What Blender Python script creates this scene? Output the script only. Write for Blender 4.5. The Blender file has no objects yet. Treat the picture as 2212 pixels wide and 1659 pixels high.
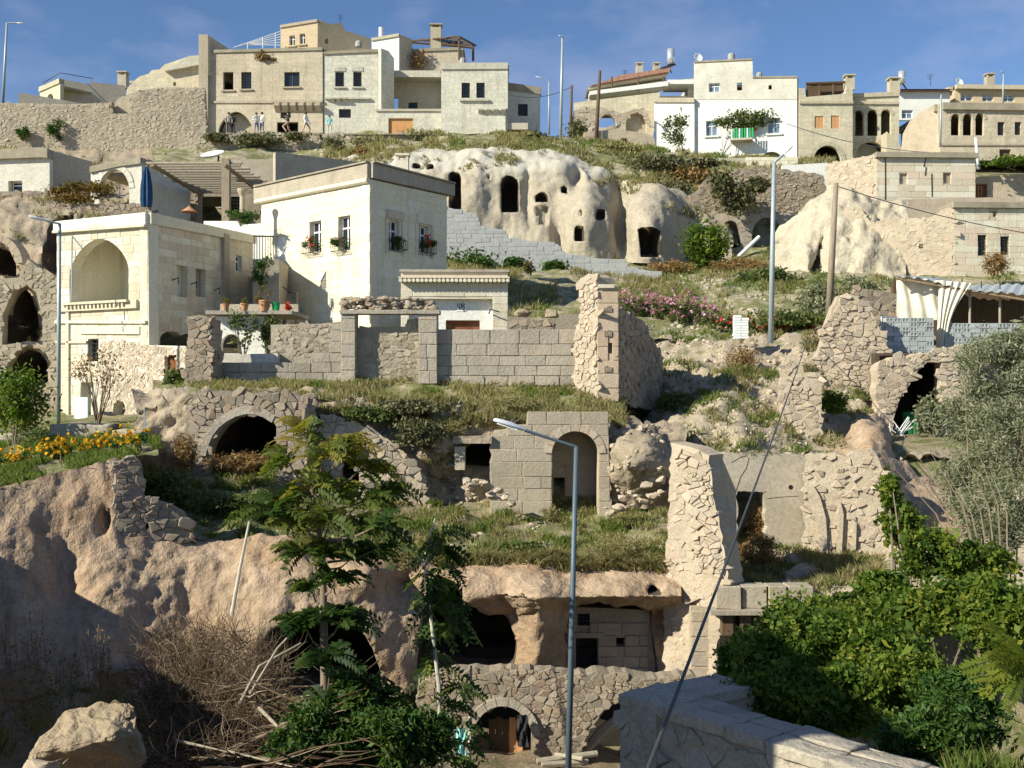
import bpy, bmesh, math, random
import numpy as np
from mathutils import Vector, Matrix, noise
from mathutils.geometry import delaunay_2d_cdt

R = math.radians
random.seed(7); RNG = np.random.default_rng(11)
SC = bpy.context.scene
COL = SC.collection

# ------------------------------------------------------------------ camera, sky, sun, exposure
FOC, UC, VC = 2350.0, 1106.0, 830.0            # focal length and centre on a 2212 px wide frame
cd = bpy.data.cameras.new('camera'); cd.sensor_width = 36.0; cd.lens = 36.0 * FOC / 2212.0
cd.clip_start = 0.1; cd.clip_end = 3000.0
cam = bpy.data.objects.new('camera', cd); COL.objects.link(cam)
cam.location = (0, 0, 0); cam.rotation_euler = (R(90), 0, 0)
SC.camera = cam

SUN_AZ, SUN_EL = R(60), R(31)                  # azimuth measured from the viewer's side towards the left
sun_dir = Vector((-math.sin(SUN_AZ) * math.cos(SUN_EL), -math.cos(SUN_AZ) * math.cos(SUN_EL), math.sin(SUN_EL)))
sl = bpy.data.lights.new('sun', 'SUN'); sl.energy = 5.0; sl.angle = R(0.5); sl.color = (1.0, 0.95, 0.78)
sun = bpy.data.objects.new('sun', sl); COL.objects.link(sun)
sun.rotation_euler = sun_dir.to_track_quat('Z', 'Y').to_euler()

world = bpy.data.worlds.new('World'); SC.world = world; world.use_nodes = True
wn = world.node_tree; wn.nodes.clear()
sky = wn.nodes.new('ShaderNodeTexSky'); sky.sky_type = 'NISHITA'; sky.sun_disc = False
sky.sun_elevation = SUN_EL
sky.sun_rotation = math.atan2(sun_dir.x, sun_dir.y)
sky.altitude = 1800; sky.air_density = 1.0; sky.dust_density = 0.0; sky.ozone_density = 5.0
bg = wn.nodes.new('ShaderNodeBackground'); bg.inputs['Strength'].default_value = 0.092
wo = wn.nodes.new('ShaderNodeOutputWorld')
# thin wisps of cloud over the whole sky
tc = wn.nodes.new('ShaderNodeTexCoord')
mp = wn.nodes.new('ShaderNodeMapping'); mp.inputs['Scale'].default_value = (1.0, 1.0, 2.2); mp.inputs['Location'].default_value = (0.78, 0.1, 0.15)
nz1 = wn.nodes.new('ShaderNodeTexNoise'); nz1.inputs['Scale'].default_value = 4.2; nz1.inputs['Detail'].default_value = 7; nz1.inputs['Roughness'].default_value = 0.55
rp = wn.nodes.new('ShaderNodeValToRGB'); rp.color_ramp.elements[0].position = 0.5; rp.color_ramp.elements[1].position = 0.76
rp.color_ramp.elements[0].color = (0, 0, 0, 1); rp.color_ramp.elements[1].color = (0.45, 0.45, 0.45, 1)
mx = wn.nodes.new('ShaderNodeMix'); mx.data_type = 'RGBA'
mx.inputs['B'].default_value = (5.4, 5.2, 6.4, 1)
wn.links.new(tc.outputs['Generated'], mp.inputs['Vector']); wn.links.new(mp.outputs['Vector'], nz1.inputs['Vector'])
wn.links.new(nz1.outputs['Fac'], rp.inputs['Fac']); wn.links.new(rp.outputs['Color'], mx.inputs['Factor'])
wn.links.new(sky.outputs['Color'], mx.inputs['A']); wn.links.new(mx.outputs['Result'], bg.inputs['Color'])
wn.links.new(bg.outputs['Background'], wo.inputs['Surface'])

SC.view_settings.view_transform = 'Standard'; SC.view_settings.look = 'None'
SC.view_settings.exposure = 0.5; SC.view_settings.gamma = 1.0; SC.view_settings.use_curve_mapping = False
SC.cycles.max_bounces = 4; SC.cycles.diffuse_bounces = 3; SC.cycles.glossy_bounces = 2; SC.cycles.transmission_bounces = 2; SC.cycles.transparent_max_bounces = 4
SC.cycles.use_adaptive_sampling = True; SC.cycles.adaptive_threshold = 0.02
SC.cycles.use_denoising = True

# ------------------------------------------------------------------ basic helpers
def P(u, v, Y):
    return Vector(((u - UC) * Y / FOC, Y, (VC - v) * Y / FOC))

WO = {}                                        # world origin of each parent
def link(o, parent=None, loc=(0, 0, 0)):
    COL.objects.link(o)
    if parent is not None:
        o.parent = parent
        o.location = Vector(loc) - WO.get(parent.name, Vector((0, 0, 0)))
    else:
        o.location = loc
    WO[o.name] = Vector(loc)
    return o

def tag(o, label=None, cat=None, group=None, kind=None):
    if label: o['label'] = label
    if cat: o['category'] = cat
    if group: o['group'] = group
    if kind: o['kind'] = kind
    return o

ORD = 'first second third fourth fifth sixth seventh eighth ninth tenth eleventh twelfth thirteenth fourteenth fifteenth sixteenth seventeenth eighteenth nineteenth twentieth'.split()
def thing(name, label, cat, loc=(0, 0, 0), group=None):
    o = bpy.data.objects.new(name, None); o.empty_display_size = 0.2
    link(o, None, loc)
    return tag(o, label, cat, group)

def mk(name, V, Fs, m=None, parent=None, smooth=False, uv=None, loc=(0, 0, 0), rnd=None, recalc=False):
    me = bpy.data.meshes.new(name)
    me.from_pydata([tuple(p) for p in V], [], [tuple(f) for f in Fs])
    if recalc:
        bm = bmesh.new(); bm.from_mesh(me); bmesh.ops.recalc_face_normals(bm, faces=bm.faces); bm.to_mesh(me); bm.free()
    if m: me.materials.append(m)
    if smooth: me.shade_smooth()
    if uv is not None:
        l = me.uv_layers.new(name='UVMap')
        idx = np.empty(len(me.loops), np.int32); me.loops.foreach_get('vertex_index', idx)
        l.data.foreach_set('uv', np.asarray(uv, np.float32)[idx].ravel())
    if rnd is not None:
        a = me.attributes.new('rnd', 'FLOAT', 'POINT'); a.data.foreach_set('value', np.asarray(rnd, np.float32))
    o = bpy.data.objects.new(name, me)
    return link(o, parent, loc)

def mknp(name, V, F, m=None, parent=None, rnd=None, smooth=False, loc=(0, 0, 0)):
    """fast mesh from numpy arrays: V (n,3), F (m,k) with one k for all faces"""
    me = bpy.data.meshes.new(name)
    V = np.asarray(V, np.float32); F = np.asarray(F, np.int32); k = F.shape[1]
    me.vertices.add(len(V)); me.vertices.foreach_set('co', V.ravel())
    me.loops.add(F.size); me.loops.foreach_set('vertex_index', F.ravel())
    me.polygons.add(len(F)); me.polygons.foreach_set('loop_start', np.arange(0, F.size, k, dtype=np.int32))
    me.update(calc_edges=True)
    if m: me.materials.append(m)
    if smooth: me.shade_smooth()
    if rnd is not None:
        a = me.attributes.new('rnd', 'FLOAT', 'POINT'); a.data.foreach_set('value', np.asarray(rnd, np.float32))
    o = bpy.data.objects.new(name, me)
    return link(o, parent, loc)

class MB:
    """collects simple solids in world space and links them as ONE mesh"""
    def __init__(s): s.v = []; s.f = []
    def add(s, V, F):
        b = len(s.v); s.v += [Vector(p) for p in V]; s.f += [[b + i for i in f] for f in F]; return s
    def obox(s, c, ax, ay, az):                # centre and three half-axis vectors
        c, ax, ay, az = map(Vector, (c, ax, ay, az))
        V = [c + ax * i + ay * j + az * k for k in (-1, 1) for j in (-1, 1) for i in (-1, 1)]
        return s.add(V, [(0, 2, 3, 1), (4, 5, 7, 6), (0, 1, 5, 4), (2, 6, 7, 3), (0, 4, 6, 2), (1, 3, 7, 5)])
    def box(s, x0, x1, y0, y1, z0, z1):
        return s.obox(((x0 + x1) / 2, (y0 + y1) / 2, (z0 + z1) / 2), ((x1 - x0) / 2, 0, 0), (0, (y1 - y0) / 2, 0), (0, 0, (z1 - z0) / 2))
    def fbox(s, fr, s0, s1, h0, h1, o0, o1):   # box in a wall frame (o = outwards)
        c = fr.pt((s0 + s1) / 2, (h0 + h1) / 2, (o0 + o1) / 2)
        return s.obox(c, fr.d * ((s1 - s0) / 2), fr.n * ((o0 - o1) / 2), Vector((0, 0, (h1 - h0) / 2)))
    def tube(s, pts, rad, n=8, cap=True):
        pts = [Vector(p) for p in pts]; m = len(pts)
        if not hasattr(rad, '__len__'): rad = [rad] * m
        V = []; F = []
        ref = Vector((0.31, 0.17, 0.93))
        for i, p in enumerate(pts):
            t = (pts[min(i + 1, m - 1)] - pts[max(i - 1, 0)]).normalized()
            a = t.cross(ref)
            if a.length < 1e-3: a = t.cross(Vector((1, 0, 0)))
            a.normalize(); b = t.cross(a)
            for k in range(n):
                w = 2 * math.pi * k / n
                V.append(p + (a * math.cos(w) + b * math.sin(w)) * rad[i])
        for i in range(m - 1):
            for k in range(n):
                k2 = (k + 1) % n
                F.append((i * n + k, i * n + k2, (i + 1) * n + k2, (i + 1) * n + k))
        if cap:
            F.append(tuple(range(n))[::-1]); F.append(tuple((m - 1) * n + k for k in range(n)))
        return s.add(V, F)
    def lathe(s, c, prof, n=12):               # prof: (radius, height)
        c = Vector(c); V = []; F = []
        for r, h in prof:
            for k in range(n):
                w = 2 * math.pi * k / n
                V.append(c + Vector((r * math.cos(w), r * math.sin(w), h)))
        for i in range(len(prof) - 1):
            for k in range(n):
                k2 = (k + 1) % n
                F.append((i * n + k, i * n + k2, (i + 1) * n + k2, (i + 1) * n + k))
        F.append(tuple(range(n))[::-1]); F.append(tuple((len(prof) - 1) * n + k for k in range(n)))
        return s.add(V, F)
    def prism(s, fr, poly, o0, o1):            # polygon (s,h) in a wall frame, extruded between two offsets
        n = len(poly)
        V = [fr.pt(a, b, o1) for a, b in poly] + [fr.pt(a, b, o0) for a, b in poly]
        F = [tuple(range(n)), tuple(range(2 * n - 1, n - 1, -1))] + [(i, n + i, n + (i + 1) % n, (i + 1) % n) for i in range(n)]
        return s.add(V, F)
    def build(s, name, m=None, parent=None, smooth=False, rnd=None):
        return mk(name, s.v, s.f, m, parent, smooth, rnd=rnd)

class Fr:
    """a vertical wall plane: origin at a pixel and depth, ang > 0 recedes to the right"""
    def __init__(s, u, v, Y, ang=0.0):
        s.O = P(u, v, Y); s.a = R(ang); s.d = Vector((math.cos(s.a), math.sin(s.a), 0)); s.n = Vector((math.sin(s.a), -math.cos(s.a), 0))
    def at(s, u, v):
        r = Vector(((u - UC) / FOC, 1.0, (VC - v) / FOC))
        t = s.O.dot(s.n) / r.dot(s.n); q = r * t - s.O
        return (q.dot(s.d), q.z)
    def poly(s, pts): return [s.at(*p) for p in pts]
    def pt(s, a, h, o=0.0): return s.O + s.d * a + Vector((0, 0, h)) + s.n * o
    def off(s, o, ds=0.0):
        f = Fr(0, 0, 1); f.O = s.O + s.n * o + s.d * ds; f.a = s.a; f.d = s.d; f.n = s.n; return f
    def turn(s, a, ang):                       # the frame at s = a turned by ang degrees
        f = Fr(0, 0, 1); f.O = s.pt(a, 0); f.a = s.a + R(ang)
        f.d = Vector((math.cos(f.a), math.sin(f.a), 0)); f.n = Vector((math.sin(f.a), -math.cos(f.a), 0)); return f

def inside(pt, poly):
    x, y = pt; c = False; n = len(poly); j = n - 1
    for i in range(n):
        xi, yi = poly[i]; xj, yj = poly[j]
        if (yi > y) != (yj > y) and x < (xj - xi) * (y - yi) / (yj - yi) + xi: c = not c
        j = i
    return c

def inside_np(X, Y, poly):
    c = np.zeros(X.shape, bool); n = len(poly); j = n - 1
    for i in range(n):
        xi, yi = poly[i]; xj, yj = poly[j]
        if yi != yj:
            c ^= ((yi > Y) != (yj > Y)) & (X < (xj - xi) * (Y - yi) / (yj - yi) + xi)
        j = i
    return c

def rag(pts, amp=4.0, step=13.0, seed=1):
    """breaks the straight edges of a ruin's outline"""
    rr = random.Random(seed); out = []; n = len(pts)
    for i in range(n):
        (x0, y0), (x1, y1) = pts[i], pts[(i + 1) % n]; L = math.hypot(x1 - x0, y1 - y0); k = max(1, int(L / step))
        for j in range(k):
            t = j / k; e = 1.0 if j else 0.5
            out.append((x0 + (x1 - x0) * t + rr.uniform(-amp, amp) * e, y0 + (y1 - y0) * t + rr.uniform(-amp, amp) * e))
    return out
def rect(s0, h0, s1, h1): return [(s0, h0), (s1, h0), (s1, h1), (s0, h1)]
def prect(fr, u0, v0, u1, v1):                 # pixel rectangle to a wall rectangle
    uc, vc = (u0 + u1) / 2, (v0 + v1) / 2
    s0 = fr.at(u0, vc)[0]; s1 = fr.at(u1, vc)[0]; h0 = fr.at(uc, v1)[1]; h1 = fr.at(uc, v0)[1]
    return (s0, h0, s1, h1)

def arch_poly(s0, h0, s1, hs, ht, pointed=0.0, n=14, inset=0.0):
    """arched opening: jambs up to hs, crown at ht; pointed 0 round .. 1 ogive"""
    s0 += inset; s1 -= inset; ht -= inset
    c = (s0 + s1) / 2; w = (s1 - s0) / 2; r = ht - hs
    pts = [(s0, h0), (s1, h0)]
    for i in range(n + 1):
        t = math.pi * i / n
        x, y = math.cos(t), math.sin(t)
        if pointed:
            k = 1 - abs(x); y = (1 - pointed) * y + pointed * (1 - (1 - k) ** 1.75)
        pts.append((c + w * x, hs + r * y))
    return pts

def slab(name, fr, outline, holes=(), thick=0.3, m=None, parent=None, o=0.0, uvs=True):
    pts = []; edges = []
    for lp in [outline] + list(holes):
        b = len(pts); pts += [Vector(p) for p in lp]
        edges += [(b + i, b + (i + 1) % len(lp)) for i in range(len(lp))]
    vc, _, fc, *_ = delaunay_2d_cdt(pts, edges, [], 0, 1e-5)
    tri = []
    for f in fc:
        c = ((vc[f[0]].x + vc[f[1]].x + vc[f[2]].x) / 3, (vc[f[0]].y + vc[f[1]].y + vc[f[2]].y) / 3)
        if inside(c, outline) and not any(inside(c, h) for h in holes): tri.append(tuple(f))
    cnt = {}
    for f in tri:
        for i in range(3):
            e = (f[i], f[(i + 1) % 3]); cnt[tuple(sorted(e))] = None if tuple(sorted(e)) in cnt else e
    n = len(vc)
    V = [fr.pt(p.x, p.y, o) for p in vc] + [fr.pt(p.x, p.y, o - thick) for p in vc]
    Fs = tri + [tuple(n + i for i in f[::-1]) for f in tri]
    Fs += [(e[1], e[0], n + e[0], n + e[1]) for e in cnt.values() if e]
    uv = [(p.x, p.y) for p in vc] + [(p.x + thick, p.y) for p in vc]
    return mk(name, V, Fs, m, parent, uv=uv if uvs else None)
# ------------------------------------------------------------------ procedural materials
def newmat(name):
    m = bpy.data.materials.new(name); m.use_nodes = True
    nt = m.node_tree; nt.nodes.clear()
    out = nt.nodes.new('ShaderNodeOutputMaterial'); b = nt.nodes.new('ShaderNodeBsdfPrincipled')
    nt.links.new(b.outputs['BSDF'], out.inputs['Surface'])
    return m, nt, b, out
def nd(nt, t, **k):
    n = nt.nodes.new(t)
    for a, v in k.items():
        if a in n.inputs: n.inputs[a].default_value = v
        else: setattr(n, a, v)
    return n
def rgba(c): return (c[0], c[1], c[2], 1.0)
def ramp(nt, fac, stops, interp='LINEAR'):
    r = nt.nodes.new('ShaderNodeValToRGB'); e = r.color_ramp.elements; r.color_ramp.interpolation = interp
    while len(e) < len(stops): e.new(0.5)
    for i, (p, c) in enumerate(stops):
        e[i].position = p; e[i].color = rgba(c) if hasattr(c, '__len__') else (c, c, c, 1)
    nt.links.new(fac, r.inputs['Fac']); return r.outputs['Color']
def mixc(nt, f, a, b, mode='MIX'):
    n = nt.nodes.new('ShaderNodeMix'); n.data_type = 'RGBA'; n.blend_type = mode; n.clamp_result = False
    for s, v in (('Factor', f), ('A', a), ('B', b)):
        if hasattr(v, 'is_output'): nt.links.new(v, n.inputs[s])
        elif s == 'Factor': n.inputs[s].default_value = v
        else: n.inputs[s].default_value = rgba(v)
    return n.outputs['Result']
def noi(nt, vec, scale, detail=4, rough=0.55, dist=0.0):
    n = nd(nt, 'ShaderNodeTexNoise', Scale=scale, Detail=detail, Roughness=rough, Distortion=dist)
    nt.links.new(vec, n.inputs['Vector']); return n.outputs['Fac']
def pos(nt): return nt.nodes.new('ShaderNodeNewGeometry').outputs['Position']
def bump(nt, b, h, strength, dist):
    n = nd(nt, 'ShaderNodeBump', Strength=strength, Distance=dist)
    nt.links.new(h, n.inputs['Height']); nt.links.new(n.outputs['Normal'], b.inputs['Normal']); return n
def objrnd(nt): return nt.nodes.new('ShaderNodeObjectInfo').outputs['Random']

def m_stone(name, c1, c2, stain=None, scale=3.0, bmp=0.5, bdist=0.03, objvar=0.0, palette=None, rough=0.92, stain_amt=0.6, pits=False, brick=None, streak=0.0):
    m, nt, b, _ = newmat(name); p = pos(nt)
    col = ramp(nt, noi(nt, p, scale, 4, 0.62), [(0.3, c1), (0.72, c2)])
    if palette:
        r = objrnd(nt)
        pc = ramp(nt, r, [(i / len(palette), c) for i, c in enumerate(palette)], 'CONSTANT')
        col = mixc(nt, 0.62, col, pc)
    if brick:
        tc = nt.nodes.new('ShaderNodeTexCoord')
        bt = nd(nt, 'ShaderNodeTexBrick', Scale=1.0)
        bt.inputs['Brick Width'].default_value = brick[0]; bt.inputs['Row Height'].default_value = brick[1]; bt.inputs['Mortar Size'].default_value = brick[2]
        bt.inputs['Mortar Smooth'].default_value = 0.6; bt.inputs['Bias'].default_value = 0.0
        bt.inputs['Color1'].default_value = (0.80, 0.80, 0.80, 1); bt.inputs['Color2'].default_value = (1.12, 1.08, 1.02, 1); bt.inputs['Mortar'].default_value = (0.62, 0.6, 0.57, 1)
        nt.links.new(tc.outputs['UV'], bt.inputs['Vector'])
        col = mixc(nt, 0.5, col, bt.outputs['Color'], 'MULTIPLY')
    if stain is not None:
        sf = ramp(nt, noi(nt, p, scale * 0.22, 5, 0.68, 0.4), [(0.48, 0.0), (0.7, stain_amt)])
        col = mixc(nt, sf, col, stain)
    if streak:
        ms_ = nd(nt, 'ShaderNodeMapping'); ms_.inputs['Scale'].default_value = (2.6, 2.6, 0.22); nt.links.new(p, ms_.inputs['Vector'])
        col = mixc(nt, ramp(nt, noi(nt, ms_.outputs['Vector'], 1.0, 4, 0.65), [(0.52, 0.0), (0.75, streak)]), col, (c1[0] * .62, c1[1] * .6, c1[2] * .56))
    fine = ramp(nt, noi(nt, p, scale * 9, 3, 0.7), [(0.3, 0.78), (0.7, 1.12)])
    col = mixc(nt, 1.0, col, fine, 'MULTIPLY')
    if objvar:
        mr = nd(nt, 'ShaderNodeMapRange'); mr.inputs['To Min'].default_value = 1 - objvar; mr.inputs['To Max'].default_value = 1 + objvar
        nt.links.new(objrnd(nt), mr.inputs['Value'])
        col = mixc(nt, 1.0, col, mr.outputs['Result'], 'MULTIPLY')
    nt.links.new(col, b.inputs['Base Color']); b.inputs['Roughness'].default_value = rough
    b.inputs['Specular IOR Level'].default_value = 0.15
    h = noi(nt, p, scale * 4, 4, 0.7)
    if pits:
        v = nd(nt, 'ShaderNodeTexVoronoi', Scale=scale * 2.2); nt.links.new(p, v.inputs['Vector'])
        h = mixc(nt, 0.45, h, v.outputs['Distance'], 'ADD')
    bump(nt, b, h, bmp, bdist)
    return m

def m_ground(name, dirt, dirt2, grass, grass2, amount=0.5, scale=0.6):
    m, nt, b, _ = newmat(name); p = pos(nt)
    d = ramp(nt, noi(nt, p, scale * 6, 6, 0.65), [(0.3, dirt), (0.7, dirt2)])
    g = ramp(nt, noi(nt, p, scale * 10, 5, 0.7), [(0.3, grass), (0.7, grass2)])
    f = ramp(nt, noi(nt, p, scale * 1.7, 6, 0.7), [(0.62 - amount * 0.4, 0.0), (0.74 - amount * 0.4, 1.0)])
    col = mixc(nt, f, d, g)
    fine = ramp(nt, noi(nt, p, 22, 3, 0.7), [(0.3, 0.65), (0.7, 1.2)])
    col = mixc(nt, 1.0, col, fine, 'MULTIPLY')
    nt.links.new(col, b.inputs['Base Color']); b.inputs['Roughness'].default_value = 0.96; b.inputs['Specular IOR Level'].default_value = 0.1
    bump(nt, b, noi(nt, p, 9, 7, 0.75), 0.8, 0.08)
    return m

def m_leaf(name, cols, trans=0.35, rough=0.55):
    m, nt, b, out = newmat(name)
    at = nd(nt, 'ShaderNodeAttribute', attribute_name='rnd')
    col = ramp(nt, at.outputs['Fac'], [(i / max(1, len(cols) - 1), c) for i, c in enumerate(cols)])
    nt.links.new(col, b.inputs['Base Color']); b.inputs['Roughness'].default_value = rough; b.inputs['Specular IOR Level'].default_value = 0.25
    t = nt.nodes.new('ShaderNodeBsdfTranslucent'); nt.links.new(mixc(nt, 1.0, col, (1.0, 1.1, 0.6), 'MULTIPLY'), t.inputs['Color'])
    mxs = nd(nt, 'ShaderNodeMixShader'); mxs.inputs[0].default_value = trans
    nt.links.new(b.outputs['BSDF'], mxs.inputs[1]); nt.links.new(t.outputs['BSDF'], mxs.inputs[2]); nt.links.new(mxs.outputs['Shader'], out.inputs['Surface'])
    return m

def m_plain(name, c, rough=0.6, metal=0.0, var=0.12, scale=6.0, bmp=0.15, spec=0.3):
    m, nt, b, _ = newmat(name); p = pos(nt)
    col = mixc(nt, 1.0, c, ramp(nt, noi(nt, p, scale, 5, 0.6), [(0.3, 1 - var), (0.7, 1 + var)]), 'MULTIPLY')
    nt.links.new(col, b.inputs['Base Color']); b.inputs['Roughness'].default_value = rough; b.inputs['Metallic'].default_value = metal
    b.inputs['Specular IOR Level'].default_value = spec
    if bmp: bump(nt, b, noi(nt, p, scale * 5, 4, 0.6), bmp, 0.01)
    return m

def m_wood(name, c1, c2, scale=1.0):
    m, nt, b, _ = newmat(name); p = pos(nt)
    mpn = nd(nt, 'ShaderNodeMapping'); mpn.inputs['Scale'].default_value = (14 * scale, 14 * scale, 1.6 * scale); nt.links.new(p, mpn.inputs['Vector'])
    f = noi(nt, mpn.outputs['Vector'], 1.0, 5, 0.6, 0.6)
    nt.links.new(ramp(nt, f, [(0.3, c1), (0.7, c2)]), b.inputs['Base Color']); b.inputs['Roughness'].default_value = 0.75
    bump(nt, b, f, 0.4, 0.01); return m

def m_glass(name, c=(0.02, 0.025, 0.03)):
    m, nt, b, _ = newmat(name)
    b.inputs['Base Color'].default_value = rgba(c); b.inputs['Roughness'].default_value = 0.08; b.inputs['Specular IOR Level'].default_value = 0.6
    return m

M = {}
CREAM = [(0.80, 0.75, 0.56), (0.84, 0.80, 0.64), (0.76, 0.70, 0.52), (0.82, 0.77, 0.60), (0.78, 0.66, 0.50), (0.85, 0.82, 0.68), (0.80, 0.74, 0.52)]
M['house_block'] = m_stone('house_block', (0.70, 0.66, 0.50), (0.80, 0.76, 0.60), scale=2.0, bmp=0.25, palette=CREAM, streak=.35)
WARM = [(0.80, 0.76, 0.64), (0.76, 0.72, 0.60), (0.70, 0.54, 0.42), (0.66, 0.60, 0.46), (0.72, 0.66, 0.52), (0.62, 0.52, 0.40), (0.70, 0.62, 0.48), (0.60, 0.48, 0.36), (0.74, 0.70, 0.56), (0.66, 0.58, 0.43), (0.58, 0.52, 0.42)]
M['warm_block'] = m_stone('warm_block', (0.60, 0.54, 0.41), (0.70, 0.64, 0.50), scale=2.0, bmp=0.3, palette=WARM, streak=.4)
GREYB = [(0.46, 0.40, 0.32), (0.50, 0.44, 0.36), (0.42, 0.37, 0.30), (0.50, 0.41, 0.32), (0.47, 0.42, 0.34), (0.40, 0.36, 0.30)]
M['grey_block'] = m_stone('grey_block', (0.40, 0.35, 0.28), (0.52, 0.46, 0.37), stain=(0.25, 0.22, 0.18), scale=2.4, bmp=0.8, bdist=.04, palette=GREYB, stain_amt=0.6, streak=.5)
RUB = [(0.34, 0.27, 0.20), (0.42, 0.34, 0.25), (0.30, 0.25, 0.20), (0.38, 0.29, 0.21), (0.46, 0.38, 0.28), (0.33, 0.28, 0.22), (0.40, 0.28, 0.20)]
M['rubble'] = m_stone('rubble', (0.30, 0.25, 0.19), (0.42, 0.35, 0.27), stain=(0.20, 0.18, 0.13), scale=3.2, bmp=0.7, palette=RUB, stain_amt=0.5)
PALER = [(0.50, 0.41, 0.31), (0.56, 0.47, 0.36), (0.45, 0.37, 0.28), (0.57, 0.46, 0.34), (0.52, 0.40, 0.30), (0.46, 0.40, 0.32)]
M['pale_rubble'] = m_stone('pale_rubble', (0.44, 0.36, 0.27), (0.56, 0.47, 0.36), stain=(0.34, 0.29, 0.22), scale=3.0, bmp=0.7, palette=PALER, stain_amt=0.4)
MIDR = [(0.42, 0.36, 0.27), (0.46, 0.39, 0.30), (0.38, 0.33, 0.25), (0.48, 0.41, 0.31), (0.40, 0.33, 0.25), (0.44, 0.38, 0.30)]
M['mid_rubble'] = m_stone('mid_rubble', (0.38, 0.33, 0.25), (0.48, 0.42, 0.32), stain=(0.30, 0.26, 0.20), scale=2.6, bmp=0.7, palette=MIDR, stain_amt=0.6, streak=.4)
M['mid_mortar'] = m_stone('mid_mortar', (0.40, 0.35, 0.27), (0.50, 0.44, 0.34), stain=(0.31, 0.27, 0.20), scale=2.0, bmp=0.7, bdist=0.05)
PINKB = [(0.56, 0.42, 0.30), (0.60, 0.46, 0.33), (0.52, 0.38, 0.27), (0.58, 0.46, 0.35), (0.55, 0.44, 0.33)]
M['pink_block'] = m_stone('pink_block', (0.50, 0.38, 0.27), (0.60, 0.47, 0.35), stain=(0.40, 0.33, 0.26), scale=2.4, bmp=0.6, palette=PINKB, stain_amt=0.3)
M['cave_shade'] = m_stone('cave_shade', (0.07, 0.055, 0.04), (0.12, 0.09, 0.065), scale=1.6, bmp=0.6, bdist=0.05)  # dark brown that puts the shade inside hollows and the cellar into the colour
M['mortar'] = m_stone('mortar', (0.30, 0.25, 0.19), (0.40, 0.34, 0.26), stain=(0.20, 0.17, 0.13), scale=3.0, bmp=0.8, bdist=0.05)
M['pale_mortar'] = m_stone('pale_mortar', (0.46, 0.38, 0.28), (0.58, 0.49, 0.37), stain=(0.36, 0.29, 0.21), scale=2.0, bmp=0.7, bdist=0.05)
M['pink_tuff'] = m_stone('pink_tuff', (0.38, 0.275, 0.185), (0.53, 0.40, 0.285), stain=(0.34, 0.21, 0.12), scale=1.4, bmp=1.0, bdist=0.08, pits=True, streak=.6, stain_amt=.8)
M['brown_tuff'] = m_stone('brown_tuff', (0.34, 0.27, 0.20), (0.47, 0.38, 0.28), stain=(0.22, 0.20, 0.13), scale=1.5, bmp=0.8, bdist=0.09, pits=True)
M['white_tuff'] = m_stone('white_tuff', (0.52, 0.46, 0.36), (0.66, 0.60, 0.48), stain=(0.40, 0.33, 0.25), scale=0.8, bmp=0.5, bdist=0.12, pits=True, stain_amt=0.5)
def tint_by_height(m, z0, z1, col, fac):
    nt = m.node_tree; b = [n for n in nt.nodes if n.type == 'BSDF_PRINCIPLED'][0]; src = b.inputs['Base Color'].links[0].from_socket
    sx = nt.nodes.new('ShaderNodeSeparateXYZ'); p = pos(nt); nt.links.new(p, sx.inputs[0]); mr = nd(nt, 'ShaderNodeMapRange'); mr.inputs['From Min'].default_value = z0; mr.inputs['From Max'].default_value = z1
    ad = nd(nt, 'ShaderNodeMath', operation='MULTIPLY_ADD'); nt.links.new(noi(nt, p, .5, 4, .6), ad.inputs[0]); ad.inputs[1].default_value = 3.0; nt.links.new(sx.outputs['Z'], ad.inputs[2]); nt.links.new(ad.outputs[0], mr.inputs['Value'])
    ml = nd(nt, 'ShaderNodeMath', operation='MULTIPLY'); nt.links.new(mr.outputs['Result'], ml.inputs[0]); ml.inputs[1].default_value = fac
    nt.links.new(mixc(nt, ml.outputs[0], src, col), b.inputs['Base Color'])
M['white_tuff'] = m_stone('white_tuff', (0.38, 0.33, 0.25), (0.50, 0.44, 0.34), stain=(0.30, 0.25, 0.19), scale=0.8, bmp=0.7, bdist=0.1, pits=True, stain_amt=0.4, streak=.5)
tint_by_height(M['white_tuff'], 14.2, 15.0, (0.54, 0.51, 0.44), .7)   # the cap of the outcrop is a whiter bed of tuff
M['chalk'] = m_stone('chalk', (0.46, 0.40, 0.30), (0.60, 0.53, 0.40), stain=(0.36, 0.30, 0.22), scale=0.8, bmp=0.8, bdist=0.12, pits=True, streak=.5)
M['boulder'] = m_stone('boulder', (0.31, 0.25, 0.17), (0.43, 0.34, 0.24), stain=(0.20, 0.16, 0.10), scale=2.2, bmp=1.0, bdist=0.05, pits=True)
M['cave_dark'] = m_stone('cave_dark', (0.035, 0.03, 0.025), (0.06, 0.05, 0.04), scale=2.0)  # near-black tone stands in for shade behind the vaults and cave front
M['plaster'] = m_stone('plaster', (0.46, 0.41, 0.32), (0.55, 0.50, 0.40), stain=(0.38, 0.32, 0.24), scale=1.0, bmp=0.3)
M['white_wall'] = m_stone('white_wall', (0.80, 0.79, 0.74), (0.86, 0.85, 0.80), stain=(0.70, 0.68, 0.60), scale=1.0, bmp=0.2, stain_amt=0.4)
M['weathered_wall'] = m_stone('weathered_wall', (0.60, 0.57, 0.48), (0.74, 0.71, 0.62), stain=(0.44, 0.41, 0.34), scale=1.2, bmp=0.4, stain_amt=0.7)
M['cream_wall'] = m_stone('cream_wall', (0.60, 0.54, 0.40), (0.70, 0.64, 0.48), stain=(0.52, 0.44, 0.32), scale=0.7, bmp=0.2, brick=(0.75, 0.36, 0.02), stain_amt=0.5, streak=.5)
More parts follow.
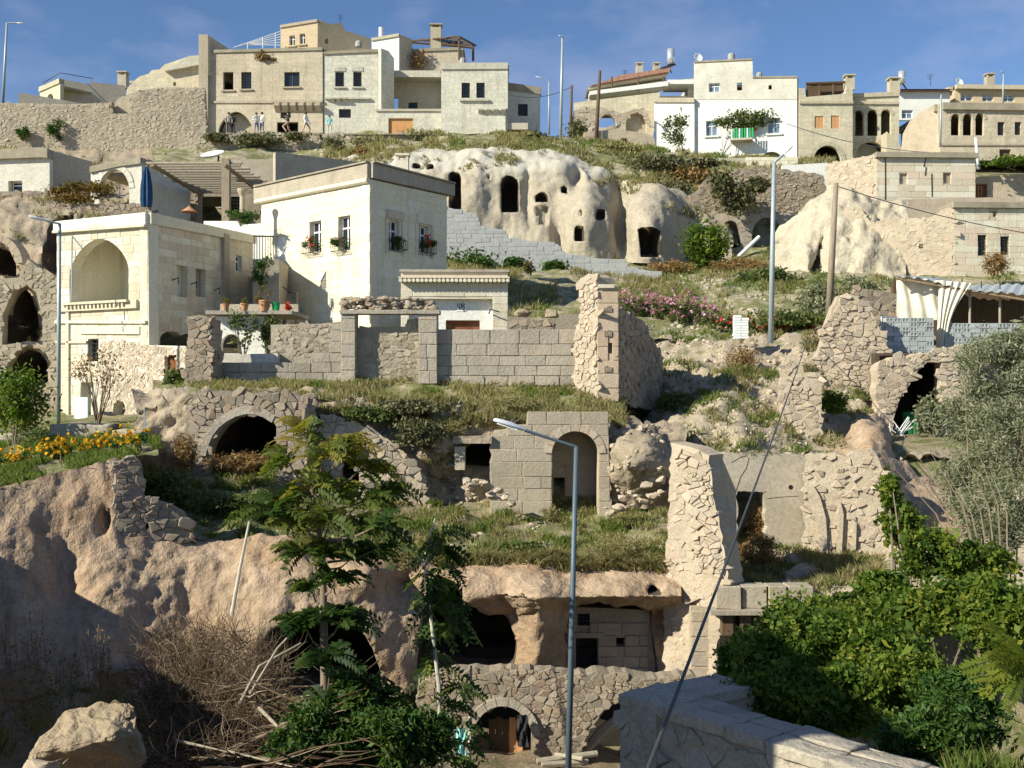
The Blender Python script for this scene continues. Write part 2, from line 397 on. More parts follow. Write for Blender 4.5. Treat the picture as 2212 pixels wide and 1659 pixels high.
M['tan_wall'] = m_stone('tan_wall', (0.52, 0.45, 0.34), (0.62, 0.55, 0.42), stain=(0.40, 0.33, 0.24), scale=0.7, bmp=0.3, brick=(0.8, 0.38, 0.02), stain_amt=0.55, streak=.6)
M['pale_wall'] = m_stone('pale_wall', (0.62, 0.60, 0.50), (0.72, 0.70, 0.60), stain=(0.55, 0.48, 0.36), scale=0.6, bmp=0.2, brick=(0.7, 0.34, 0.018), stain_amt=0.5, streak=.6)
M['orange_wall'] = m_stone('orange_wall', (0.56, 0.44, 0.28), (0.64, 0.52, 0.35), scale=1.0, bmp=0.2)
M['roof_edge'] = m_stone('roof_edge', (0.30, 0.26, 0.19), (0.42, 0.37, 0.28), stain=(0.20, 0.18, 0.13), scale=2.0, bmp=0.6)
M['concrete'] = m_stone('concrete', (0.42, 0.37, 0.29), (0.53, 0.47, 0.37), stain=(0.34, 0.28, 0.20), scale=1.2, bmp=0.3)
M['grey_wall'] = m_stone('grey_wall', (0.36, 0.36, 0.35), (0.44, 0.44, 0.42), stain=(0.30, 0.30, 0.28), scale=1.5, bmp=0.4)
M['cinder'] = m_stone('cinder', (0.40, 0.43, 0.43), (0.48, 0.51, 0.50), scale=4, bmp=0.4, objvar=0.08)
GREYW = [(0.40, 0.41, 0.40), (0.43, 0.43, 0.42), (0.38, 0.39, 0.38), (0.44, 0.44, 0.43)]
M['grey_stone'] = m_stone('grey_stone', (0.37, 0.38, 0.38), (0.46, 0.46, 0.45), scale=2, bmp=0.4, palette=GREYW)
M['fore_stone'] = m_stone('fore_stone', (0.30, 0.27, 0.21), (0.44, 0.39, 0.31), stain=(0.18, 0.17, 0.12), scale=3.0, bmp=1.0, bdist=0.03, palette=GREYB, stain_amt=0.75, pits=True)
M['dry_ground'] = m_ground('dry_ground', (0.30, 0.24, 0.16), (0.40, 0.33, 0.23), (0.13, 0.15, 0.05), (0.22, 0.22, 0.09), 0.45)
M['grassy'] = m_ground('grassy', (0.32, 0.27, 0.18), (0.44, 0.37, 0.26), (0.14, 0.17, 0.06), (0.26, 0.25, 0.11), 0.5)
M['path'] = m_ground('path', (0.42, 0.36, 0.27), (0.52, 0.45, 0.35), (0.20, 0.21, 0.10), (0.28, 0.27, 0.14), 0.2)
M['rubble_earth'] = m_ground('rubble_earth', (0.40, 0.33, 0.24), (0.54, 0.45, 0.34), (0.20, 0.20, 0.10), (0.30, 0.28, 0.15), 0.25, 1.0)
M['soil'] = m_ground('soil', (0.26, 0.20, 0.13), (0.36, 0.28, 0.19), (0.14, 0.15, 0.06), (0.2, 0.19, 0.09), 0.2)
M['slope'] = m_ground('slope', (0.40, 0.34, 0.24), (0.50, 0.44, 0.32), (0.16, 0.18, 0.07), (0.26, 0.25, 0.12), 0.5)
M['wood'] = m_wood('wood', (0.20, 0.14, 0.08), (0.34, 0.25, 0.15))
M['grey_wood'] = m_wood('grey_wood', (0.28, 0.24, 0.18), (0.42, 0.37, 0.28))
M['dark_wood'] = m_wood('dark_wood', (0.07, 0.045, 0.025), (0.15, 0.09, 0.05))
M['door_wood'] = m_wood('door_wood', (0.50, 0.24, 0.07), (0.62, 0.32, 0.11))
M['shutter_wood'] = m_wood('shutter_wood', (0.55, 0.28, 0.12), (0.66, 0.36, 0.17))
M['rusty'] = m_plain('rusty', (0.22, 0.08, 0.035), 0.8, var=0.4)
M['pole_grey'] = m_plain('pole_grey', (0.36, 0.42, 0.44), 0.45, 0.2, var=0.06)
M['pole_dark'] = m_plain('pole_dark', (0.10, 0.14, 0.17), 0.45, 0.1, var=0.06)
M['lamp_head'] = m_plain('lamp_head', (0.62, 0.66, 0.70), 0.35, 0.0, var=0.04)
M['iron'] = m_plain('iron', (0.03, 0.03, 0.03), 0.55, 0.0, var=0.1)
M['pole_wood'] = m_wood('pole_wood', (0.22, 0.17, 0.12), (0.36, 0.29, 0.21))
M['white_frame'] = m_plain('white_frame', (0.80, 0.80, 0.80), 0.5, var=0.03, bmp=0)
M['glass'] = m_glass('glass'); M['glass_blue'] = m_glass('glass_blue', (0.16, 0.22, 0.28))
M['dark'] = m_plain('dark', (0.02, 0.018, 0.015), 0.9, bmp=0)
M['blue_cloth'] = m_plain('blue_cloth', (0.015, 0.06, 0.14), 0.8, var=0.2)
M['canvas'] = m_plain('canvas', (0.74, 0.68, 0.54), 0.9, var=0.08, scale=2)
M['metal_sheet'] = m_plain('metal_sheet', (0.42, 0.46, 0.47), 0.55, 0.1, var=0.15, scale=2)
M['roof_tile'] = m_plain('roof_tile', (0.36, 0.20, 0.14), 0.85, var=0.25, scale=4)
M['terracotta'] = m_plain('terracotta', (0.50, 0.26, 0.14), 0.8)
M['green_plastic'] = m_plain('green_plastic', (0.02, 0.42, 0.12), 0.5, var=0.1)
M['barrel_green'] = m_plain('barrel_green', (0.02, 0.16, 0.06), 0.5, var=0.15)
M['silver'] = m_plain('silver', (0.75, 0.77, 0.78), 0.25, 0.6, var=0.03, bmp=0)
M['white_sheet'] = m_plain('white_sheet', (0.82, 0.84, 0.82), 0.6, var=0.05)
M['pale_blue'] = m_plain('pale_blue', (0.62, 0.76, 0.76), 0.5, var=0.05)
M['cable'] = m_plain('cable', (0.06, 0.065, 0.07), 0.6)
M['bark'] = m_wood('bark', (0.16, 0.12, 0.08), (0.28, 0.22, 0.16)); M['pale_bark'] = m_wood('pale_bark', (0.46, 0.42, 0.34), (0.66, 0.61, 0.50))
M['twig'] = m_leaf('twig', [(0.05, 0.03, 0.018), (0.09, 0.055, 0.032), (0.13, 0.085, 0.05), (0.20, 0.15, 0.10), (0.34, 0.28, 0.20)], 0.0, 0.9)
M['leaf_dark'] = m_leaf('leaf_dark', [(0.025, 0.06, 0.012), (0.04, 0.095, 0.018), (0.065, 0.13, 0.025), (0.11, 0.16, 0.03)])
M['leaf_bright'] = m_leaf('leaf_bright', [(0.035, 0.075, 0.012), (0.08, 0.145, 0.02), (0.16, 0.23, 0.03), (0.30, 0.31, 0.05)], 0.5)
M['leaf_ail'] = m_leaf('leaf_ail', [(0.025, 0.06, 0.015), (0.05, 0.10, 0.02), (0.11, 0.15, 0.03), (0.22, 0.22, 0.04), (0.36, 0.28, 0.05)], 0.5)
M['leaf_grey'] = m_leaf('leaf_grey', [(0.15, 0.17, 0.09), (0.22, 0.24, 0.14), (0.30, 0.31, 0.20), (0.38, 0.37, 0.26)], 0.35)
M['leaf_autumn'] = m_leaf('leaf_autumn', [(0.06, 0.09, 0.02), (0.12, 0.13, 0.03), (0.22, 0.13, 0.03), (0.28, 0.13, 0.04)])
M['leaf_olive'] = m_leaf('leaf_olive', [(0.07, 0.085, 0.03), (0.11, 0.12, 0.05), (0.17, 0.16, 0.08), (0.24, 0.21, 0.12)], 0.3)
M['leaf_dry'] = m_leaf('leaf_dry', [(0.16, 0.09, 0.03), (0.25, 0.15, 0.05), (0.32, 0.21, 0.09), (0.24, 0.12, 0.04)], 0.2)
M['leaf_mid'] = m_leaf('leaf_mid', [(0.05, 0.085, 0.02), (0.085, 0.12, 0.03), (0.13, 0.16, 0.05), (0.19, 0.2, 0.07)])
M['grass_dry'] = m_leaf('grass_dry', [(0.17, 0.17, 0.06), (0.27, 0.25, 0.10), (0.38, 0.33, 0.17), (0.48, 0.40, 0.23)], 0.4, 0.8)
M['grass_green'] = m_leaf('grass_green', [(0.08, 0.13, 0.02), (0.12, 0.18, 0.03), (0.18, 0.23, 0.05), (0.28, 0.27, 0.10)], 0.4, 0.8)
M['petal_yellow'] = m_leaf('petal_yellow', [(0.75, 0.36, 0.01), (0.80, 0.46, 0.02), (0.82, 0.55, 0.03)], 0.25)
M['petal_pink'] = m_leaf('petal_pink', [(0.50, 0.12, 0.27), (0.62, 0.26, 0.42), (0.72, 0.48, 0.56), (0.46, 0.08, 0.22)], 0.3)
M['petal_red'] = m_leaf('petal_red', [(0.60, 0.03, 0.02), (0.70, 0.08, 0.03), (0.60, 0.10, 0.08)], 0.25)
M['skin'] = m_plain('skin', (0.50, 0.32, 0.24), 0.6, bmp=0)
M['hair'] = m_plain('hair', (0.03, 0.02, 0.015), 0.6, bmp=0)
for k_, c_ in {'c_white': (0.72, 0.72, 0.70), 'c_black': (0.03, 0.03, 0.035), 'c_blue': (0.10, 0.16, 0.30), 'c_cream': (0.60, 0.58, 0.50), 'c_teal': (0.25, 0.55, 0.58), 'c_grey': (0.30, 0.30, 0.32), 'c_dark': (0.08, 0.08, 0.10), 'c_tan': (0.42, 0.38, 0.32)}.items():
    M[k_] = m_plain(k_, c_, 0.85, bmp=0)

# ------------------------------------------------------------------ masonry
UNIT = {}
def unit_block(m):
    """a few slightly uneven, bevelled unit blocks per material, shared by all blocks"""
    if m.name in UNIT: return UNIT[m.name]
    out = []
    for k in range(5):
        bm = bmesh.new(); bmesh.ops.create_cube(bm, size=1.0)
        rr = random.Random(k * 31 + 5)
        for v in bm.verts: v.co += Vector((rr.uniform(-.02, .02), rr.uniform(-.02, .02), rr.uniform(-.03, .03)))
        bmesh.ops.bevel(bm, geom=list(bm.edges), offset=0.035, segments=1, affect='EDGES', profile=0.6)
        me = bpy.data.meshes.new('block'); bm.to_mesh(me); bm.free(); me.materials.append(m); out.append(me)
    UNIT[m.name] = out; return out

def crossings(poly, h):
    xs = []; n = len(poly)
    for i in range(n):
        (x0, y0), (x1, y1) = poly[i], poly[(i + 1) % n]
        if (y0 > h) != (y1 > h): xs.append(x0 + (h - y0) * (x1 - x0) / (y1 - y0))
    xs.sort(); return [(xs[i], xs[i + 1]) for i in range(0, len(xs) - 1, 2)]

def cut(ints, a, b):
    out = []
    for x0, x1 in ints:
        if b <= x0 or a >= x1: out.append((x0, x1)); continue
        if a > x0: out.append((x0, a))
        if b < x1: out.append((b, x1))
    return out

def blocks(fr, outline, holes, course, lmin, lmax, m, parent, proud=0.025, depth=0.16, joint=0.018, name='block', cap=300, seed=1, jit=0.006, hvar=0.12):
    rr = random.Random(seed); hs = [p[1] for p in outline]; h = min(hs); hmax = max(hs); todo = []
    while h < hmax - 0.04:
        ch = course * rr.uniform(1 - hvar, 1 + hvar); h1 = h + ch
        if hmax - h1 < course * 0.4: h1 = hmax
        ints = crossings(outline, h + (h1 - h) * 0.6)
        for hl in holes:
            for q in (0.08, 0.5, 0.92):
                for a, b in crossings(hl, h + (h1 - h) * q): ints = cut(ints, a, b)
        for a, b in ints:
            if b - a < 0.06: continue
            x = a; first = rr.uniform(lmin * 0.5, lmax)
            while x < b - 1e-4:
                w = first if x == a else rr.uniform(lmin, lmax)
                if b - (x + w) < lmin * 0.5: w = b - x
                todo.append((x, min(x + w, b), h, h1)); x += w
        h = h1
    todo.sort(key=lambda t: -(t[1] - t[0]) * (t[3] - t[2]))
    ms = unit_block(m); rest = []
    for i, (x0, x1, h0, h1) in enumerate(todo):
        pr = proud + rr.uniform(-jit, jit)
        if i >= cap: rest.append((x0, x1, h0, h1, pr)); continue
        o = bpy.data.objects.new(name, rr.choice(ms))
        link(o, parent, fr.pt((x0 + x1) / 2, (h0 + h1) / 2, pr - depth / 2))
        o.rotation_euler = (0, 0, fr.a); o.scale = (max(.03, x1 - x0 - joint), depth, max(.03, h1 - h0 - joint))
    if rest:
        mb = MB()
        for x0, x1, h0, h1, pr in rest: mb.fbox(fr, x0 + joint / 2, x1 - joint / 2, h0 + joint / 2, h1 - joint / 2, pr - depth, pr)
        mb.build('small_blocks', m, parent)['kind'] = 'stuff'

def clip(poly, mx_, my_, nx, ny):
    out = []; n = len(poly)
    for i in range(n):
        a, b = poly[i], poly[(i + 1) % n]
        da = (a[0] - mx_) * nx + (a[1] - my_) * ny; db = (b[0] - mx_) * nx + (b[1] - my_) * ny
        if da <= 0: out.append(a)
        if (da < 0) != (db < 0) and da != db:
            t = da / (da - db); out.append((a[0] + (b[0] - a[0]) * t, a[1] + (b[1] - a[1]) * t))
    return out

def rubble(fr, outline, holes, size, m, parent, asp=1.45, proud=0.07, joint=0.022, cap=300, seed=1, name='stone', surf=None, order=0.42, keep=1.0):
    """irregular stones from a jittered Voronoi pattern, each a mesh of its own under the wall"""
    rr = np.random.default_rng(seed)
    size *= 1.12; size *= 1.0 if m.name == 'fore_stone' else 0.62 if m.name in ('pale_rubble', 'mid_rubble') else 0.78; proud *= 0.6; joint *= 0.5
    A = np.array(outline); s0, h0 = A.min(0); s1, h1 = A.max(0)
    dy = size; dx = size * asp; pts = []
    ny = max(1, int(round((h1 - h0) / dy)))
    for j in range(-1, ny + 2):
        off = rr.uniform(0, dx); x = s0 - dx + off
        while x < s1 + dx:
            px_, py_ = x + rr.normal(0, dx * order * 0.6), h0 + (j + 0.5) * dy + rr.normal(0, dy * order); pts.append((px_, py_))
            if rr.random() < .3:
                for _ in range(rr.integers(1, 3)): pts.append((px_ + rr.normal(0, dx * .45), py_ + rr.normal(0, dy * .4)))
            x += dx * rr.choice([0.45, 0.7, 0.95, 1.2, 1.6]) * rr.uniform(0.85, 1.15)
    pts = np.array(pts); Q = pts * np.array([1.0, asp]); stones = []
    for i in range(len(Q)):
        c = pts[i]
        if not (s0 <= c[0] <= s1 and h0 <= c[1] <= h1): continue
        if not inside(c, outline) or any(inside(c, h) for h in holes): continue
        if keep < 1 and rr.random() > keep: continue
        d2 = ((Q - Q[i]) ** 2).sum(1); idx = np.argsort(d2)[1:15]
        Rr = dx * 1.6; q = Q[i]; poly = [(q[0] - Rr, q[1] - Rr), (q[0] + Rr, q[1] - Rr), (q[0] + Rr, q[1] + Rr), (q[0] - Rr, q[1] + Rr)]
        for j in idx:
            nx, nyv = Q[j] - q; mx_, my_ = (Q[j] + q) / 2
            poly = clip(poly, mx_, my_, nx, nyv)
            if len(poly) < 3: break
        if len(poly) < 3: continue
        poly = [(a, b / asp) for a, b in poly]
        cx = sum(p[0] for p in poly) / len(poly); cy = sum(p[1] for p in poly) / len(poly)
        w = max(p[0] for p in poly) - min(p[0] for p in poly); hh = max(p[1] for p in poly) - min(p[1] for p in poly)
        stones.append((w * hh, cx, cy, min(w, hh), poly))
    stones.sort(key=lambda t: -t[0]); mbrest = MB()
    for i, (ar, cx, cy, ms, poly) in enumerate(stones):
        k = max(0.55, 1 - 1.3 * joint / max(ms, 0.06)); pr = proud * rr.uniform(0.25, 1.1)
        o0 = surf(cx, cy) if surf else 0.0
        c = fr.pt(cx, cy, o0); n = len(poly); V = []
        tl = rr.normal(0, 0.11, 2)
        poly = [(a + rr.normal(0, ms * 0.035), b + rr.normal(0, ms * 0.06)) for a, b in poly]
        for sc, oo in ((k * 1.0, -0.06), (k, pr * 0.55), (k * 0.94, pr * 0.92), (k * 0.78, pr)):
            for a, b in poly:
                da, db = (a - cx) * sc, (b - cy) * sc
                V.append(fr.d * da + Vector((0, 0, db)) + fr.n * (oo + (tl[0] * da + tl[1] * db if oo > 0 else 0)))
        Fs = [tuple(3 * n + q for q in range(n))]
        for r_ in range(3): Fs += [(r_ * n + q, r_ * n + (q + 1) % n, (r_ + 1) * n + (q + 1) % n, (r_ + 1) * n + q) for q in range(n)]
        if i < cap: mk(name, V, Fs, m, parent, smooth=False, loc=c)
        else: mbrest.add([c + p for p in V], Fs)
    if mbrest.v: mbrest.build('small_stones', m, parent, smooth=False)['kind'] = 'stuff'

def voussoirs(fr, s0, s1, hs, ht, width, n, m, parent, pointed=0.0, proud=0.05, depth=0.3, name='voussoir'):
    inner = arch_poly(s0, hs, s1, hs, ht, pointed, n * 2)[2:]
    c = (s0 + s1) / 2
    outer = []
    for i, (a, b) in enumerate(inner):
        p0 = inner[max(0, i - 1)]; p1 = inner[min(len(inner) - 1, i + 1)]
        tx, ty = p1[0] - p0[0], p1[1] - p0[1]; L = math.hypot(tx, ty) or 1
        outer.append((a + ty / L * width, b - tx / L * width))
    for i in range(0, len(inner) - 1, 2):
        q = [inner[i], outer[i], outer[i + 1], outer[i + 2], inner[i + 2], inner[i + 1]]
        cx = sum(p[0] for p in q) / 6; cy = sum(p[1] for p in q) / 6
        q = [(cx + (a - cx) * 0.95, cy + (b - cy) * 0.95) for a, b in q]
        MB().prism(fr, q[::-1] if False else q, -depth, proud + random.uniform(-.012, .012)).build(name, m, parent)
# ------------------------------------------------------------------ rock and ground sheets
def loft(name, rows, du, nsub, m, amp=0.2, freq=0.7, holes=(), bumps=(), kind='structure', label=None, cat=None, parent=None, seed=0.0, smooth=True, octs=5, ridge=0.0, amp2=0.0, freq2=2.6, zs=1.0):
    """a sheet through rows of (u, v, depth) points; holes push hollows of a given depth into it"""
    u0 = min(p[0] for p in rows[0]); u1 = max(p[0] for p in rows[0])
    U = np.arange(u0, u1 + du * 0.5, du); rv = []; ry = []
    for r in rows:
        a = np.array(r, float); rv.append(np.interp(U, a[:, 0], a[:, 1])); ry.append(np.interp(U, a[:, 0], a[:, 2]))
    if not hasattr(nsub, '__len__'): nsub = [nsub] * (len(rows) - 1)
    VV = []; YY = []
    for k in range(len(rows) - 1):
        for i in range(nsub[k]):
            t = i / nsub[k]; VV.append(rv[k] * (1 - t) + rv[k + 1] * t); YY.append(ry[k] * (1 - t) + ry[k + 1] * t)
    VV.append(rv[-1]); YY.append(ry[-1])
    VV = np.array(VV); YY = np.array(YY); UU = np.broadcast_to(U, VV.shape).copy()
    for bu, bv, ru, rvv, a in bumps: YY -= a * np.exp(-((UU - bu) / ru) ** 2 - ((VV - bv) / rvv) ** 2)
    cellv = np.abs(np.gradient(VV, axis=0)); push = np.zeros(VV.shape)
    for hole in holes:
        poly, dep = hole[0], hole[1]; soft = hole[2] if len(hole) > 2 else 0
        A = np.array(poly, float); B = np.roll(A, -1, axis=0); best = np.full(VV.shape, 1e9); bu_ = UU.copy(); bv_ = VV.copy()
        for (ax, ay), (bx, by) in zip(A, B):
            L2 = (bx - ax) ** 2 + (by - ay) ** 2 + 1e-9
            t = np.clip(((UU - ax) * (bx - ax) + (VV - ay) * (by - ay)) / L2, 0, 1)
            qx = ax + t * (bx - ax); qy = ay + t * (by - ay); d = np.hypot(UU - qx, VV - qy)
            w = d < best; best[w] = d[w]; bu_[w] = qx[w]; bv_[w] = qy[w]
        ins = inside_np(UU, VV, poly)
        near = best < 0.52 * np.maximum(du, np.minimum(cellv, du * 3))
        if soft:
            g = np.clip(best / soft, 0, 1); g = g * g * (3 - 2 * g)
            push = np.where(ins, np.maximum(push, dep * g), push)
        else:
            UU[near] = bu_[near]; VV[near] = bv_[near]
            push = np.where(ins & ~near, np.maximum(push, dep), push)
    X = (UU - UC) * YY / FOC; Z = (VC - VV) * YY / FOC
    Pn = np.stack([X, YY, Z], -1)
    gu = np.gradient(Pn, axis=1); gv = np.gradient(Pn, axis=0); N = np.cross(gu, gv); N /= np.linalg.norm(N, axis=-1, keepdims=True) + 1e-9
    if amp:
        D = np.empty(VV.shape); flat = Pn.reshape(-1, 3); dd = D.reshape(-1)
        for i in range(len(flat)):
            q = Vector((flat[i][0], flat[i][1], flat[i][2] * zs)) * freq + Vector((seed, seed * 1.7, -seed))
            f = noise.fractal(q, 0.9, 2.0, octs)
            if ridge: f += ridge * (0.5 - abs(noise.noise(q * 2.3)))
            dd[i] = f + (amp2 / amp) * (noise.fractal(q * (freq2 / freq), 0.8, 2.1, 4) + 0.25 * (0.4 - noise.voronoi(q * (freq2 / freq) * 0.6)[0][0])) if amp2 else f
        Pn = Pn + N * (D * amp)[..., None]
    Pn[..., 1] += push
    r, c = VV.shape
    I = np.arange(r * c).reshape(r, c)
    F = np.stack([I[:-1, :-1], I[:-1, 1:], I[1:, 1:], I[1:, :-1]], -1).reshape(-1, 4)
    o = mknp(name, Pn.reshape(-1, 3), F, m, parent, smooth=smooth)
    if holes:
        o.data.materials.append(M['cave_shade']); pf = (push.reshape(-1)[F] > 0.7).any(1); o.data.polygons.foreach_set('material_index', pf.astype(np.int32))  # deep hollow faces take the shade-dark colour
    tag(o, label, cat, None, kind)
    return dict(o=o, P=Pn, U=UU, V=VV, push=push)

def sample(L, n, mask=None, seed=0):
    """random points on a loft, evenly by area, kept where mask(u, v, noise) says so"""
    rr = np.random.default_rng(seed); Pn = L['P']
    a = Pn[:-1, :-1]; b = Pn[:-1, 1:]; c = Pn[1:, 1:]; d = Pn[1:, :-1]
    ar = np.linalg.norm(np.cross(b - a, d - a), axis=-1) + np.linalg.norm(np.cross(b - c, d - c), axis=-1)
    ar[(L['push'][:-1, :-1] > 0.05)] = 0
    um = L['U'][:-1, :-1]; vm = L['V'][:-1, :-1]
    if mask is not None: ar = ar * mask(um, vm)
    if ar.sum() <= 0: return np.zeros((0, 3))
    w = (ar / ar.sum()).ravel(); k = rr.choice(len(w), n, p=w)
    i, j = np.unravel_index(k, ar.shape); s = rr.random((n, 1)); t = rr.random((n, 1))
    return (a[i, j] * (1 - s) + b[i, j] * s) * (1 - t) + (d[i, j] * (1 - s) + c[i, j] * s) * t

def patchy(freq=0.5, thr=0.0, seed=3.0, base=None):
    """mask factory: clumps, by noise over the pixel plane of the photo's layout"""
    def f(u, v):
        out = np.empty(u.shape); fl = out.reshape(-1); uu = u.ravel(); vv = v.ravel()
        for i in range(len(fl)): fl[i] = noise.fractal(Vector((uu[i] * freq * 0.02 + seed, vv[i] * freq * 0.05, seed)), 1.0, 2.0, 3)
        w = np.clip((out - thr) * 3, 0.0, 1)
        return w * base(u, v) if base is not None else w
    return f

def box_mask(u0, u1, v0, v1):
    return lambda u, v: ((u > u0) & (u < u1) & (v > v0) & (v < v1)).astype(float)
def poly_mask(poly): return lambda u, v: inside_np(u, v, poly).astype(float)

def blades(name, pts, hmin, hmax, w, m, label=None, cat=None, seed=0, lean=0.45, parent=None, kind='stuff', per=1):
    rr = np.random.default_rng(seed)
    if per > 1:
        pts = np.repeat(pts, per, 0) + rr.normal(0, 0.07, (len(pts) * per, 3)) * np.array([1, 1, 0.2])
    n = len(pts); h = rr.uniform(hmin * .7, hmax * .78, (n, 1)); an = rr.uniform(0, 2 * np.pi, n)
    dx = np.stack([np.cos(an), np.sin(an), np.zeros(n)], 1); ln = rr.normal(0, lean, (n, 2))
    top = pts + np.concatenate([ln * h, h], 1); mid = pts + np.concatenate([ln * h * 0.32, h * 0.55], 1)
    ww = w * rr.uniform(0.6, 1.4, (n, 1))
    V = np.stack([pts - dx * ww, pts + dx * ww, mid + dx * ww * 0.75, top, mid - dx * ww * 0.75], 1).reshape(-1, 3)
    F = (np.arange(n) * 5)[:, None] + np.arange(5)[None]
    o = mknp(name, V, F, m, parent, rnd=np.repeat(rr.random(n), 5))
    return tag(o, label, cat, None, kind)

def leaf_quads(C, size, rr, flat=0.0, asp=0.55, rnd=None):
    """diamond leaves at points C; flat > 0 turns them towards the sky"""
    n = len(C); a = rr.normal(0, 1, (n, 3)); a /= np.linalg.norm(a, axis=1, keepdims=True)
    nrm = rr.normal(0, 1, (n, 3)) + np.array([0, -0.2, flat]); nrm /= np.linalg.norm(nrm, axis=1, keepdims=True)
    b = np.cross(nrm, a); b /= np.linalg.norm(b, axis=1, keepdims=True) + 1e-9; a = np.cross(b, nrm)
    s = size * rr.uniform(0.6, 1.35, (n, 1))
    V = np.stack([C - a * s, C + b * s * asp - a * s * 0.1, C + a * s, C - b * s * asp - a * s * 0.1], 1).reshape(-1, 3)
    F = (np.arange(n) * 4)[:, None] + np.arange(4)[None]
    r = rr.random(n) if rnd is None else rnd
    return V, F, np.repeat(r, 4)

def clump_points(c, rad, n, rr, k=14, spread=0.34, shell=0.55):
    c = np.array(c); rad = np.array(rad)
    d = rr.normal(0, 1, (k, 3)); d /= np.linalg.norm(d, axis=1, keepdims=True)
    cc = d * (shell + (1 - shell) * rr.random((k, 1)) ** 0.6) * 0.85
    w = rr.uniform(0.4, 1.4, k); w /= w.sum()
    i = rr.choice(k, n, p=w); q = cc[i] + rr.normal(0, spread * 0.62, (n, 3)) * rr.uniform(0.6, 1.2, (k, 1))[i]
    tone = np.clip(rr.uniform(0, 1, k)[i] * 0.55 + rr.random(n) * 0.55, 0, 1)
    return c + q * rad, tone, c + cc * rad

def bush(name, label, cat, c, rad, n, size, m, stems=5, group=None, seed=1, k=14, spread=0.34, base=None, stem_m=None, asp=0.55, shell=0.5, root=None, stem_r=0.03, flat=0.4):
    rr = np.random.default_rng(seed); c = Vector(c)
    base = Vector(base) if base is not None else c - Vector((0, 0, rad[2]))
    t = root or thing(name, label, cat, base, group)
    C, tone, cc = clump_points(c, rad, n, rr, k, spread, shell)
    lo = base.z + 0.02; C[:, 2] = np.where(C[:, 2] < lo, lo + np.abs(rr.normal(0, 0.1, len(C))), C[:, 2])
    V, F, r = leaf_quads(C, size, rr, flat, asp, tone)
    mknp('foliage', V, F, m, t, rnd=r)
    for i in range(min(stems, len(cc))):
        e = Vector(cc[i]); mid = base.lerp(e, 0.5) + Vector(rr.normal(0, 0.08, 3)) * rad[0]
        MB().tube([base + Vector((rr.normal(0, .05), rr.normal(0, .05), -0.1)), mid, e], [stem_r, stem_r * 0.7, stem_r * 0.3], 5).build('stem', stem_m or M['bark'], t)
    return t

def rockmesh(c, rad, seed, sub=3, amp=0.22, freq=1.3, flatten=0.0):
    bm = bmesh.new(); bmesh.ops.create_icosphere(bm, subdivisions=sub, radius=1.0)
    for v in bm.verts:
        p = v.co.copy(); q = p * freq + Vector((seed * 3.1, seed, -seed))
        f = 1 + amp * noise.fractal(q, 0.9, 2.0, 4) * 1.4
        cel = noise.voronoi(p * 1.3 + Vector((seed, 0, seed)))[0][0]
        f *= 0.9 + 0.2 * min(1, cel)
        v.co = Vector((p.x * f * rad[0], p.y * f * rad[1], p.z * f * rad[2]))
        if v.co.z < -rad[2] * 0.7: v.co.z = -rad[2] * 0.7
    V = [v.co + Vector(c) for v in bm.verts]; F = [[x.index for x in f.verts] for f in bm.faces]; bm.free(); return V, F

def angular(rad, seed, cuts=3, amp=0.05):
    """a rock with flat broken faces: hull of random points, subdivided and roughened"""
    rr = random.Random(seed); bm = bmesh.new()
    for i in range(13):
        a = rr.uniform(0, 2 * math.pi); z = rr.uniform(-1, 1); k = math.sqrt(max(0.05, 1 - z * z)) * rr.uniform(.8, 1.1)
        bm.verts.new((math.cos(a) * k * rad[0], math.sin(a) * k * rad[1], z * rad[2]))
    bmesh.ops.convex_hull(bm, input=bm.verts)
    for v in [v for v in bm.verts if not v.link_faces]: bm.verts.remove(v)
    bmesh.ops.bevel(bm, geom=list(bm.edges), offset=min(rad) * .09, segments=1, affect='EDGES')
    bmesh.ops.triangulate(bm, faces=bm.faces)
    bmesh.ops.subdivide_edges(bm, edges=bm.edges, cuts=cuts, use_grid_fill=True)
    s = 1 / max(rad); bm.normal_update()
    for v in bm.verts: v.co += v.normal * (amp * max(rad) * (noise.fractal(v.co * s * 2.6 + Vector((seed, 0, 0)), 0.9, 2.0, 5) - .5 * max(0, .35 - noise.voronoi(v.co * s * 1.8)[0][0])))
    bm.verts.index_update(); V = [v.co.copy() for v in bm.verts]; F = [[x.index for x in f.verts] for f in bm.faces]; bm.free(); return V, F

def rock(name, label, c, rad, seed, m, sub=3, amp=0.3, group=None, parent=None):
    V, F = angular(rad, int(seed * 10), 2 + sub if sub > 3 else 1, .09 if sub > 3 else .06)
    o = mk(name, V, F, m, parent, smooth=False, loc=c)
    return tag(o, label, 'rock', group) if parent is None else o

def rough_box(x0, x1, y0, y1, z0, z1, name, m, seed=0, n=7, amp=.05):
    bm = bmesh.new(); bmesh.ops.create_cube(bm, size=1.0); bmesh.ops.subdivide_edges(bm, edges=bm.edges, cuts=n, use_grid_fill=True); bm.normal_update(); V = []
    for v in bm.verts:
        p = Vector(((x0 + x1) / 2 + v.co.x * (x1 - x0), (y0 + y1) / 2 + v.co.y * (y1 - y0), (z0 + z1) / 2 + v.co.z * (z1 - z0))); V.append(p + v.normal * (amp * noise.fractal(p * 2.5 + Vector((seed, 0, 0)), .9, 2, 4)))
    F = [[q.index for q in f.verts] for f in bm.faces]; bm.free(); return mk(name, V, F, m, smooth=True)

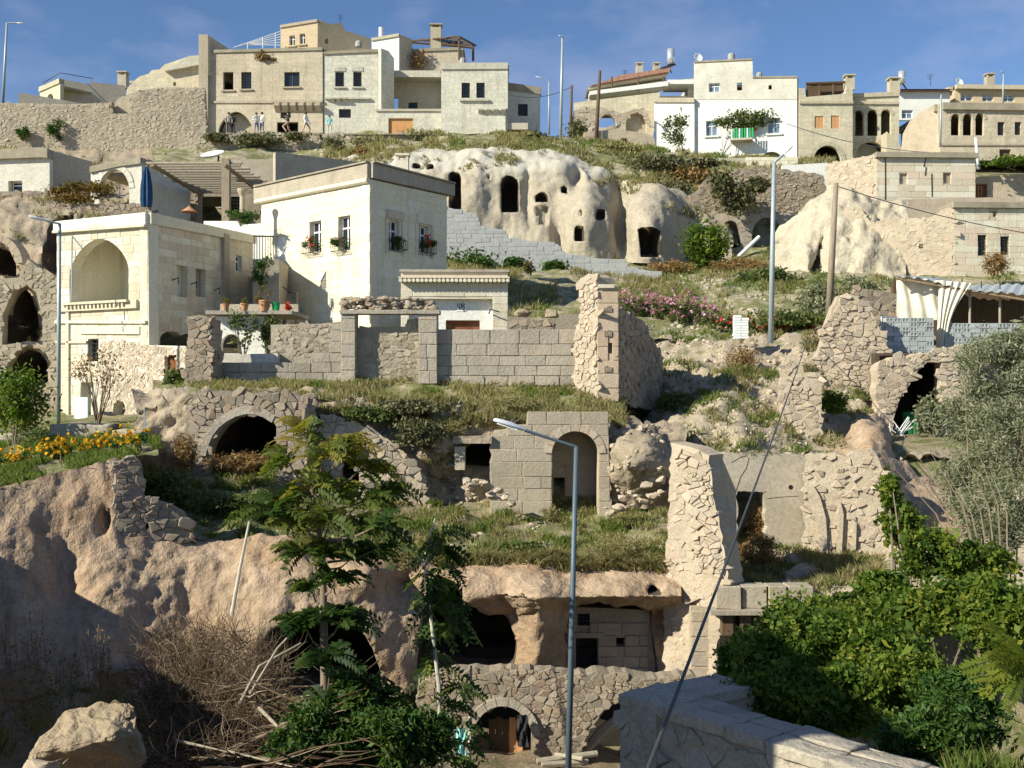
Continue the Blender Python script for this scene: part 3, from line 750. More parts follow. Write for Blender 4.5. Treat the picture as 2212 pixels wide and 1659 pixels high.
ROCKS = []
def rock_scatter(name, pts, r0, r1, m, label, group=None, seed=0, kind=None, cat='rock'):
    """many small broken stones as one object: a few angular shapes, turned and scaled"""
    if not ROCKS:
        for k in range(14):
            V, F = angular((1, .8, .62), k * 7 + 3, 0, 0)
            F = [t for f in F for t in ([f] if len(f) == 3 else [(f[0], f[q], f[q + 1]) for q in range(1, len(f) - 1)])]
            ROCKS.append((np.array([tuple(v) for v in V]), np.array(F)))
    rr = np.random.default_rng(seed + 60); Vs = []; Fs = []; o = 0
    for p in pts:
        V, F = ROCKS[rr.integers(len(ROCKS))]; a = rr.uniform(0, 6.28); c, s_ = math.cos(a), math.sin(a); r = r0 + (r1 - r0) * rr.random() ** 2.2
        W = V * (r * rr.uniform(.7, 1.3, 3)); Vs.append(np.stack([W[:, 0] * c - W[:, 1] * s_, W[:, 0] * s_ + W[:, 1] * c, W[:, 2]], 1) + np.array(p)); Fs.append(F + o); o += len(V)
    ob = mknp(name, np.concatenate(Vs), np.concatenate(Fs), m); return tag(ob, label, cat, group, 'stuff')

# ------------------------------------------------------------------ openings and houses
def window(fr, r, parent, kind='win', m_frame=None, depth=0.22, bars=(1, 1), fw=0.06, pane=None):
    """a window set back in its opening: frame with bars, and the pane as its own piece"""
    s0, h0, s1, h1 = r; mb = MB(); mf = m_frame or M['white_frame']
    o0, o1 = -depth - 0.06, -depth
    if kind in ('win', 'bar', 'shut', 'door'):
        mb.fbox(fr, s0, s0 + fw, h0, h1, o0, o1).fbox(fr, s1 - fw, s1, h0, h1, o0, o1).fbox(fr, s0 + fw, s1 - fw, h0, h0 + fw, o0, o1).fbox(fr, s0 + fw, s1 - fw, h1 - fw, h1, o0, o1)
    if kind == 'win':
        if bars[0]: mb.fbox(fr, (s0 + s1) / 2 - fw / 2, (s0 + s1) / 2 + fw / 2, h0 + fw, h1 - fw, o0 + .004, o1 - .004)
        if bars[1]: hm = h0 + (h1 - h0) * 0.66; mb.fbox(fr, s0 + fw, s1 - fw, hm - fw / 2, hm + fw / 2, o0 + .006, o1 + .004)
    w = mb.build('window', mf, parent) if mb.v else None
    par = w or parent
    if kind in ('win', 'bar'):
        mk('pane', [fr.pt(s0, h0, o0 + .02), fr.pt(s1, h0, o0 + .02), fr.pt(s1, h1, o0 + .02), fr.pt(s0, h1, o0 + .02)], [(0, 1, 2, 3)], pane or M['glass'], par)
    if kind == 'bar':
        g = MB(); nx, ny = bars; bw = 0.022
        for i in range(1, nx + 1): x = s0 + (s1 - s0) * i / (nx + 1); g.fbox(fr, x - bw / 2, x + bw / 2, h0, h1, -0.10, -0.075)
        for i in range(1, ny + 1): y = h0 + (h1 - h0) * i / (ny + 1); g.fbox(fr, s0, s1, y - bw / 2, y + bw / 2, -0.075, -0.05)
        g.build('window_bars', M['iron'], par)
    if kind in ('shut', 'door'):
        n = 2 if kind == 'shut' else 3
        for i in range(n):
            a = s0 + fw + (s1 - s0 - 2 * fw) * i / n; b = s0 + fw + (s1 - s0 - 2 * fw) * (i + 1) / n
            MB().fbox(fr, a + .012, b - .012, h0 + fw, h1 - fw, o0 + .01, o1 - .012).build('shutter' if kind == 'shut' else 'plank', mf, par)
    return w

def openings(fr, spec, parent, wallmat):
    """spec: (kind, u0, v0, u1, v1, extras) in pixels; returns hole polygons and builds the fittings"""
    holes = []
    for q in spec:
        k, u0, v0, u1, v1 = q[:5]; ex = q[5] if len(q) > 5 else {}
        r = prect(fr, u0, v0, u1, v1); s0, h0, s1, h1 = r
        if k.startswith('arch'):
            hs = h0 + (h1 - h0) * ex.get('spring', 0.5); pl = arch_poly(s0, h0, s1, hs, h1, ex.get('pt', 0.0), 12)
            holes.append(pl)
            if 'fill' in ex:
                d = ex.get('depth', 0.6)
                MB().prism(fr, arch_poly(s0 - .05, h0 - .05, s1 + .05, hs, h1 + .05, ex.get('pt', 0.0), 12), -d - 0.1, -d).build('arch_infill', ex['fill'], parent)
            if ex.get('ring'): voussoirs(fr, s0, s1, hs, h1, ex['ring'], ex.get('nv', 9), ex.get('ringm', wallmat), parent, ex.get('pt', 0.0), proud=ex.get('proud', 0.04), depth=0.2)
        else:
            holes.append(rect(s0, h0, s1, h1))
            if k in ('win', 'bar', 'shut', 'door'):
                window(fr, r, parent, k, ex.get('m'), ex.get('depth', 0.2), ex.get('bars', (1, 1)), ex.get('fw', 0.06), ex.get('pane'))
            if k == 'blind': MB().fbox(fr, s0 - .02, s1 + .02, h0 - .02, h1 + .02, -0.2, -ex.get('depth', 0.12)).build('blocked_window', ex.get('m', wallmat), parent)
        if ex.get('sill'): MB().fbox(fr, s0 - .14, s1 + .14, h0 - .13, h0 - .005, -0.05, 0.14).build('sill', ex.get('sm', wallmat), parent)
        if ex.get('hood'): MB().fbox(fr, s0 - .12, s1 + .12, h1 + .06, h1 + .42, -0.05, 0.05).build('lintel', ex.get('sm', wallmat), parent)
    return holes

def house(name, label, outline, Y, ang, depth, m, spec=(), uref=None, cornice=None, cat='house', m_side=None, roof_m=None, group=None, top_drop=0.25, crn=0.22, root=None, wall_name='wall', walls='lrb', blocks_=None, cor_out=0.12):
    """a flat-roofed stone house: outline in pixels is its front wall; depth metres deep"""
    u0 = uref if uref is not None else min(p[0] for p in outline); vb = max(p[1] for p in outline)
    fr = Fr(u0, vb, Y, ang); po = fr.poly(outline)
    t = root or thing(name, label, cat, fr.pt(po[0][0], 0), group)
    hl = openings(fr, spec, t, m_side or m)
    w = slab(wall_name, fr, po, hl, 0.35, m, t)
    if blocks_: blocks(fr, po, hl, blocks_[0], blocks_[1], blocks_[2], blocks_[3], w, seed=int(u0))
    s0 = min(p[0] for p in po); s1 = max(p[0] for p in po); hb = min(p[1] for p in po)
    hL = max(p[1] for p in po if p[0] < s0 + 0.6 * (s1 - s0)); hR = max(p[1] for p in po if p[0] > s0 + 0.4 * (s1 - s0))
    hl_ = max(p[1] for p in po if p[0] - s0 < 0.25 * (s1 - s0) + .01); hr_ = max(p[1] for p in po if s1 - p[0] < 0.25 * (s1 - s0) + .01)
    ms = m_side or m
    if 'r' in walls: slab(wall_name, fr.turn(s1 - 0.001, 90), [(0.3, hb), (depth, hb), (depth, hr_), (0.3, hr_)], (), 0.3, ms, t, o=0.0)
    if 'l' in walls:
        f2 = fr.turn(s0 + 0.001, -90); slab(wall_name, f2, [(-depth, hb), (-0.3, hb), (-0.3, hl_), (-depth, hl_)], (), 0.3, ms, t)
    if 'b' in walls: slab(wall_name, fr.off(-depth), [(s0 + .3, hb), (s1 - .3, hb), (s1 - .3, min(hl_, hr_)), (s0 + .3, min(hl_, hr_))], (), 0.3, ms, t)
    hm = min(hl_, hr_) - top_drop
    MB().fbox(fr, s0 + .31, s1 - .31, hm - 0.2, hm, -depth + .01, -0.36).build('roof', roof_m or M['roof_edge'], t)
    if cornice:
        top = [p for p in po if p[1] > hb + (max(hl_, hr_) - hb) * 0.6]; top.sort()
        mb = MB()
        for a, b in zip(top[:-1], top[1:]):
            if b[0] - a[0] < 0.05: continue
            mb.prism(fr, [(a[0], a[1] - crn), (b[0], b[1] - crn), (b[0], b[1] + .03), (a[0], a[1] + .03)], -0.38, cor_out)
        mb.build('cornice', cornice, t)
        if 'r' in walls: MB().fbox(fr.turn(s1 - 0.001, 90), 0.38, depth, hr_ - crn, hr_ + .03, -0.3, cor_out * .9).build('cornice', cornice, t)
        if 'l' in walls: MB().fbox(fr.turn(s0 + 0.001, -90), -depth, -0.38, hl_ - crn, hl_ + .03, -0.3, cor_out * .9).build('cornice', cornice, t)
    return t, fr, po, w

def chimney(t, c, w, h, m, name='chimney'):
    c = Vector(c); mb = MB(); mb.box(c.x - w / 2, c.x + w / 2, c.y - w / 2, c.y + w / 2, c.z, c.z + h)
    o = mb.build(name, m, t); k = MB()
    for dx in (-1, 1):
        for dy in (-1, 1): k.box(c.x + dx * w * .4 - .06, c.x + dx * w * .4 + .06, c.y + dy * w * .4 - .06, c.y + dy * w * .4 + .06, c.z + h, c.z + h + .22)
    k.box(c.x - w * .6, c.x + w * .6, c.y - w * .6, c.y + w * .6, c.z + h + .22, c.z + h + .32); k.build('chimney_cap', m, o)
    return o

def pole(name, label, base, top, r0, r1, m, cat='pole', group=None):
    o = MB().tube([base, Vector(base).lerp(Vector(top), 0.5), top], [r0, (r0 + r1) / 2, r1], 12).build(name, m, smooth=True)
    return tag(o, label, cat, group)
# ------------------------------------------------------------------ the land: one far-reaching sheet and the terraces and cliffs on it
def make_ground():
    prof = [(-60, -1.7), (2, -1.9), (5, -4.6), (9, -6.6), (16, -8.6), (24, -10.2), (27, -10.2), (29, -8.5), (33, -5.2), (36, -2.0), (44, -1.6), (52, 1.4), (60, 4.2), (66, 5.6), (69, 6.8), (72, 11), (80, 15), (90, 18.0), (110, 22), (150, 24), (500, 10), (1200, -20)]
    xs = np.concatenate([np.linspace(-900, -80, 12), np.linspace(-75, 75, 76), np.linspace(80, 900, 12)])
    ys = np.array([p[0] for p in prof], float); zs = np.array([p[1] for p in prof], float)
    yy = np.concatenate([np.linspace(-60, 120, 150), np.linspace(125, 1200, 40)])
    V = []
    for y in yy:
        z = np.interp(y, ys, zs)
        for x in xs: V.append((x, y, z + (0.3 * noise.noise(Vector((x * .12, y * .12, 0))) if 8 < y < 110 else 0)))
    n = len(xs); I = np.arange(len(V)).reshape(len(yy), n)
    F = np.stack([I[:-1, :-1], I[:-1, 1:], I[1:, 1:], I[1:, :-1]], -1).reshape(-1, 4)
    tag(mknp('ground', np.array(V), F, M['dry_ground'], smooth=True), kind='structure')
make_ground()

# yard at the foot of the cliffs
L_yard = loft('yard_ground', [
    [(-500, 1830, 11), (300, 1830, 11), (900, 2300, 11), (1500, 2350, 11)],
    [(-500, 1660, 17), (300, 1680, 17), (600, 1720, 17), (900, 1900, 17), (1500, 1950, 17)],
    [(-500, 1490, 22), (200, 1500, 22.5), (450, 1505, 23), (640, 1530, 23.5), (900, 1660, 23.5), (1500, 1690, 24)],
    [(-500, 1440, 26), (200, 1450, 26), (640, 1480, 27), (900, 1560, 27), (1500, 1640, 27)]], 14, 16, M['soil'], 0.14, 0.8, seed=2)

# pink cliff with its caves, from the unseen left spur, shaped to cast shade, to the broken wall on the right
CAVE_A = [(560, 1510), (562, 1402), (590, 1365), (640, 1335), (690, 1322), (740, 1334), (780, 1362), (806, 1400), (826, 1450), (838, 1510)]
CAVE_B = [(903, 1446), (912, 1330), (925, 1275), (942, 1252), (975, 1268), (1020, 1298), (1058, 1316), (1094, 1328), (1110, 1366), (1117, 1406), (1110, 1446)]
CAVE_C = [(1220, 1462), (1224, 1350), (1240, 1316), (1300, 1309), (1368, 1318), (1408, 1330), (1424, 1462)]
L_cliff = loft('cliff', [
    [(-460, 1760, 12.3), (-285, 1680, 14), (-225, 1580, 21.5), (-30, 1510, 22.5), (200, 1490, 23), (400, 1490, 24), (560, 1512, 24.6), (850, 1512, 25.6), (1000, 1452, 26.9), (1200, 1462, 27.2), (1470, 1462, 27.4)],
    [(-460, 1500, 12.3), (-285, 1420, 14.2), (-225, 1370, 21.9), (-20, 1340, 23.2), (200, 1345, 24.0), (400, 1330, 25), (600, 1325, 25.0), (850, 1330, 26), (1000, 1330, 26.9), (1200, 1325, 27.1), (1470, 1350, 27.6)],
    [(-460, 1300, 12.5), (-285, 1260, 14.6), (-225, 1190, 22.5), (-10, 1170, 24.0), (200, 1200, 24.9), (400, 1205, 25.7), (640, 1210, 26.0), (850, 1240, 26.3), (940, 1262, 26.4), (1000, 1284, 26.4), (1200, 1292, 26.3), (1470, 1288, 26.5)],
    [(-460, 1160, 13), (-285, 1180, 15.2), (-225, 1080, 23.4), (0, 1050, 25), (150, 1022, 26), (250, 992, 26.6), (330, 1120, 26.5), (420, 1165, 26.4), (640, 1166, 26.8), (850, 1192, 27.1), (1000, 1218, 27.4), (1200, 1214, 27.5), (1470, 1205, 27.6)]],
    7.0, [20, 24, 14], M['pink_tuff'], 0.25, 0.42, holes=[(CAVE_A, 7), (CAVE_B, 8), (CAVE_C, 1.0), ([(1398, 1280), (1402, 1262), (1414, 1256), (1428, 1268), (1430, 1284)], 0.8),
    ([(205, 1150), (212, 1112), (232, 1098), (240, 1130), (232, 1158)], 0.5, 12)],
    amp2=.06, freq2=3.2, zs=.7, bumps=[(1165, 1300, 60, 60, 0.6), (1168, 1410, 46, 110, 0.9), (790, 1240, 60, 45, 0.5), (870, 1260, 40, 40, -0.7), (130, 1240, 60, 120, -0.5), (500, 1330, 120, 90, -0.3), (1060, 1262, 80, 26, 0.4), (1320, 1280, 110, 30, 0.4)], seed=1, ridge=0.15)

# marigold terrace in front of the left house
L_marigold = loft('flower_terrace', [
    [(-225, 1082, 23.5), (0, 1052, 25), (150, 1024, 26), (250, 994, 26.6), (345, 985, 27.2)],
    [(-225, 1000, 28.5), (0, 985, 29.5), (150, 965, 31), (345, 955, 31.4)],
    [(-225, 930, 37), (0, 925, 38), (345, 905, 39)],
    [(-225, 900, 48), (0, 895, 48), (345, 885, 48)]], 9, 9, M['grassy'], 0.16, 0.9, seed=5)

# grass terrace between the caves and the arched ruins
L_low = loft('lower_terrace', [
    [(300, 1130, 26.6), (420, 1167, 26.45), (640, 1168, 26.85), (850, 1194, 27.15), (1000, 1220, 27.45), (1200, 1216, 27.55), (1480, 1207, 27.65)],
    [(300, 1070, 29), (430, 1095, 29.2), (640, 1110, 29.8), (850, 1135, 30.2), (1000, 1145, 30.2), (1200, 1155, 30.4), (1480, 1150, 30.4)],
    [(300, 1010, 31.7), (430, 1028, 32), (600, 1045, 32.4), (700, 1062, 32.8), (920, 1085, 33.2), (1060, 1100, 33.3), (1200, 1108, 33.4), (1300, 1106, 33.4), (1480, 1095, 33.2)],
    [(300, 1000, 36), (1480, 1060, 36)]], 8, [14, 12, 4], M['grassy'], 0.22, 0.8, seed=8)

# rock bank under the gate terrace, with the cave mouths behind the walls
ARCH1 = [(436, 1032), (440, 990), (452, 952), (478, 918), (510, 896), (545, 888), (580, 896), (604, 912), (604, 1045)]
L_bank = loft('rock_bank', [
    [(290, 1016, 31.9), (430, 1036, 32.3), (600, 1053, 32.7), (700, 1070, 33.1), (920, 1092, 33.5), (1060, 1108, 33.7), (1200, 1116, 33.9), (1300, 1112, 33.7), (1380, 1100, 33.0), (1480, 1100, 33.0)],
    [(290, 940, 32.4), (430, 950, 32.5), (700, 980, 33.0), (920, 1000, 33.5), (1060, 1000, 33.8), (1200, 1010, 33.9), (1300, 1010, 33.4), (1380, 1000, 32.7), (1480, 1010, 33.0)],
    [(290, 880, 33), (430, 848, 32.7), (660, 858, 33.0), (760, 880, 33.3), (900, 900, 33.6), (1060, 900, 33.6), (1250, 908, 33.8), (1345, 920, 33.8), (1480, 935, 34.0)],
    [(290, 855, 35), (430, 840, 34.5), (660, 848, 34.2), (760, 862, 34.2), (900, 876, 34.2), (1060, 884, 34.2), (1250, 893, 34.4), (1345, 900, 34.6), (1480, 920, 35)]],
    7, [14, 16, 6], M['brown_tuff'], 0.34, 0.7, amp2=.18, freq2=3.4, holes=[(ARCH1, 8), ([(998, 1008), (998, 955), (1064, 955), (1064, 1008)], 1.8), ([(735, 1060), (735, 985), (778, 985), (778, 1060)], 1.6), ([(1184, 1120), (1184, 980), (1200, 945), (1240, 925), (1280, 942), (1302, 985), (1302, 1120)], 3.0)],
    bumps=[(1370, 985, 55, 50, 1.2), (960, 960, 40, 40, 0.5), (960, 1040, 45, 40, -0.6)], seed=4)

# gate terrace
L_gate = loft('gate_terrace', [
    [(330, 890, 33.2), (430, 850, 33.0), (660, 860, 33.2), (760, 884, 33.4), (900, 900, 33.6), (1060, 905, 33.7), (1250, 912, 33.9), (1350, 922, 34.0)],
    [(330, 850, 35.4), (430, 838, 35.0), (660, 843, 35.0), (760, 858, 35.0), (900, 862, 35.2), (1060, 866, 35.2), (1250, 872, 35.4), (1350, 880, 35.6)],
    [(330, 826, 37.4), (430, 824, 37.4), (760, 826, 37.4), (1060, 826, 37.4), (1350, 840, 37.6)],
    [(330, 822, 47), (1350, 812, 47)]], 8, [10, 12, 6], M['grassy'], 0.16, 0.9, seed=6)

# slope on the right with the footpath, below the cosmos garden
L_right = loft('right_slope', [
    [(1320, 1070, 33.0), (1450, 1055, 32.4), (1600, 990, 33), (1750, 975, 34.6), (1900, 985, 35.5), (2300, 1010, 35.5)],
    [(1320, 985, 35), (1400, 985, 35), (1460, 945, 35), (1600, 910, 36), (1700, 930, 37), (1880, 960, 37.4), (1930, 985, 37.5), (2300, 985, 38)],
    [(1320, 920, 39.3), (1390, 925, 39.3), (1460, 880, 39.0), (1540, 815, 40), (1700, 795, 41), (1860, 880, 39.8), (1915, 962, 39.4), (2300, 968, 39.6)],
    [(1320, 860, 42.2), (1390, 850, 42.2), (1450, 790, 42.2), (1500, 772, 42.4), (1600, 764, 43.0), (1760, 760, 43), (1860, 800, 43), (1915, 945, 44), (2300, 945, 44)],
    [(1320, 708, 46), (1460, 738, 45.4), (1600, 734, 45.8), (1760, 728, 46), (2300, 730, 47)]], 9, [12, 14, 12, 6], M['rubble_earth'], 0.34, 0.6, seed=9, amp2=.16, freq2=2.4, bumps=[(1440, 860, 30, 60, .5)])

# garden slope up to the tuff caves
L_mid = loft('garden_slope', [
    [(920, 760, 42), (1200, 745, 42.5), (1320, 715, 45), (1460, 742, 45), (1600, 738, 45.4), (1760, 732, 45.6), (2300, 730, 46.5)],
    [(920, 665, 48), (1100, 660, 49.5), (1300, 655, 50.5), (1450, 690, 50), (1600, 680, 50.5), (1780, 665, 51), (2300, 640, 52)],
    [(920, 605, 54), (1100, 592, 56), (1300, 598, 57), (1450, 618, 57), (1650, 598, 58), (1780, 600, 57.5), (2300, 600, 57)],
    [(920, 560, 61), (1000, 572, 61.2), (1100, 588, 61.6), (1400, 606, 62.4), (1470, 585, 64.5), (1520, 565, 65.5), (1700, 560, 65), (2300, 560, 63)],
    [(920, 530, 66), (2300, 540, 70)]], 11, [12, 12, 12, 3], M['slope'], 0.3, 0.45, seed=12)

# white tuff outcrop with the carved dwellings
def capsule(u, v0, v1, w, n=8):
    h = w / 2; out = [(u - h, v1), (u - h * 1.0, (v0 + v1) / 2)]
    for i in range(n + 1):
        t = math.pi * (1 - i / n); out.append((u + h * math.cos(t), v0 + h - h * math.sin(t)))
    return out + [(u + h, (v0 + v1) / 2), (u + h, v1)]
L_tuff = loft('tuff_outcrop', [
    [(740, 480, 66), (970, 472, 66), (1060, 520, 65.6), (1200, 548, 65.2), (1320, 566, 65), (1470, 572, 64.8), (1580, 574, 65.5)],
    [(740, 430, 66.6), (970, 425, 66.6), (1060, 450, 66.4), (1200, 470, 66.2), (1330, 490, 65.8), (1470, 510, 65.6), (1580, 545, 66.4)],
    [(740, 380, 67.4), (860, 378, 67.4), (970, 380, 67.4), (1060, 385, 67.2), (1200, 400, 67.0), (1330, 440, 66.8), (1450, 450, 66.4), (1580, 520, 67.2)],
    [(740, 345, 69.0), (860, 338, 69.0), (1000, 325, 68.8), (1100, 345, 68.6), (1230, 352, 68.2), (1320, 395, 68.2), (1390, 402, 67.8), (1470, 430, 67.6), (1580, 508, 68.0)],
    [(740, 338, 71), (860, 330, 71), (1000, 316, 71), (1230, 338, 71), (1330, 382, 70.5), (1470, 420, 69.6), (1580, 500, 69.6)]],
    4.2, [16, 18, 16, 6], M['white_tuff'], 0.4, 0.4, amp2=.05, freq2=1.5, zs=.3, ridge=.35, holes=[
        (capsule(1101, 382, 462, 38), 3.0), (capsule(983, 372, 470, 26), 1.8), (capsule(1170, 416, 438, 28), 1.2), ([(1156, 446), (1186, 444), (1184, 490), (1160, 490)], 0.5),
        (capsule(1219, 402, 416, 16), 0.9), (capsule(1293, 455, 478, 20), 0.8), (capsule(1251, 488, 522, 24), 1.3), (capsule(1256, 455, 470, 9), 0.5), (capsule(1054, 378, 390, 9), 0.6),
        ([(1384, 556), (1384, 500), (1390, 494), (1424, 499), (1427, 556)], 2.6), (capsule(900, 352, 366, 18), 1.0), (capsule(930, 356, 372, 16), 0.8)],
    bumps=[(1265, 470, 50, 90, 1.7), (1340, 470, 14, 90, -2.2), (1405, 490, 48, 90, 1.8), (1205, 520, 12, 50, -0.8), (1010, 420, 40, 60, 0.7), (1140, 420, 12, 60, -0.6), (1160, 365, 90, 16, 0.7), (1245, 390, 16, 30, -1.2), (1490, 520, 30, 40, -1.0)], seed=3)

# slope from the outcrop up to the street of houses
L_up = loft('upper_slope', [
    [(330, 392, 67), (700, 380, 69), (860, 356, 69.8), (1000, 340, 69.8), (1230, 364, 69.6), (1330, 408, 69.2), (1470, 446, 68.4), (1580, 520, 68.6), (1640, 570, 68.6), (1800, 570, 68.6)],
    [(330, 345, 73), (700, 338, 75), (1000, 306, 76), (1230, 318, 76), (1330, 345, 74), (1470, 390, 72), (1580, 430, 71), (1800, 470, 71)],
    [(330, 318, 80), (700, 312, 82), (1000, 296, 84), (1230, 304, 84), (1400, 330, 80), (1500, 360, 75), (1800, 362, 75)],
    [(330, 292, 90), (700, 290, 91), (1000, 290, 91), (1200, 298, 89), (1400, 316, 86), (1500, 340, 84), (1800, 352, 84)],
    [(330, 292, 110), (1200, 300, 110), (1800, 350, 105)]], 10, [10, 10, 8, 3], M['slope'], 0.35, 0.4, seed=15)

# hillside on the far left behind the low house
ARCH_L = [([(8, 740), (10, 690), (18, 655), (36, 630), (52, 622), (70, 640), (82, 680), (86, 740)], 2.4), ([(20, 835), (24, 790), (40, 765), (62, 754), (86, 762), (105, 785), (104, 835)], 2.6),
          ([(-60, 596), (-40, 540), (-10, 526), (20, 540), (35, 570), (33, 596)], 2.2), ([(92, 588), (93, 530), (104, 492), (126, 466), (160, 462), (160, 588)], 1.4)]
L_left = loft('left_hillside', [
    [(-420, 905, 46), (0, 900, 46), (150, 905, 46), (340, 900, 50)], [(-420, 760, 47), (0, 745, 47), (150, 750, 47), (340, 740, 51)],
    [(-420, 600, 49), (0, 600, 48.6), (150, 600, 48.6), (340, 600, 53)], [(-420, 480, 51), (0, 478, 50.5), (150, 470, 51), (340, 470, 55)],
    [(-420, 425, 56), (0, 420, 56), (150, 440, 55), (340, 455, 57)], [(-420, 418, 59), (0, 416, 59), (340, 440, 59)], [(-420, 345, 74), (0, 338, 75), (340, 345, 76)], [(-420, 330, 80), (0, 322, 80), (340, 318, 81)]],
    6, [16, 16, 14, 8, 3, 6, 3], M['brown_tuff'], 0.3, 0.5, amp2=.14, holes=ARCH_L, seed=21)

# pale crag beside the right-hand ruins
L_crag = loft('pale_crag', [
    [(1670, 604, 59), (1760, 606, 58.5), (1860, 625, 57.5), (1960, 640, 57)], [(1670, 560, 60.5), (1740, 540, 59.6), (1860, 540, 58.6), (1960, 560, 58.4)],
    [(1690, 520, 62), (1750, 480, 61), (1860, 470, 60), (1960, 480, 60)][0:4], [(1670, 500, 64), (1750, 440, 62.6), (1790, 408, 62.6), (1860, 430, 61.6), (1960, 440, 61.6)]],
    5, [12, 12, 10], M['chalk'], 0.45, 0.35, amp2=.2, freq2=1.8, zs=.8, ridge=.3, holes=[([(1752, 600), (1768, 530), (1780, 502), (1786, 520), (1776, 580), (1764, 606)], 0.8, 10)], bumps=[(1745, 560, 20, 50, 0.8), (1800, 560, 26, 80, 0.6)], seed=7)

# floor of the roofless room on the right, and the ground right of it
L_room = loft('ruin_floor', [
    [(1480, 1290, 26.5), (1700, 1290, 26.4), (1900, 1290, 26.2), (2350, 1290, 25)], [(1480, 1252, 28.5), (1700, 1258, 28.5), (1900, 1240, 28.5), (2350, 1180, 28)],
    [(1480, 1200, 31), (1700, 1206, 31), (1900, 1200, 31), (2350, 1100, 31)], [(1480, 1140, 33.5), (1700, 1150, 33.5), (1900, 1150, 34), (2350, 1010, 35)]], 9, [10, 12, 8], M['rubble_earth'], 0.25, 0.8, seed=17, amp2=.12)
# ------------------------------------------------------------------ the street of houses on the skyline, left group
BARS = dict(bars=(3, 5), m=M['dark_wood'])
def corbels(fr, t, u0, u1, v0, v1, n, m, out=0.5):
    for i in range(n):
        a = u0 + (u1 - u0) * (i + 0.5) / n; w = (u1 - u0) / n * 0.32
        s0, h0, s1, h1 = prect(fr, a - w, v0, a + w, v1)
        MB().prism(fr.turn((s0 + s1) / 2, 90), [(0, h0), (0, h1), (-out, h1), (-out, h1 - (h1 - h0) * .35), (-out * .45, h0 + (h1 - h0) * .2)], -(s1 - s0) / 2, (s1 - s0) / 2).build('corbel', m, t)
def band(fr, t, u0, u1, v, th, out, m, name='string_course'):
    s0, h0 = fr.at(u0, v); s1, h1 = fr.at(u1, v)
    MB().prism(fr, [(s0, h0 - th), (s1, h1 - th), (s1, h1), (s0, h0)], -0.05, out).build(name, m, t)

# broad old mansion with the people in front
tA, fA, pA, wA = house('mansion', 'weathered tan stone mansion with pointed arch, people standing in front of it', [(447, 287), (697, 287), (697, 104), (447, 110)], 92, -4, 9, M['tan_wall'], [
    ('hole', 482, 156, 504, 195, dict(sill=1)), ('bar', 521, 156, 543, 193, dict(BARS, sill=1)), ('win', 614, 156, 647, 188, dict(sill=1, m=M['dark_wood'], bars=(1, 0))),
    ('arch', 472, 241, 546, 290, dict(spring=.15, pt=.45, fill=M['plaster'], depth=0.9)), ('hole', 598, 264, 644, 290), ('bar', 606, 243, 628, 256, dict(BARS))], cornice=M['roof_edge'])
band(fA, tA, 447, 590, 219, .18, .1, M['tan_wall']); band(fA, tA, 592, 697, 217, .2, .12, M['tan_wall']); corbels(fA, tA, 592, 697, 225, 243, 6, M['tan_wall'])
f_ = Fr(429, 290, 91.6, 0); MB().fbox(f_, 0, f_.at(449, 200)[0], 0, f_.at(430, 75)[1], -0.7, 0).build('end_pier', M['tan_wall'], tA)
f2 = f_.turn(0.8, 60); slab('wall', f2, [(0, 5), (3.6, 5), (3.6, f_.at(430, 96)[1]), (0.0, f_.at(430, 76)[1])], (), .4, M['tan_wall'], tA)
bush('hanging_plant', 'dry plant spilling over the parapet of the tan mansion', 'plant', P(575, 122, 91.6), (1.0, .3, .5), 700, .09, M['leaf_dry'], stems=2, seed=5)

tB, fB, pB, wB = house('stone_house', 'grey-white stone house with two barred upper windows, right of the tan mansion', [(699, 290), (816, 290), (816, 108), (760, 110), (699, 113)], 91.4, 2, 7, M['pale_wall'], [
    ('bar', 724, 156, 743, 188, dict(BARS, sill=1, hood=1)), ('bar', 763, 156, 781, 188, dict(BARS, sill=1, hood=1)), ('bar', 732, 236, 758, 255, dict(BARS, bars=(5, 4)))], cornice=M['roof_edge'])
band(fB, tB, 702, 800, 212, .14, .22, M['pale_wall'], 'ledge'); corbels(fB, tB, 712, 752, 213, 222, 3, M['pale_wall'], .4)
f2 = Fr(816, 290, 91.2, 62); slab('wall', f2, f2.poly([(816, 290), (844, 290), (844, 128), (832, 112), (816, 106)]), (), .3, M['pale_wall'], tB, o=.35)

tC, fC, pC, wC = house('ochre_house', 'small ochre house on the highest roof with two white windows', [(606, 106), (686, 106), (686, 43), (606, 56)], 99, -12, 7, M['orange_wall'], [
    ('win', 625, 77, 637, 99, dict(sill=1)), ('win', 647, 73, 659, 96, dict(sill=1))], cornice=M['tan_wall'])
f2 = Fr(686, 106, 98.6, 40); slab('wall', f2, f2.poly([(686, 130), (800, 130), (800, 84), (745, 66), (738, 50), (713, 52), (686, 43)]), (f2.poly([(702, 84), (709, 84), (709, 95), (702, 95)]),), .3, M['orange_wall'], tC)
# white pipe frame for vines left of the ochre house
tr = thing('trellis', 'sloping white pipe trellis against the sky beside the ochre house', 'trellis', P(505, 106, 97))
for k in range(6):
    v0 = 103 - k * 1.2; MB().tube([P(505 + k * 3, v0, 95 + k * .8), P(607, 68 + k * 6, 97 + k * .4)], .035, 5).build('rail', M['white_frame'], tr)
for u, v in ((535, 94), (568, 82), (595, 72)): MB().tube([P(u, 112, 96), P(u, v, 96)], .04, 5).build('post', M['white_frame'], tr)

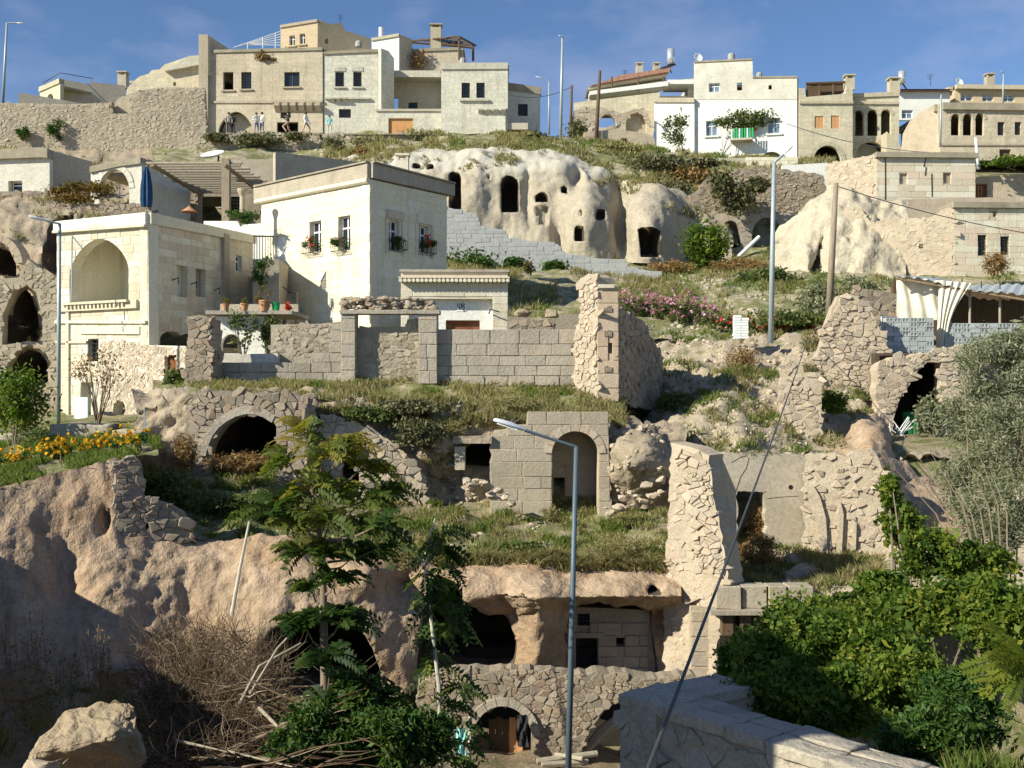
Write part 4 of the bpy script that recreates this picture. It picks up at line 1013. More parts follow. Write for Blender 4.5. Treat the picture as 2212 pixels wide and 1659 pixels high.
tD, fD, pD, wD = house('cream_tower', 'tall cream plastered block rising behind the grey-white house', [(803, 170), (862, 170), (862, 74), (803, 84)], 97, -10, 6, M['white_wall'], cornice=M['cream_wall'])
f2 = Fr(862, 170, 96.8, 50); slab('wall', f2, f2.poly([(862, 170), (890, 170), (890, 86), (862, 74)]), (), .3, M['tan_wall'], tD, o=.02)
MB().tube([P(823, 80, 97.5), P(823, 60, 97.5)], .2, 10).build('flue', M['white_frame'], tD)

tE, fE, pE, wE = house('terrace_house', 'tan rubble house with a tall chimney and a dark roof pergola', [(886, 170), (1000, 170), (998, 136), (990, 104), (886, 108)], 98, 0, 6, M['tan_wall'], cornice=M['roof_edge'])
chimney(tE, P(942, 108, 98.5), .95, 1.9, M['tan_wall'])
bush('climbing_vine', 'dark vine growing on the wall beside the tall chimney', 'vine', P(905, 130, 97.6), (1.0, .3, 1.2), 500, .1, M['leaf_dry'], stems=3, seed=8)
pg = thing('roof_pergola', 'dark timber pergola on the roof beside the tall chimney', 'pergola', P(990, 130, 97))
for u, v0, v1, Y in ((888, 128, 88, 99), (992, 130, 80, 97), (1022, 132, 98, 100), (985, 120, 86, 101)): MB().tube([P(u, v0, Y), P(u, v1, Y)], .11, 6).build('post', M['dark_wood'], pg)
for a, b in (((888, 89, 99), (992, 80, 97)), ((992, 80, 97), (1028, 99, 100)), ((888, 92, 101), (1024, 104, 101))): MB().tube([P(*a), P(*b)], .09, 6).build('beam', M['dark_wood'], pg)
for k in range(9):
    t = k / 8; MB().tube([P(985 + 43 * t, 78 + 20 * t, 96.6 + 3.6 * t), P(915 + 60 * t, 90 + 10 * t, 99.5 + 1.5 * t)], .05, 5).build('slat', M['dark_wood'], pg)

# recessed court with the wooden gate
tF, fF, pF, wF = house('court_wall', 'pale courtyard wall with an orange wooden double door', [(812, 290), (953, 290), (953, 237), (812, 237)], 91, 0, .5, M['pale_wall'], [('door', 839, 256, 892, 290, dict(m=M['door_wood'], depth=.15, fw=.08))], cornice=M['plaster'], walls='', cat='wall', crn=.16)
tF2, fF2, _, _ = house('recessed_house', 'shaded recessed house front behind the courtyard wall', [(840, 240), (955, 240), (955, 166), (840, 164)], 95.5, 0, 5, M['plaster'], [('hole', 846, 211, 860, 240), ('bar', 882, 222, 902, 240, dict(BARS)), ('hole', 845, 190, 850, 204)], walls='')
MB().fbox(fF2, fF2.at(840, 178)[0], fF2.at(955, 178)[0], fF2.at(880, 178)[1], fF2.at(880, 164)[1], -.1, 1.6).build('eaves', M['pale_wall'], tF2)

tG, fG, pG, wG = house('square_house', 'square pale house with a pair of barred windows over one sill', [(953, 290), (1092, 290), (1092, 236), (1097, 235), (1097, 137), (953, 138)], 90.6, 1, 7, M['pale_wall'], [
    ('bar', 997, 179, 1015, 212, dict(BARS)), ('bar', 1029, 179, 1047, 212, dict(BARS))], cornice=M['pale_wall'], crn=.5)
band(fG, tG, 992, 1056, 215, .16, .2, M['pale_wall'], 'sill'); corbels(fG, tG, 1030, 1095, 236, 246, 4, M['pale_wall'], .35)
tH, fH, pH, wH = house('end_house', 'narrow grey house at the end of the street with one dark window', [(1096, 285), (1158, 283), (1168, 190), (1096, 180)], 94, 8, 6, M['weathered_wall'], [('bar', 1119, 225, 1140, 251, dict(BARS, m=M['iron']))], cornice=M['roof_edge'], crn=.6)
MB().box(*[P(1094, 270, 92).x, P(1140, 270, 92).x, 91, 94, P(0, 286, 92).z, P(0, 272, 92).z]).build('porch', M['plaster'], tH)

# ------------------------------------------------------------------ far left skyline
tI, fI, pI, wI = house('far_house', 'small flat-roofed house on the far left skyline with an arched porch', [(86, 235), (130, 235), (130, 171), (86, 190)], 98, -38, 8, M['cream_wall'], [('arch', 101, 203, 115, 235, dict(spring=.6))], cornice=M['cream_wall'], crn=.4, walls='l')
f2 = Fr(130, 235, 97.6, 22); slab('wall', f2, f2.poly([(130, 240), (275, 240), (270, 185), (200, 178), (196, 170), (195, 183), (130, 171)]), (), .3, M['plaster'], tI)
chimney(tI, P(266, 192, 101), .8, 1.2, M['plaster'])
MB().tube([P(92, 180, 97), P(130, 158, 97), P(200, 170, 99)], .035, 5).build('roof_cable', M['cable'], tI)
f2 = Fr(40, 240, 90, 18); wl = slab('parapet_wall', f2, f2.poly([(40, 245), (190, 245), (190, 226), (40, 200)]), (), .4, M['plaster']); tag(wl, 'long shaded parapet wall below the far left house', 'wall')
tJ, fJ, pJ, wJ = house('roofless_house', 'pale ruined house left of the tan mansion, its top broken away', [(268, 240), (430, 240), (430, 136), (424, 128), (408, 122), (355, 140), (345, 150), (328, 152), (320, 160), (300, 166), (275, 190)], 96, -2, 5, M['cream_wall'], [('hole', 374, 178, 380, 186)], walls='', roof_m=M['tan_wall'])
f2 = fJ.off(.5); MB().prism(f2, f2.poly([(355, 154), (430, 140), (430, 120), (408, 121)]), -.8, 0).build('parapet', M['pale_wall'], tJ)

# big retaining wall across the left
fR = Fr(0, 345, 80, 0); pR = fR.poly([(-420, 350), (447, 350), (447, 306), (440, 190), (345, 189), (300, 196), (275, 205), (238, 222), (150, 226), (60, 224), (-420, 216)])
tR = thing('retaining_wall', 'big rubble retaining wall across the far left below the skyline', 'wall', fR.pt(0, 0))
hR = openings(fR, [('arch', 240, 204, 283, 246, dict(spring=.4, fill=M['tan_wall'], depth=.7))], tR, M['tan_wall'])
wR = slab('wall', fR, pR, hR, .6, M['mid_mortar'], tR)
rubble(fR, fR.poly([(-60, 345), (447, 345), (447, 306), (440, 191), (345, 191), (300, 198), (275, 207), (240, 224), (150, 228), (-60, 224)]), hR, .3, M['mid_rubble'], wR, proud=.05, joint=.02, seed=41, cap=300)
for (u, v, r) in ((121, 283, .75), (50, 288, .5)):
    bush('wall_shrub', 'round green shrub sprouting from the %s of the big retaining wall' % ('middle' if u > 100 else 'left end'), 'shrub', P(u, v, 79.6), (r, r * .6, r), 700, .09, M['leaf_dark'], stems=3, seed=u, group='shrubs on the retaining wall')
# lower dry-stone wall under the street
fS = Fr(430, 345, 79, 0); tS = thing('terrace_wall', 'dry-stone terrace wall under the people on the street', 'wall', fS.pt(0, 0))
pS = fS.poly(rag([(424, 342), (690, 338), (690, 292), (640, 286), (500, 287), (424, 292)], 3.5, 12))
wS = slab('wall', fS, pS, (), .5, M['mortar'], tS); rubble(fS, pS, (), .36, M['mid_rubble'], wS, proud=.1, joint=.03, seed=43)
fS = Fr(700, 320, 84, 3); tS = thing('terrace_wall', 'low rubble wall along the street below the wooden double door', 'wall', fS.pt(0, 0))
pS = fS.poly(rag([(694, 326), (980, 318), (980, 292), (694, 288)], 3.5, 12))
wS = slab('wall', fS, pS, (), .5, M['mortar'], tS); rubble(fS, pS, (), .4, M['mid_rubble'], wS, proud=.14, joint=.03, seed=44)
tag(mk('street', [P(330, 291, 84), P(1180, 291, 84), P(1180, 291.5, 97), P(330, 291.5, 97)], [(0, 1, 2, 3)], M['path']), kind='structure')

# ------------------------------------------------------------------ right group
tK, fK, pK, wK = house('white_house', 'tall whitewashed house with a weathered top storey and green balcony', [(1499, 345), (1722, 345), (1722, 166), (1626, 167), (1625, 128), (1499, 134)], 88, -14, 8, M['white_wall'], [
    ('win', 1531, 180, 1555, 199, dict(pane=M['glass_blue'])), ('hole', 1592, 179, 1603, 196), ('hole', 1660, 184, 1667, 194), ('win', 1525, 261, 1550, 294, dict(sill=1, pane=M['glass_blue'])),
    ('win', 1658, 255, 1686, 289, dict(sill=1, pane=M['glass_blue'])), ('hole', 1595, 260, 1611, 300), ('arch', 1642, 328, 1690, 350, dict(spring=.1, fill=M['plaster'], depth=.6))], cornice=M['roof_edge'], crn=.1, roof_m=M['roof_edge'])
pu = fK.poly([(1499, 216), (1722, 216), (1722, 167), (1626.5, 168), (1625.5, 129), (1499, 135)])
slab('upper_storey', fK, pu, [rect(*prect(fK, *q)) for q in ((1531, 180, 1555, 199), (1592, 179, 1603, 196), (1660, 184, 1667, 194))], .04, M['weathered_wall'], tK, o=.04)
bal = MB().fbox(fK, *[fK.at(1579, 307)[0], fK.at(1626, 307)[0]], fK.at(1600, 309)[1], fK.at(1600, 305)[1], 0, 1.1).build('balcony', M['plaster'], tK)
for i in range(9):
    s = fK.at(1580 + 5.6 * i, 300)[0]; MB().fbox(fK, s, s + .12, fK.at(1600, 305)[1], fK.at(1600, 284)[1], 1.0, 1.04).build('railing_panel', M['green_plastic'] if i % 3 else M['pale_blue'], bal)
tKl, fKl, pKl, wKl = house('side_wing', 'low cream wing left of the whitewashed house', [(1413, 330), (1500, 335), (1500, 213), (1413, 213)], 88.5, -14, 8, M['white_wall'], cornice=M['cream_wall'], crn=.35)
bush('grape_vine', 'leafy vine with red flowers climbing over the green balcony', 'vine', P(1600, 258, 86.4), (2.2, .6, .9), 1500, .12, M['leaf_mid'], stems=6, base=P(1560, 335, 86.6), seed=12, k=18)
bush('balcony_flowers', 'red flowers standing on the green balcony', 'flowers', P(1612, 278, 86.6), (.8, .3, .3), 160, .09, M['petal_red'], stems=2, seed=13, base=P(1612, 285, 86.6))
bush('fig_tree', 'small fig tree in front of the cream side wing', 'tree', P(1462, 285, 85), (1.1, .8, 1.3), 900, .12, M['leaf_mid'], stems=7, base=P(1478, 345, 85), seed=14)
for u, v, n in ((1507, 126, 'round white satellite dish on the roof of the whitewashed house'),):
    d = thing('satellite_dish', n, 'satellite dish', P(u, 134, 88.5)); MB().tube([P(u, 134, 88.5), P(u, v, 88.5)], .04, 6).build('mast', M['iron'], d)
    q = MB().lathe((0, 0, 0), [(.02, 0), (.25, .04), (.38, .14), (.36, .15), (.2, .06)], 14).build('dish', M['white_sheet'], d); q.rotation_euler = (R(70), 0, R(20)); q.location = P(u, v, 88.4) - P(u, 134, 88.5)

# villa with a tiled roof behind
tV, fV, pV, wV = house('villa', 'long cream villa with a sloping red tiled roof behind the ruined arches', [(1273, 245), (1500, 245), (1500, 170), (1420, 176), (1273, 204)], 98, 0, 7, M['cream_wall'], [('hole', 1424, 190, 1486, 208)], walls='lr')
fv = fV.off(.6)
MB().prism(fv, fv.poly([(1268, 196), (1440, 165), (1440, 158), (1275, 188)]), -3, .4).build('eaves', M['cream_wall'], tV)
MB().prism(fv, fv.poly([(1272, 191), (1440, 163), (1449, 150), (1340, 166)]), -.5, .5).build('roof_slope', M['roof_tile'], tV); MB().prism(fv, fv.poly([(1272, 212), (1440, 192), (1440, 182), (1272, 204)]), -.5, 1.0).build('balcony', M['white_wall'], tV)
for u in (1320, 1376, 1430): MB().tube([fv.pt(*fv.at(u, 205), .9), fv.pt(*fv.at(u, 172), .9)], .08, 6).build('post', M['dark_wood'], tV)
mb = MB(); mb.add([fv.pt(*fv.at(1275, 189), .6), fv.pt(*fv.at(1440, 160), .6), fv.pt(*fv.at(1448, 152), -4), fv.pt(*fv.at(1345, 166), -4)], [(0, 1, 2, 3)]); mb.add([fv.pt(*fv.at(1275, 190), .6), fv.pt(*fv.at(1440, 161), .6), fv.pt(*fv.at(1448, 153), -4), fv.pt(*fv.at(1345, 167), -4)], [(3, 2, 1, 0)]); mb.build('roof', M['roof_tile'], tV)
MB().fbox(fv, fv.at(1440, 190)[0], fv.at(1502, 190)[0], fv.at(1440, 187)[1], fv.at(1440, 178)[1], -2, .8).build('balcony_slab', M['white_wall'], tV)
for u in (1381, 1418): chimney(tV, P(u, 166, 99.5), .6, .9, M['plaster'])
tag(MB().tube([P(1449, 140, 99), P(1449, 107, 99)], .34, 12).build('water_tank', M['silver'], smooth=True), 'upright white water tank on the roof of the tiled villa', 'tank')
sp = thing('solar_panel', 'dark solar panel frame beside the white water tank', 'solar panel', P(1440, 158, 99)); MB().obox(P(1437, 146, 99), (.9, 0, .3), (0, .5, .2), (0, -.02, .04)).build('panel', M['iron'], sp)
MB().tube([P(1430, 160, 99), P(1437, 146, 99)], .05, 5).build('leg', M['iron'], sp); MB().tube([P(1450, 158, 99), P(1446, 142, 99)], .05, 5).build('leg', M['iron'], sp)
tV2, *_ = house('garden_wall', 'long cream garden wall below the tiled villa', [(1240, 240), (1425, 250), (1425, 200), (1240, 222)], 95, 0, .6, M['cream_wall'], walls='', cat='wall')
# ruined arches
fW = Fr(1230, 320, 90, 4); tW = thing('ruined_arcade', 'roofless rubble wall with two broken pointed arches', 'ruin', fW.pt(0, 0))
hW = openings(fW, [('arch', 1312, 247, 1356, 276, dict(spring=.1, pt=.3, ring=.3, nv=7)), ('arch', 1352, 243, 1397, 285, dict(spring=.4, pt=.3, ring=.3, nv=9, fill=M['tan_wall'], depth=.5))][1:] + [], tW, M['tan_wall'])
hW2 = openings(fW, [('arch', 1292, 247, 1332, 276, dict(spring=.2, pt=.3, ring=.3, nv=7))], tW, M['tan_wall'])
pW = fW.poly(rag([(1228, 310), (1412, 320), (1412, 240), (1380, 236), (1340, 244), (1300, 233), (1262, 230), (1240, 240)], 3.5, 12))
wW = slab('wall', fW, pW, hW + hW2, .5, M['tan_wall'], tW); rubble(fW, pW, hW + hW2, .42, M['pale_rubble'], wW, proud=.06, seed=47, cap=200, keep=.6)
fX = Fr(1280, 330, 86, 3); tX = thing('front_wall', 'low plastered wall with a small window below the ruined arches', 'wall', fX.pt(0, 0))
hX = openings(fX, [('bar', 1341, 299, 1354, 309, dict(bars=(1, 1), m=M['rusty']))], tX, M['plaster']); slab('wall', fX, fX.poly([(1262, 330), (1420, 345), (1414, 300), (1395, 288), (1330, 280), (1262, 286)]), hX, .5, M['pale_mortar'], tX)
# cream house with arches
tL, fL, pL, wL = house('arched_house', 'cream stone house with two orange shutters above a wide arch', [(1726, 352), (1842, 352), (1842, 190), (1828, 190), (1826, 203), (1741, 210), (1738, 191), (1726, 191)], 86, 2, 9, M['cream_wall'], [
    ('shut', 1760, 251, 1779, 278, dict(m=M['shutter_wood'], depth=.05)), ('shut', 1795, 250, 1813, 278, dict(m=M['shutter_wood'], depth=.05)), ('arch', 1757, 315, 1818, 356, dict(spring=.15, ring=.35, nv=9, fill=M['dark_wood'], depth=2.5))], walls='lrb', top_drop=1.5)
band(fL, tL, 1726, 1842, 219, .22, .14, M['cream_wall'])
rp_ = thing('roof_shelter', 'dark timber roof shelter on the cream arched house', 'pergola', P(1790, 205, 88))
for k in range(5): MB().tube([P(1741 + 4 * k, 181 + k, 87 + k), P(1826, 178 + k, 87 + k)], .1, 6).build('beam', M['dark_wood'], rp_)
for u in (1743, 1770, 1800, 1824): MB().tube([P(u, 212, 88), P(u, 180, 88)], .08, 6).build('post', M['dark_wood'], rp_)
MB().box(P(1741, 0, 91).x, P(1826, 0, 91).x, 90.5, 91, P(0, 214, 91).z, P(0, 184, 91).z).build('back_screen', M['dark_wood'], rp_)
chimney(tL, P(1834, 196, 87.2), .7, .9, M['cream_wall'])
tL2, fL2, pL2, wL2 = house('loggia_house', 'cream house wing with a loggia of three tall round arches', [(1842, 340), (1942, 335), (1942, 200), (1842, 204)], 87.5, 0, 7, M['cream_wall'], [
    ('arch', 1845, 238, 1866, 294, dict(spring=.78, ring=.25, nv=7)), ('arch', 1874, 237, 1896, 294, dict(spring=.78, ring=.25, nv=7)), ('arch', 1903, 237, 1925, 292, dict(spring=.78, ring=.25, nv=7)), ('arch', 1850, 307, 1911, 345, dict(spring=.3, ring=.3, nv=9, fill=M['plaster'], depth=1.2))], cornice=M['cream_wall'], crn=.3)
band(fL2, tL2, 1842, 1942, 221, .2, .14, M['cream_wall']); chimney(tL2, P(1930, 202, 88.5), .8, .9, M['cream_wall'])
fl = fL2.off(.4); MB().prism(fl, fl.poly([(1905, 292), (1940, 330), (1940, 345), (1905, 345)]), -.2, 1.2).build('outer_stair', M['cream_wall'], tL2)
wt = thing('water_heater', 'silver solar water heater on the roof of the loggia house', 'tank', P(1948, 200, 90)); MB().tube([P(1948, 182, 90), P(1948, 155, 90)], .3, 12).build('tank', M['silver'], wt, smooth=True); MB().tube([P(1936, 196, 90), P(1948, 178, 90)], .06, 6).build('stand', M['iron'], wt); MB().tube([P(1960, 196, 90), P(1948, 178, 90)], .06, 6).build('stand', M['iron'], wt)
tM, fM, pM, wM = house('red_roof_house', 'house with a low red tiled roof right of the water heater', [(1936, 260), (2052, 260), (2052, 195), (1936, 195)], 96, 0, 8, M['white_wall'], [('win', 1948, 238, 1972, 256, dict(pane=M['glass_blue']))], walls='lr')
mb = MB(); c_ = [fM.pt(*fM.at(1932, 196), .5), fM.pt(*fM.at(2056, 196), .5), fM.pt(*fM.at(2040, 180), -5), fM.pt(*fM.at(1946, 180), -5)]; mb.add(c_, [(0, 1, 2, 3)]); mb.add([p - Vector((0, 0, .15)) for p in c_], [(3, 2, 1, 0)]); mb.build('roof', M['roof_tile'], tM)
tN, fN, pN, wN = house('orange_house', 'orange house with a row of white windows on the right skyline', [(2062, 260), (2330, 260), (2330, 190), (2062, 186)], 97, 0, 8, M['orange_wall'], [
    ('win', 2075, 204, 2101, 218, dict(pane=M['glass_blue'])), ('win', 2122, 204, 2146, 219, dict(pane=M['glass_blue'])), ('win', 2166, 205, 2192, 220, dict(pane=M['glass_blue']))], cornice=M['cream_wall'], crn=.35, cor_out=.5)
chimney(tN, P(2137, 187, 99), .7, .8, M['tan_wall'])
tO, fO, pO, wO = house('old_arcade_house', 'old tan house with three lobed arches and two small windows at the right edge', [(2030, 345), (2330, 350), (2330, 228), (2035, 224)], 84, 1, 8, M['tan_wall'], [
    ('arch', 2054, 246, 2074, 293, dict(spring=.7, ring=.2, nv=7)), ('arch', 2080, 245, 2101, 293, dict(spring=.7, ring=.2, nv=7)), ('arch', 2107, 244, 2126, 293, dict(spring=.7, ring=.2, nv=7)), ('bar', 2155, 264, 2170, 293, dict(BARS, bars=(1, 1))), ('bar', 2192, 264, 2206, 292, dict(BARS, bars=(1, 1))), ('door', 2159, 323, 2184, 352, dict(m=M['dark_wood'], fw=.06))], cornice=M['roof_edge'], crn=.5, cor_out=.25)
band(fO, tO, 2032, 2330, 311, .15, .1, M['tan_wall'])
f2 = Fr(1998, 345, 85, -30); tO2 = thing('broken_gable', 'sunlit broken gable wall left of the three lobed arches', 'ruin', f2.pt(0, 0)); w_ = slab('wall', f2, f2.poly([(1945, 340), (2034, 345), (2034, 226), (2010, 232), (1990, 240), (1965, 262), (1950, 290)]), (), .5, M['pale_mortar'], tO2)
# ------------------------------------------------------------------ low house with the big arch, left
tP = thing('arched_villa', 'sunlit cream stone house with one big open arch, beside the grey street lamp', 'house', P(320, 905, 43))
fP = Fr(320, 905, 43, -30); fPr = Fr(320, 905, 43, 70.6)
oP = fP.poly([(123, 912), (401, 908), (401, 748), (322, 746), (320, 462), (123, 482)])
aS = prect(fP, 151, 516, 278, 652); archP = arch_poly(aS[0], aS[1], aS[2], fP.at(215, 588)[1], aS[3], .35, 18)
hP = [archP] + openings(fP, [('bar', 190, 733, 213, 781, dict(bars=(2, 4), m=M['iron'])), ('shut', 355, 767, 382, 822, dict(m=M['rusty'], depth=.18)), ('hole', 175, 826, 197, 916), ('arch', 244, 864, 271, 916, dict(spring=.6))], tP, M['warm_block'])
wP = slab('wall', fP, oP, hP, .5, M['warm_block'], tP)
up = fP.poly([(123, 735), (320, 722), (320, 463), (123, 483)])
blocks(fP, up, hP, .30, .45, .85, M['warm_block'], wP, seed=3, joint=.014, proud=.02)
rubble(fP, fP.poly([(214, 905), (400, 902), (400, 752), (322, 750), (310, 735), (214, 740)]), hP, .26, M['pale_rubble'], wP, proud=.04, joint=.03, seed=5, asp=1.2)
blocks(fP, fP.poly([(124, 908), (212, 905), (212, 740), (124, 742)]), hP, .3, .5, .9, M['warm_block'], wP, seed=4, joint=.014, proud=.02)
# niche room behind the big arch
aw = slab('loggia_back_wall', fP.off(-2.6), rect(aS[0] - .6, aS[1] - .3, aS[2] + .6, aS[3] + .6), [rect(*prect(fP.off(-2.6), 222, 612, 238, 640))], .2, M['house_block'], tP)
MB().fbox(fP, aS[0] - .6, aS[2] + .6, aS[1] - .35, aS[1] - .02, -2.6, .16).build('loggia_floor', M['warm_block'], tP)
MB().fbox(fP, aS[2] + .02, aS[2] + .3, aS[1] - .3, aS[3] + .5, -2.6, -.5).fbox(fP, aS[0] - .3, aS[0] - .02, aS[1] - .3, aS[3] + .5, -2.6, -.5).fbox(fP, aS[0] - .3, aS[2] + .3, aS[3] + .3, aS[3] + .5, -2.6, -.5).build('loggia_side_wall', M['house_block'], tP)
for i in range(15):
    s = aS[0] + (aS[2] - aS[0]) * (i + .5) / 15; MB().fbox(fP, s - .05, s + .05, aS[1] - .24, aS[1] - .1, 0, .24).build('sill_bracket', M['warm_block'], tP)
MB().fbox(fP, aS[0] - .2, aS[2] + .2, aS[1] - .1, aS[1], 0.0, .3).build('sill', M['warm_block'], tP)
band(fP, tP, 123, 318, 693, .12, .12, M['warm_block'], 'ledge'); band(fP, tP, 176, 305, 706, .3, .1, M['house_block'], 'door_hood')
for a, b, v0, v1 in ((123, 151, 735, 745),): band(fP, tP, a, 190, 737, .1, .1, M['warm_block'], 'ledge')
for s_, w_ in ((fP.at(149, 700)[0], .09),): MB().fbox(fP, s_ - w_, s_ + w_, 0, fP.at(149, 655)[1], 0, .1).build('pilaster', M['warm_block'], tP)
# parapet and cornice
def para(fr, t, pts_top, pts_bot, out, m, name='parapet'):
    a = [fr.at(*p) for p in pts_top]; b = [fr.at(*p) for p in pts_bot]
    MB().prism(fr, [b[0], b[1], a[1], a[0]], -.35, out).build(name, m, t)
para(fP, tP, [(121, 480), (319.5, 460)], [(121, 500), (319.5, 486)], .14, M['house_block']); para(fP, tP, [(121, 500), (319.5, 486)], [(121, 505), (319.5, 491)], .2, M['warm_block'], 'cornice')
oPr = fPr.poly([(320.5, 748), (400, 722), (480, 702), (546, 692), (546, 513), (490, 500), (320.5, 463)])
hPr = openings(fPr, [('hole', 381, 574, 405, 642), ('door', 422, 582, 444, 642, dict(m=M['grey_wood'], depth=.25)), ('win', 508, 553, 522, 588, dict(depth=.15, m=M['white_frame'])), ('arch', 345, 716, 396, 742, dict(spring=.2))], tP, M['warm_block'])
wPr = slab('wall', fPr, oPr, hPr, .4, M['warm_block'], tP); blocks(fPr, oPr, hPr, .30, .5, .9, M['warm_block'], wPr, seed=6, joint=.014, proud=.02)
para(fPr, tP, [(320.5, 460), (548, 510)], [(320.5, 484), (548, 527)], .14, M['warm_block']); MB().fbox(fPr, fPr.at(478, 600)[0], fPr.at(490, 600)[0], fPr.at(480, 690)[1], fPr.at(480, 505)[1], 0, .16).build('pilaster', M['grey_block'], tP)
for u, v in ((372, 606), (412, 615), (462, 628)):
    q = fPr.at(u, v); MB().tube([fPr.pt(q[0], q[1], 0), fPr.pt(q[0], q[1] + .1, .3), fPr.pt(q[0], q[1] - .15, .3)], .025, 6).build('wall_lamp', M['iron'], tP)
c0, c1, c2 = fP.pt(*fP.at(320, 466)), fP.pt(*fP.at(123, 488)), fPr.pt(*fPr.at(546, 515)); zz = min(c0.z, c1.z, c2.z) - .25
q = [Vector((p.x, p.y, zz)) for p in (c0, c2, c2 + c1 - c0, c1)]; cc_ = sum(q, Vector()) / 4; q = [cc_ + (p - cc_) * .97 for p in q]
MB().add(q + [p - Vector((0, 0, .25)) for p in q], [(0, 1, 2, 3), (7, 6, 5, 4), (0, 4, 5, 1), (1, 5, 6, 2), (2, 6, 7, 3), (3, 7, 4, 0)]).build('roof_terrace', M['path'], tP)
f3 = fP.turn(fP.at(123, 600)[0], 0); f3.a = fPr.a; f3.d = fPr.d; f3.n = -fPr.n; slab('wall', f3, [(0.45, 0), (6, 0), (6, fP.at(123, 484)[1]), (0.45, fP.at(123, 484)[1])], (), .3, M['warm_block'], tP)
f3 = Fr(400, 905, 42.1, 60); slab('wall', f3, [(0.1, 0), (4, 0), (4, f3.at(401, 748)[1]), (0.1, f3.at(401, 748)[1])], (), .3, M['pale_mortar'], tP)
# drain pipe, door panel
tag(MB().fbox(fP.off(.9), *[fP.at(200, 880)[0], fP.at(229, 880)[0]], fP.at(210, 908)[1], fP.at(210, 858)[1], -.05, 0).build('door_panel', M['pale_blue']), 'pale blue metal sheet leaning by the low house door', 'panel')
# parasol and roof things
pr = thing('parasol', 'closed blue parasol on the roof of the arched house', 'parasol', P(316, 468, 44.6))
MB().tube([P(316, 470, 44.6), P(316.5, 358, 44.6)], .03, 8).build('pole', M['grey_wood'], pr)
mb = MB(); prof = [(.05, 0), (.13, .25), (.2, .8), (.21, 1.35), (.18, 1.62)]; top = P(316, 361, 44.6); n = 18; V = []; F = []
for r_, h in prof:
    for k in range(n): w = 2 * math.pi * k / n; rr_ = r_ * (1 + (.22 if k % 2 else -.12)); V.append(top + Vector((rr_ * math.cos(w), rr_ * math.sin(w), -h)))
for i in range(len(prof) - 1): F += [(i * n + k, (i + 1) * n + k, (i + 1) * n + (k + 1) % n, i * n + (k + 1) % n) for k in range(n)]
mb.add(V, F).build('canopy', M['blue_cloth'], pr)
# log pergola on the upper terrace
pl = thing('log_pergola', 'pergola of peeled logs on the terrace beside the blue parasol', 'pergola', P(488, 500, 52.4))
Zp = P(0, 358, 52.4).z; x0, x1 = P(321, 0, 52.4).x, P(505, 0, 52.4).x
for k in range(13):
    y = 52.4 + 7.8 * k / 12; MB().tube([(x0 - random.uniform(0, .3), y, Zp + .1), (x1 + random.uniform(.1, .6), y + random.uniform(-.1, .1), Zp + .1)], .075, 7).build('log', M['grey_wood'], pl)
for x in (x0 + .3, x1 - .35): MB().tube([(x, 52, Zp - .05), (x, 60.4, Zp - .05)], .1, 8).build('beam', M['wood'], pl)
for x, y, w in ((x1 - .35, 52.35, .18), (x0 + .3, 60, .1), (x1 - .35, 60, .12)): MB().box(x - w, x + w, y - w, y + w, Zp - 4.5, Zp + .3).build('post', M['pole_wood'], pl)
tag(MB().lathe(P(409, 458, 53), [(.02, .3), (.1, .22), (.4, 0), (.38, -.02)], 14).build('hanging_lamp', M['terracotta']), 'orange lamp shade hanging under the log pergola', 'lamp')
tQ, fQ, pQ, wQ = house('terrace_room', 'shaded rubble room behind the log pergola', [(325, 500), (562, 500), (562, 405), (430, 400), (325, 398)], 61.2, 0, 4, M['mortar'], [('hole', 430, 425, 490, 500), ('bar', 498, 425, 525, 470, dict(BARS))], walls='')
rubble(fQ, fQ.poly([(326, 480), (430, 480), (430, 402), (326, 400)]), (), .35, M['rubble'], wQ, seed=51, cap=120)
tQ2, *_ = house('white_parapet', 'white terrace parapet between the pergola and the flower-window house', [(470, 640), (575, 640), (575, 482), (520, 486), (515, 478), (440, 478), (440, 500)], 51.5, -8, .5, M['white_wall'], walls='', cat='wall', uref=540)
# small stone column and pots on the terrace
tag(MB().lathe(P(524, 470, 50), [(.22, 0), (.22, .1), (.14, .18), (.13, .95), (.2, 1.1), (.24, 1.2), (.24, 1.3)], 12).build('stone_column', M['pale_mortar'], smooth=False), 'short pale stone column on the terrace by the pergola post', 'column')
bush('terrace_bush', 'dark potted bush at the foot of the short stone column', 'shrub', P(520, 468, 49.6), (.8, .5, .35), 700, .07, M['leaf_dark'], stems=3, seed=21)

# loggia house behind, white cottage far left
tT, fT, pT, wT = house('cave_cottage', 'white-washed cottage built into the left hillside with one small window', [(-120, 425), (107, 425), (107, 324), (95, 322), (-120, 330)], 59, -6, 6, M['weathered_wall'], [('win', 18, 391, 48, 415, dict(bars=(0, 1), depth=.4))], cornice=M['roof_edge'], crn=.5, cor_out=.25, walls='')
f2 = Fr(107, 425, 59, 38); slab('wall', f2, f2.poly([(107.5, 425), (200, 432), (200, 350), (107.5, 324)]), (), .3, M['plaster'], tT)
tT2, fT2, pT2, wT2 = house('arched_porch', 'white porch with a dark round arch behind the red-leaved vine', [(196, 455), (306, 458), (306, 342), (260, 348), (196, 362)], 56, -12, 5, M['weathered_wall'], [('arch', 215, 367, 279, 460, dict(spring=.55, ring=.3, nv=11))], cornice=M['roof_edge'], crn=.3, walls='r')
bush('vine_shrub', 'autumn-red leafy vine spilling over the wall before the dark porch arch', 'vine', P(178, 418, 54), (1.55, .6, .6), 2600, .075, M['leaf_autumn'], stems=6, seed=22, k=22)
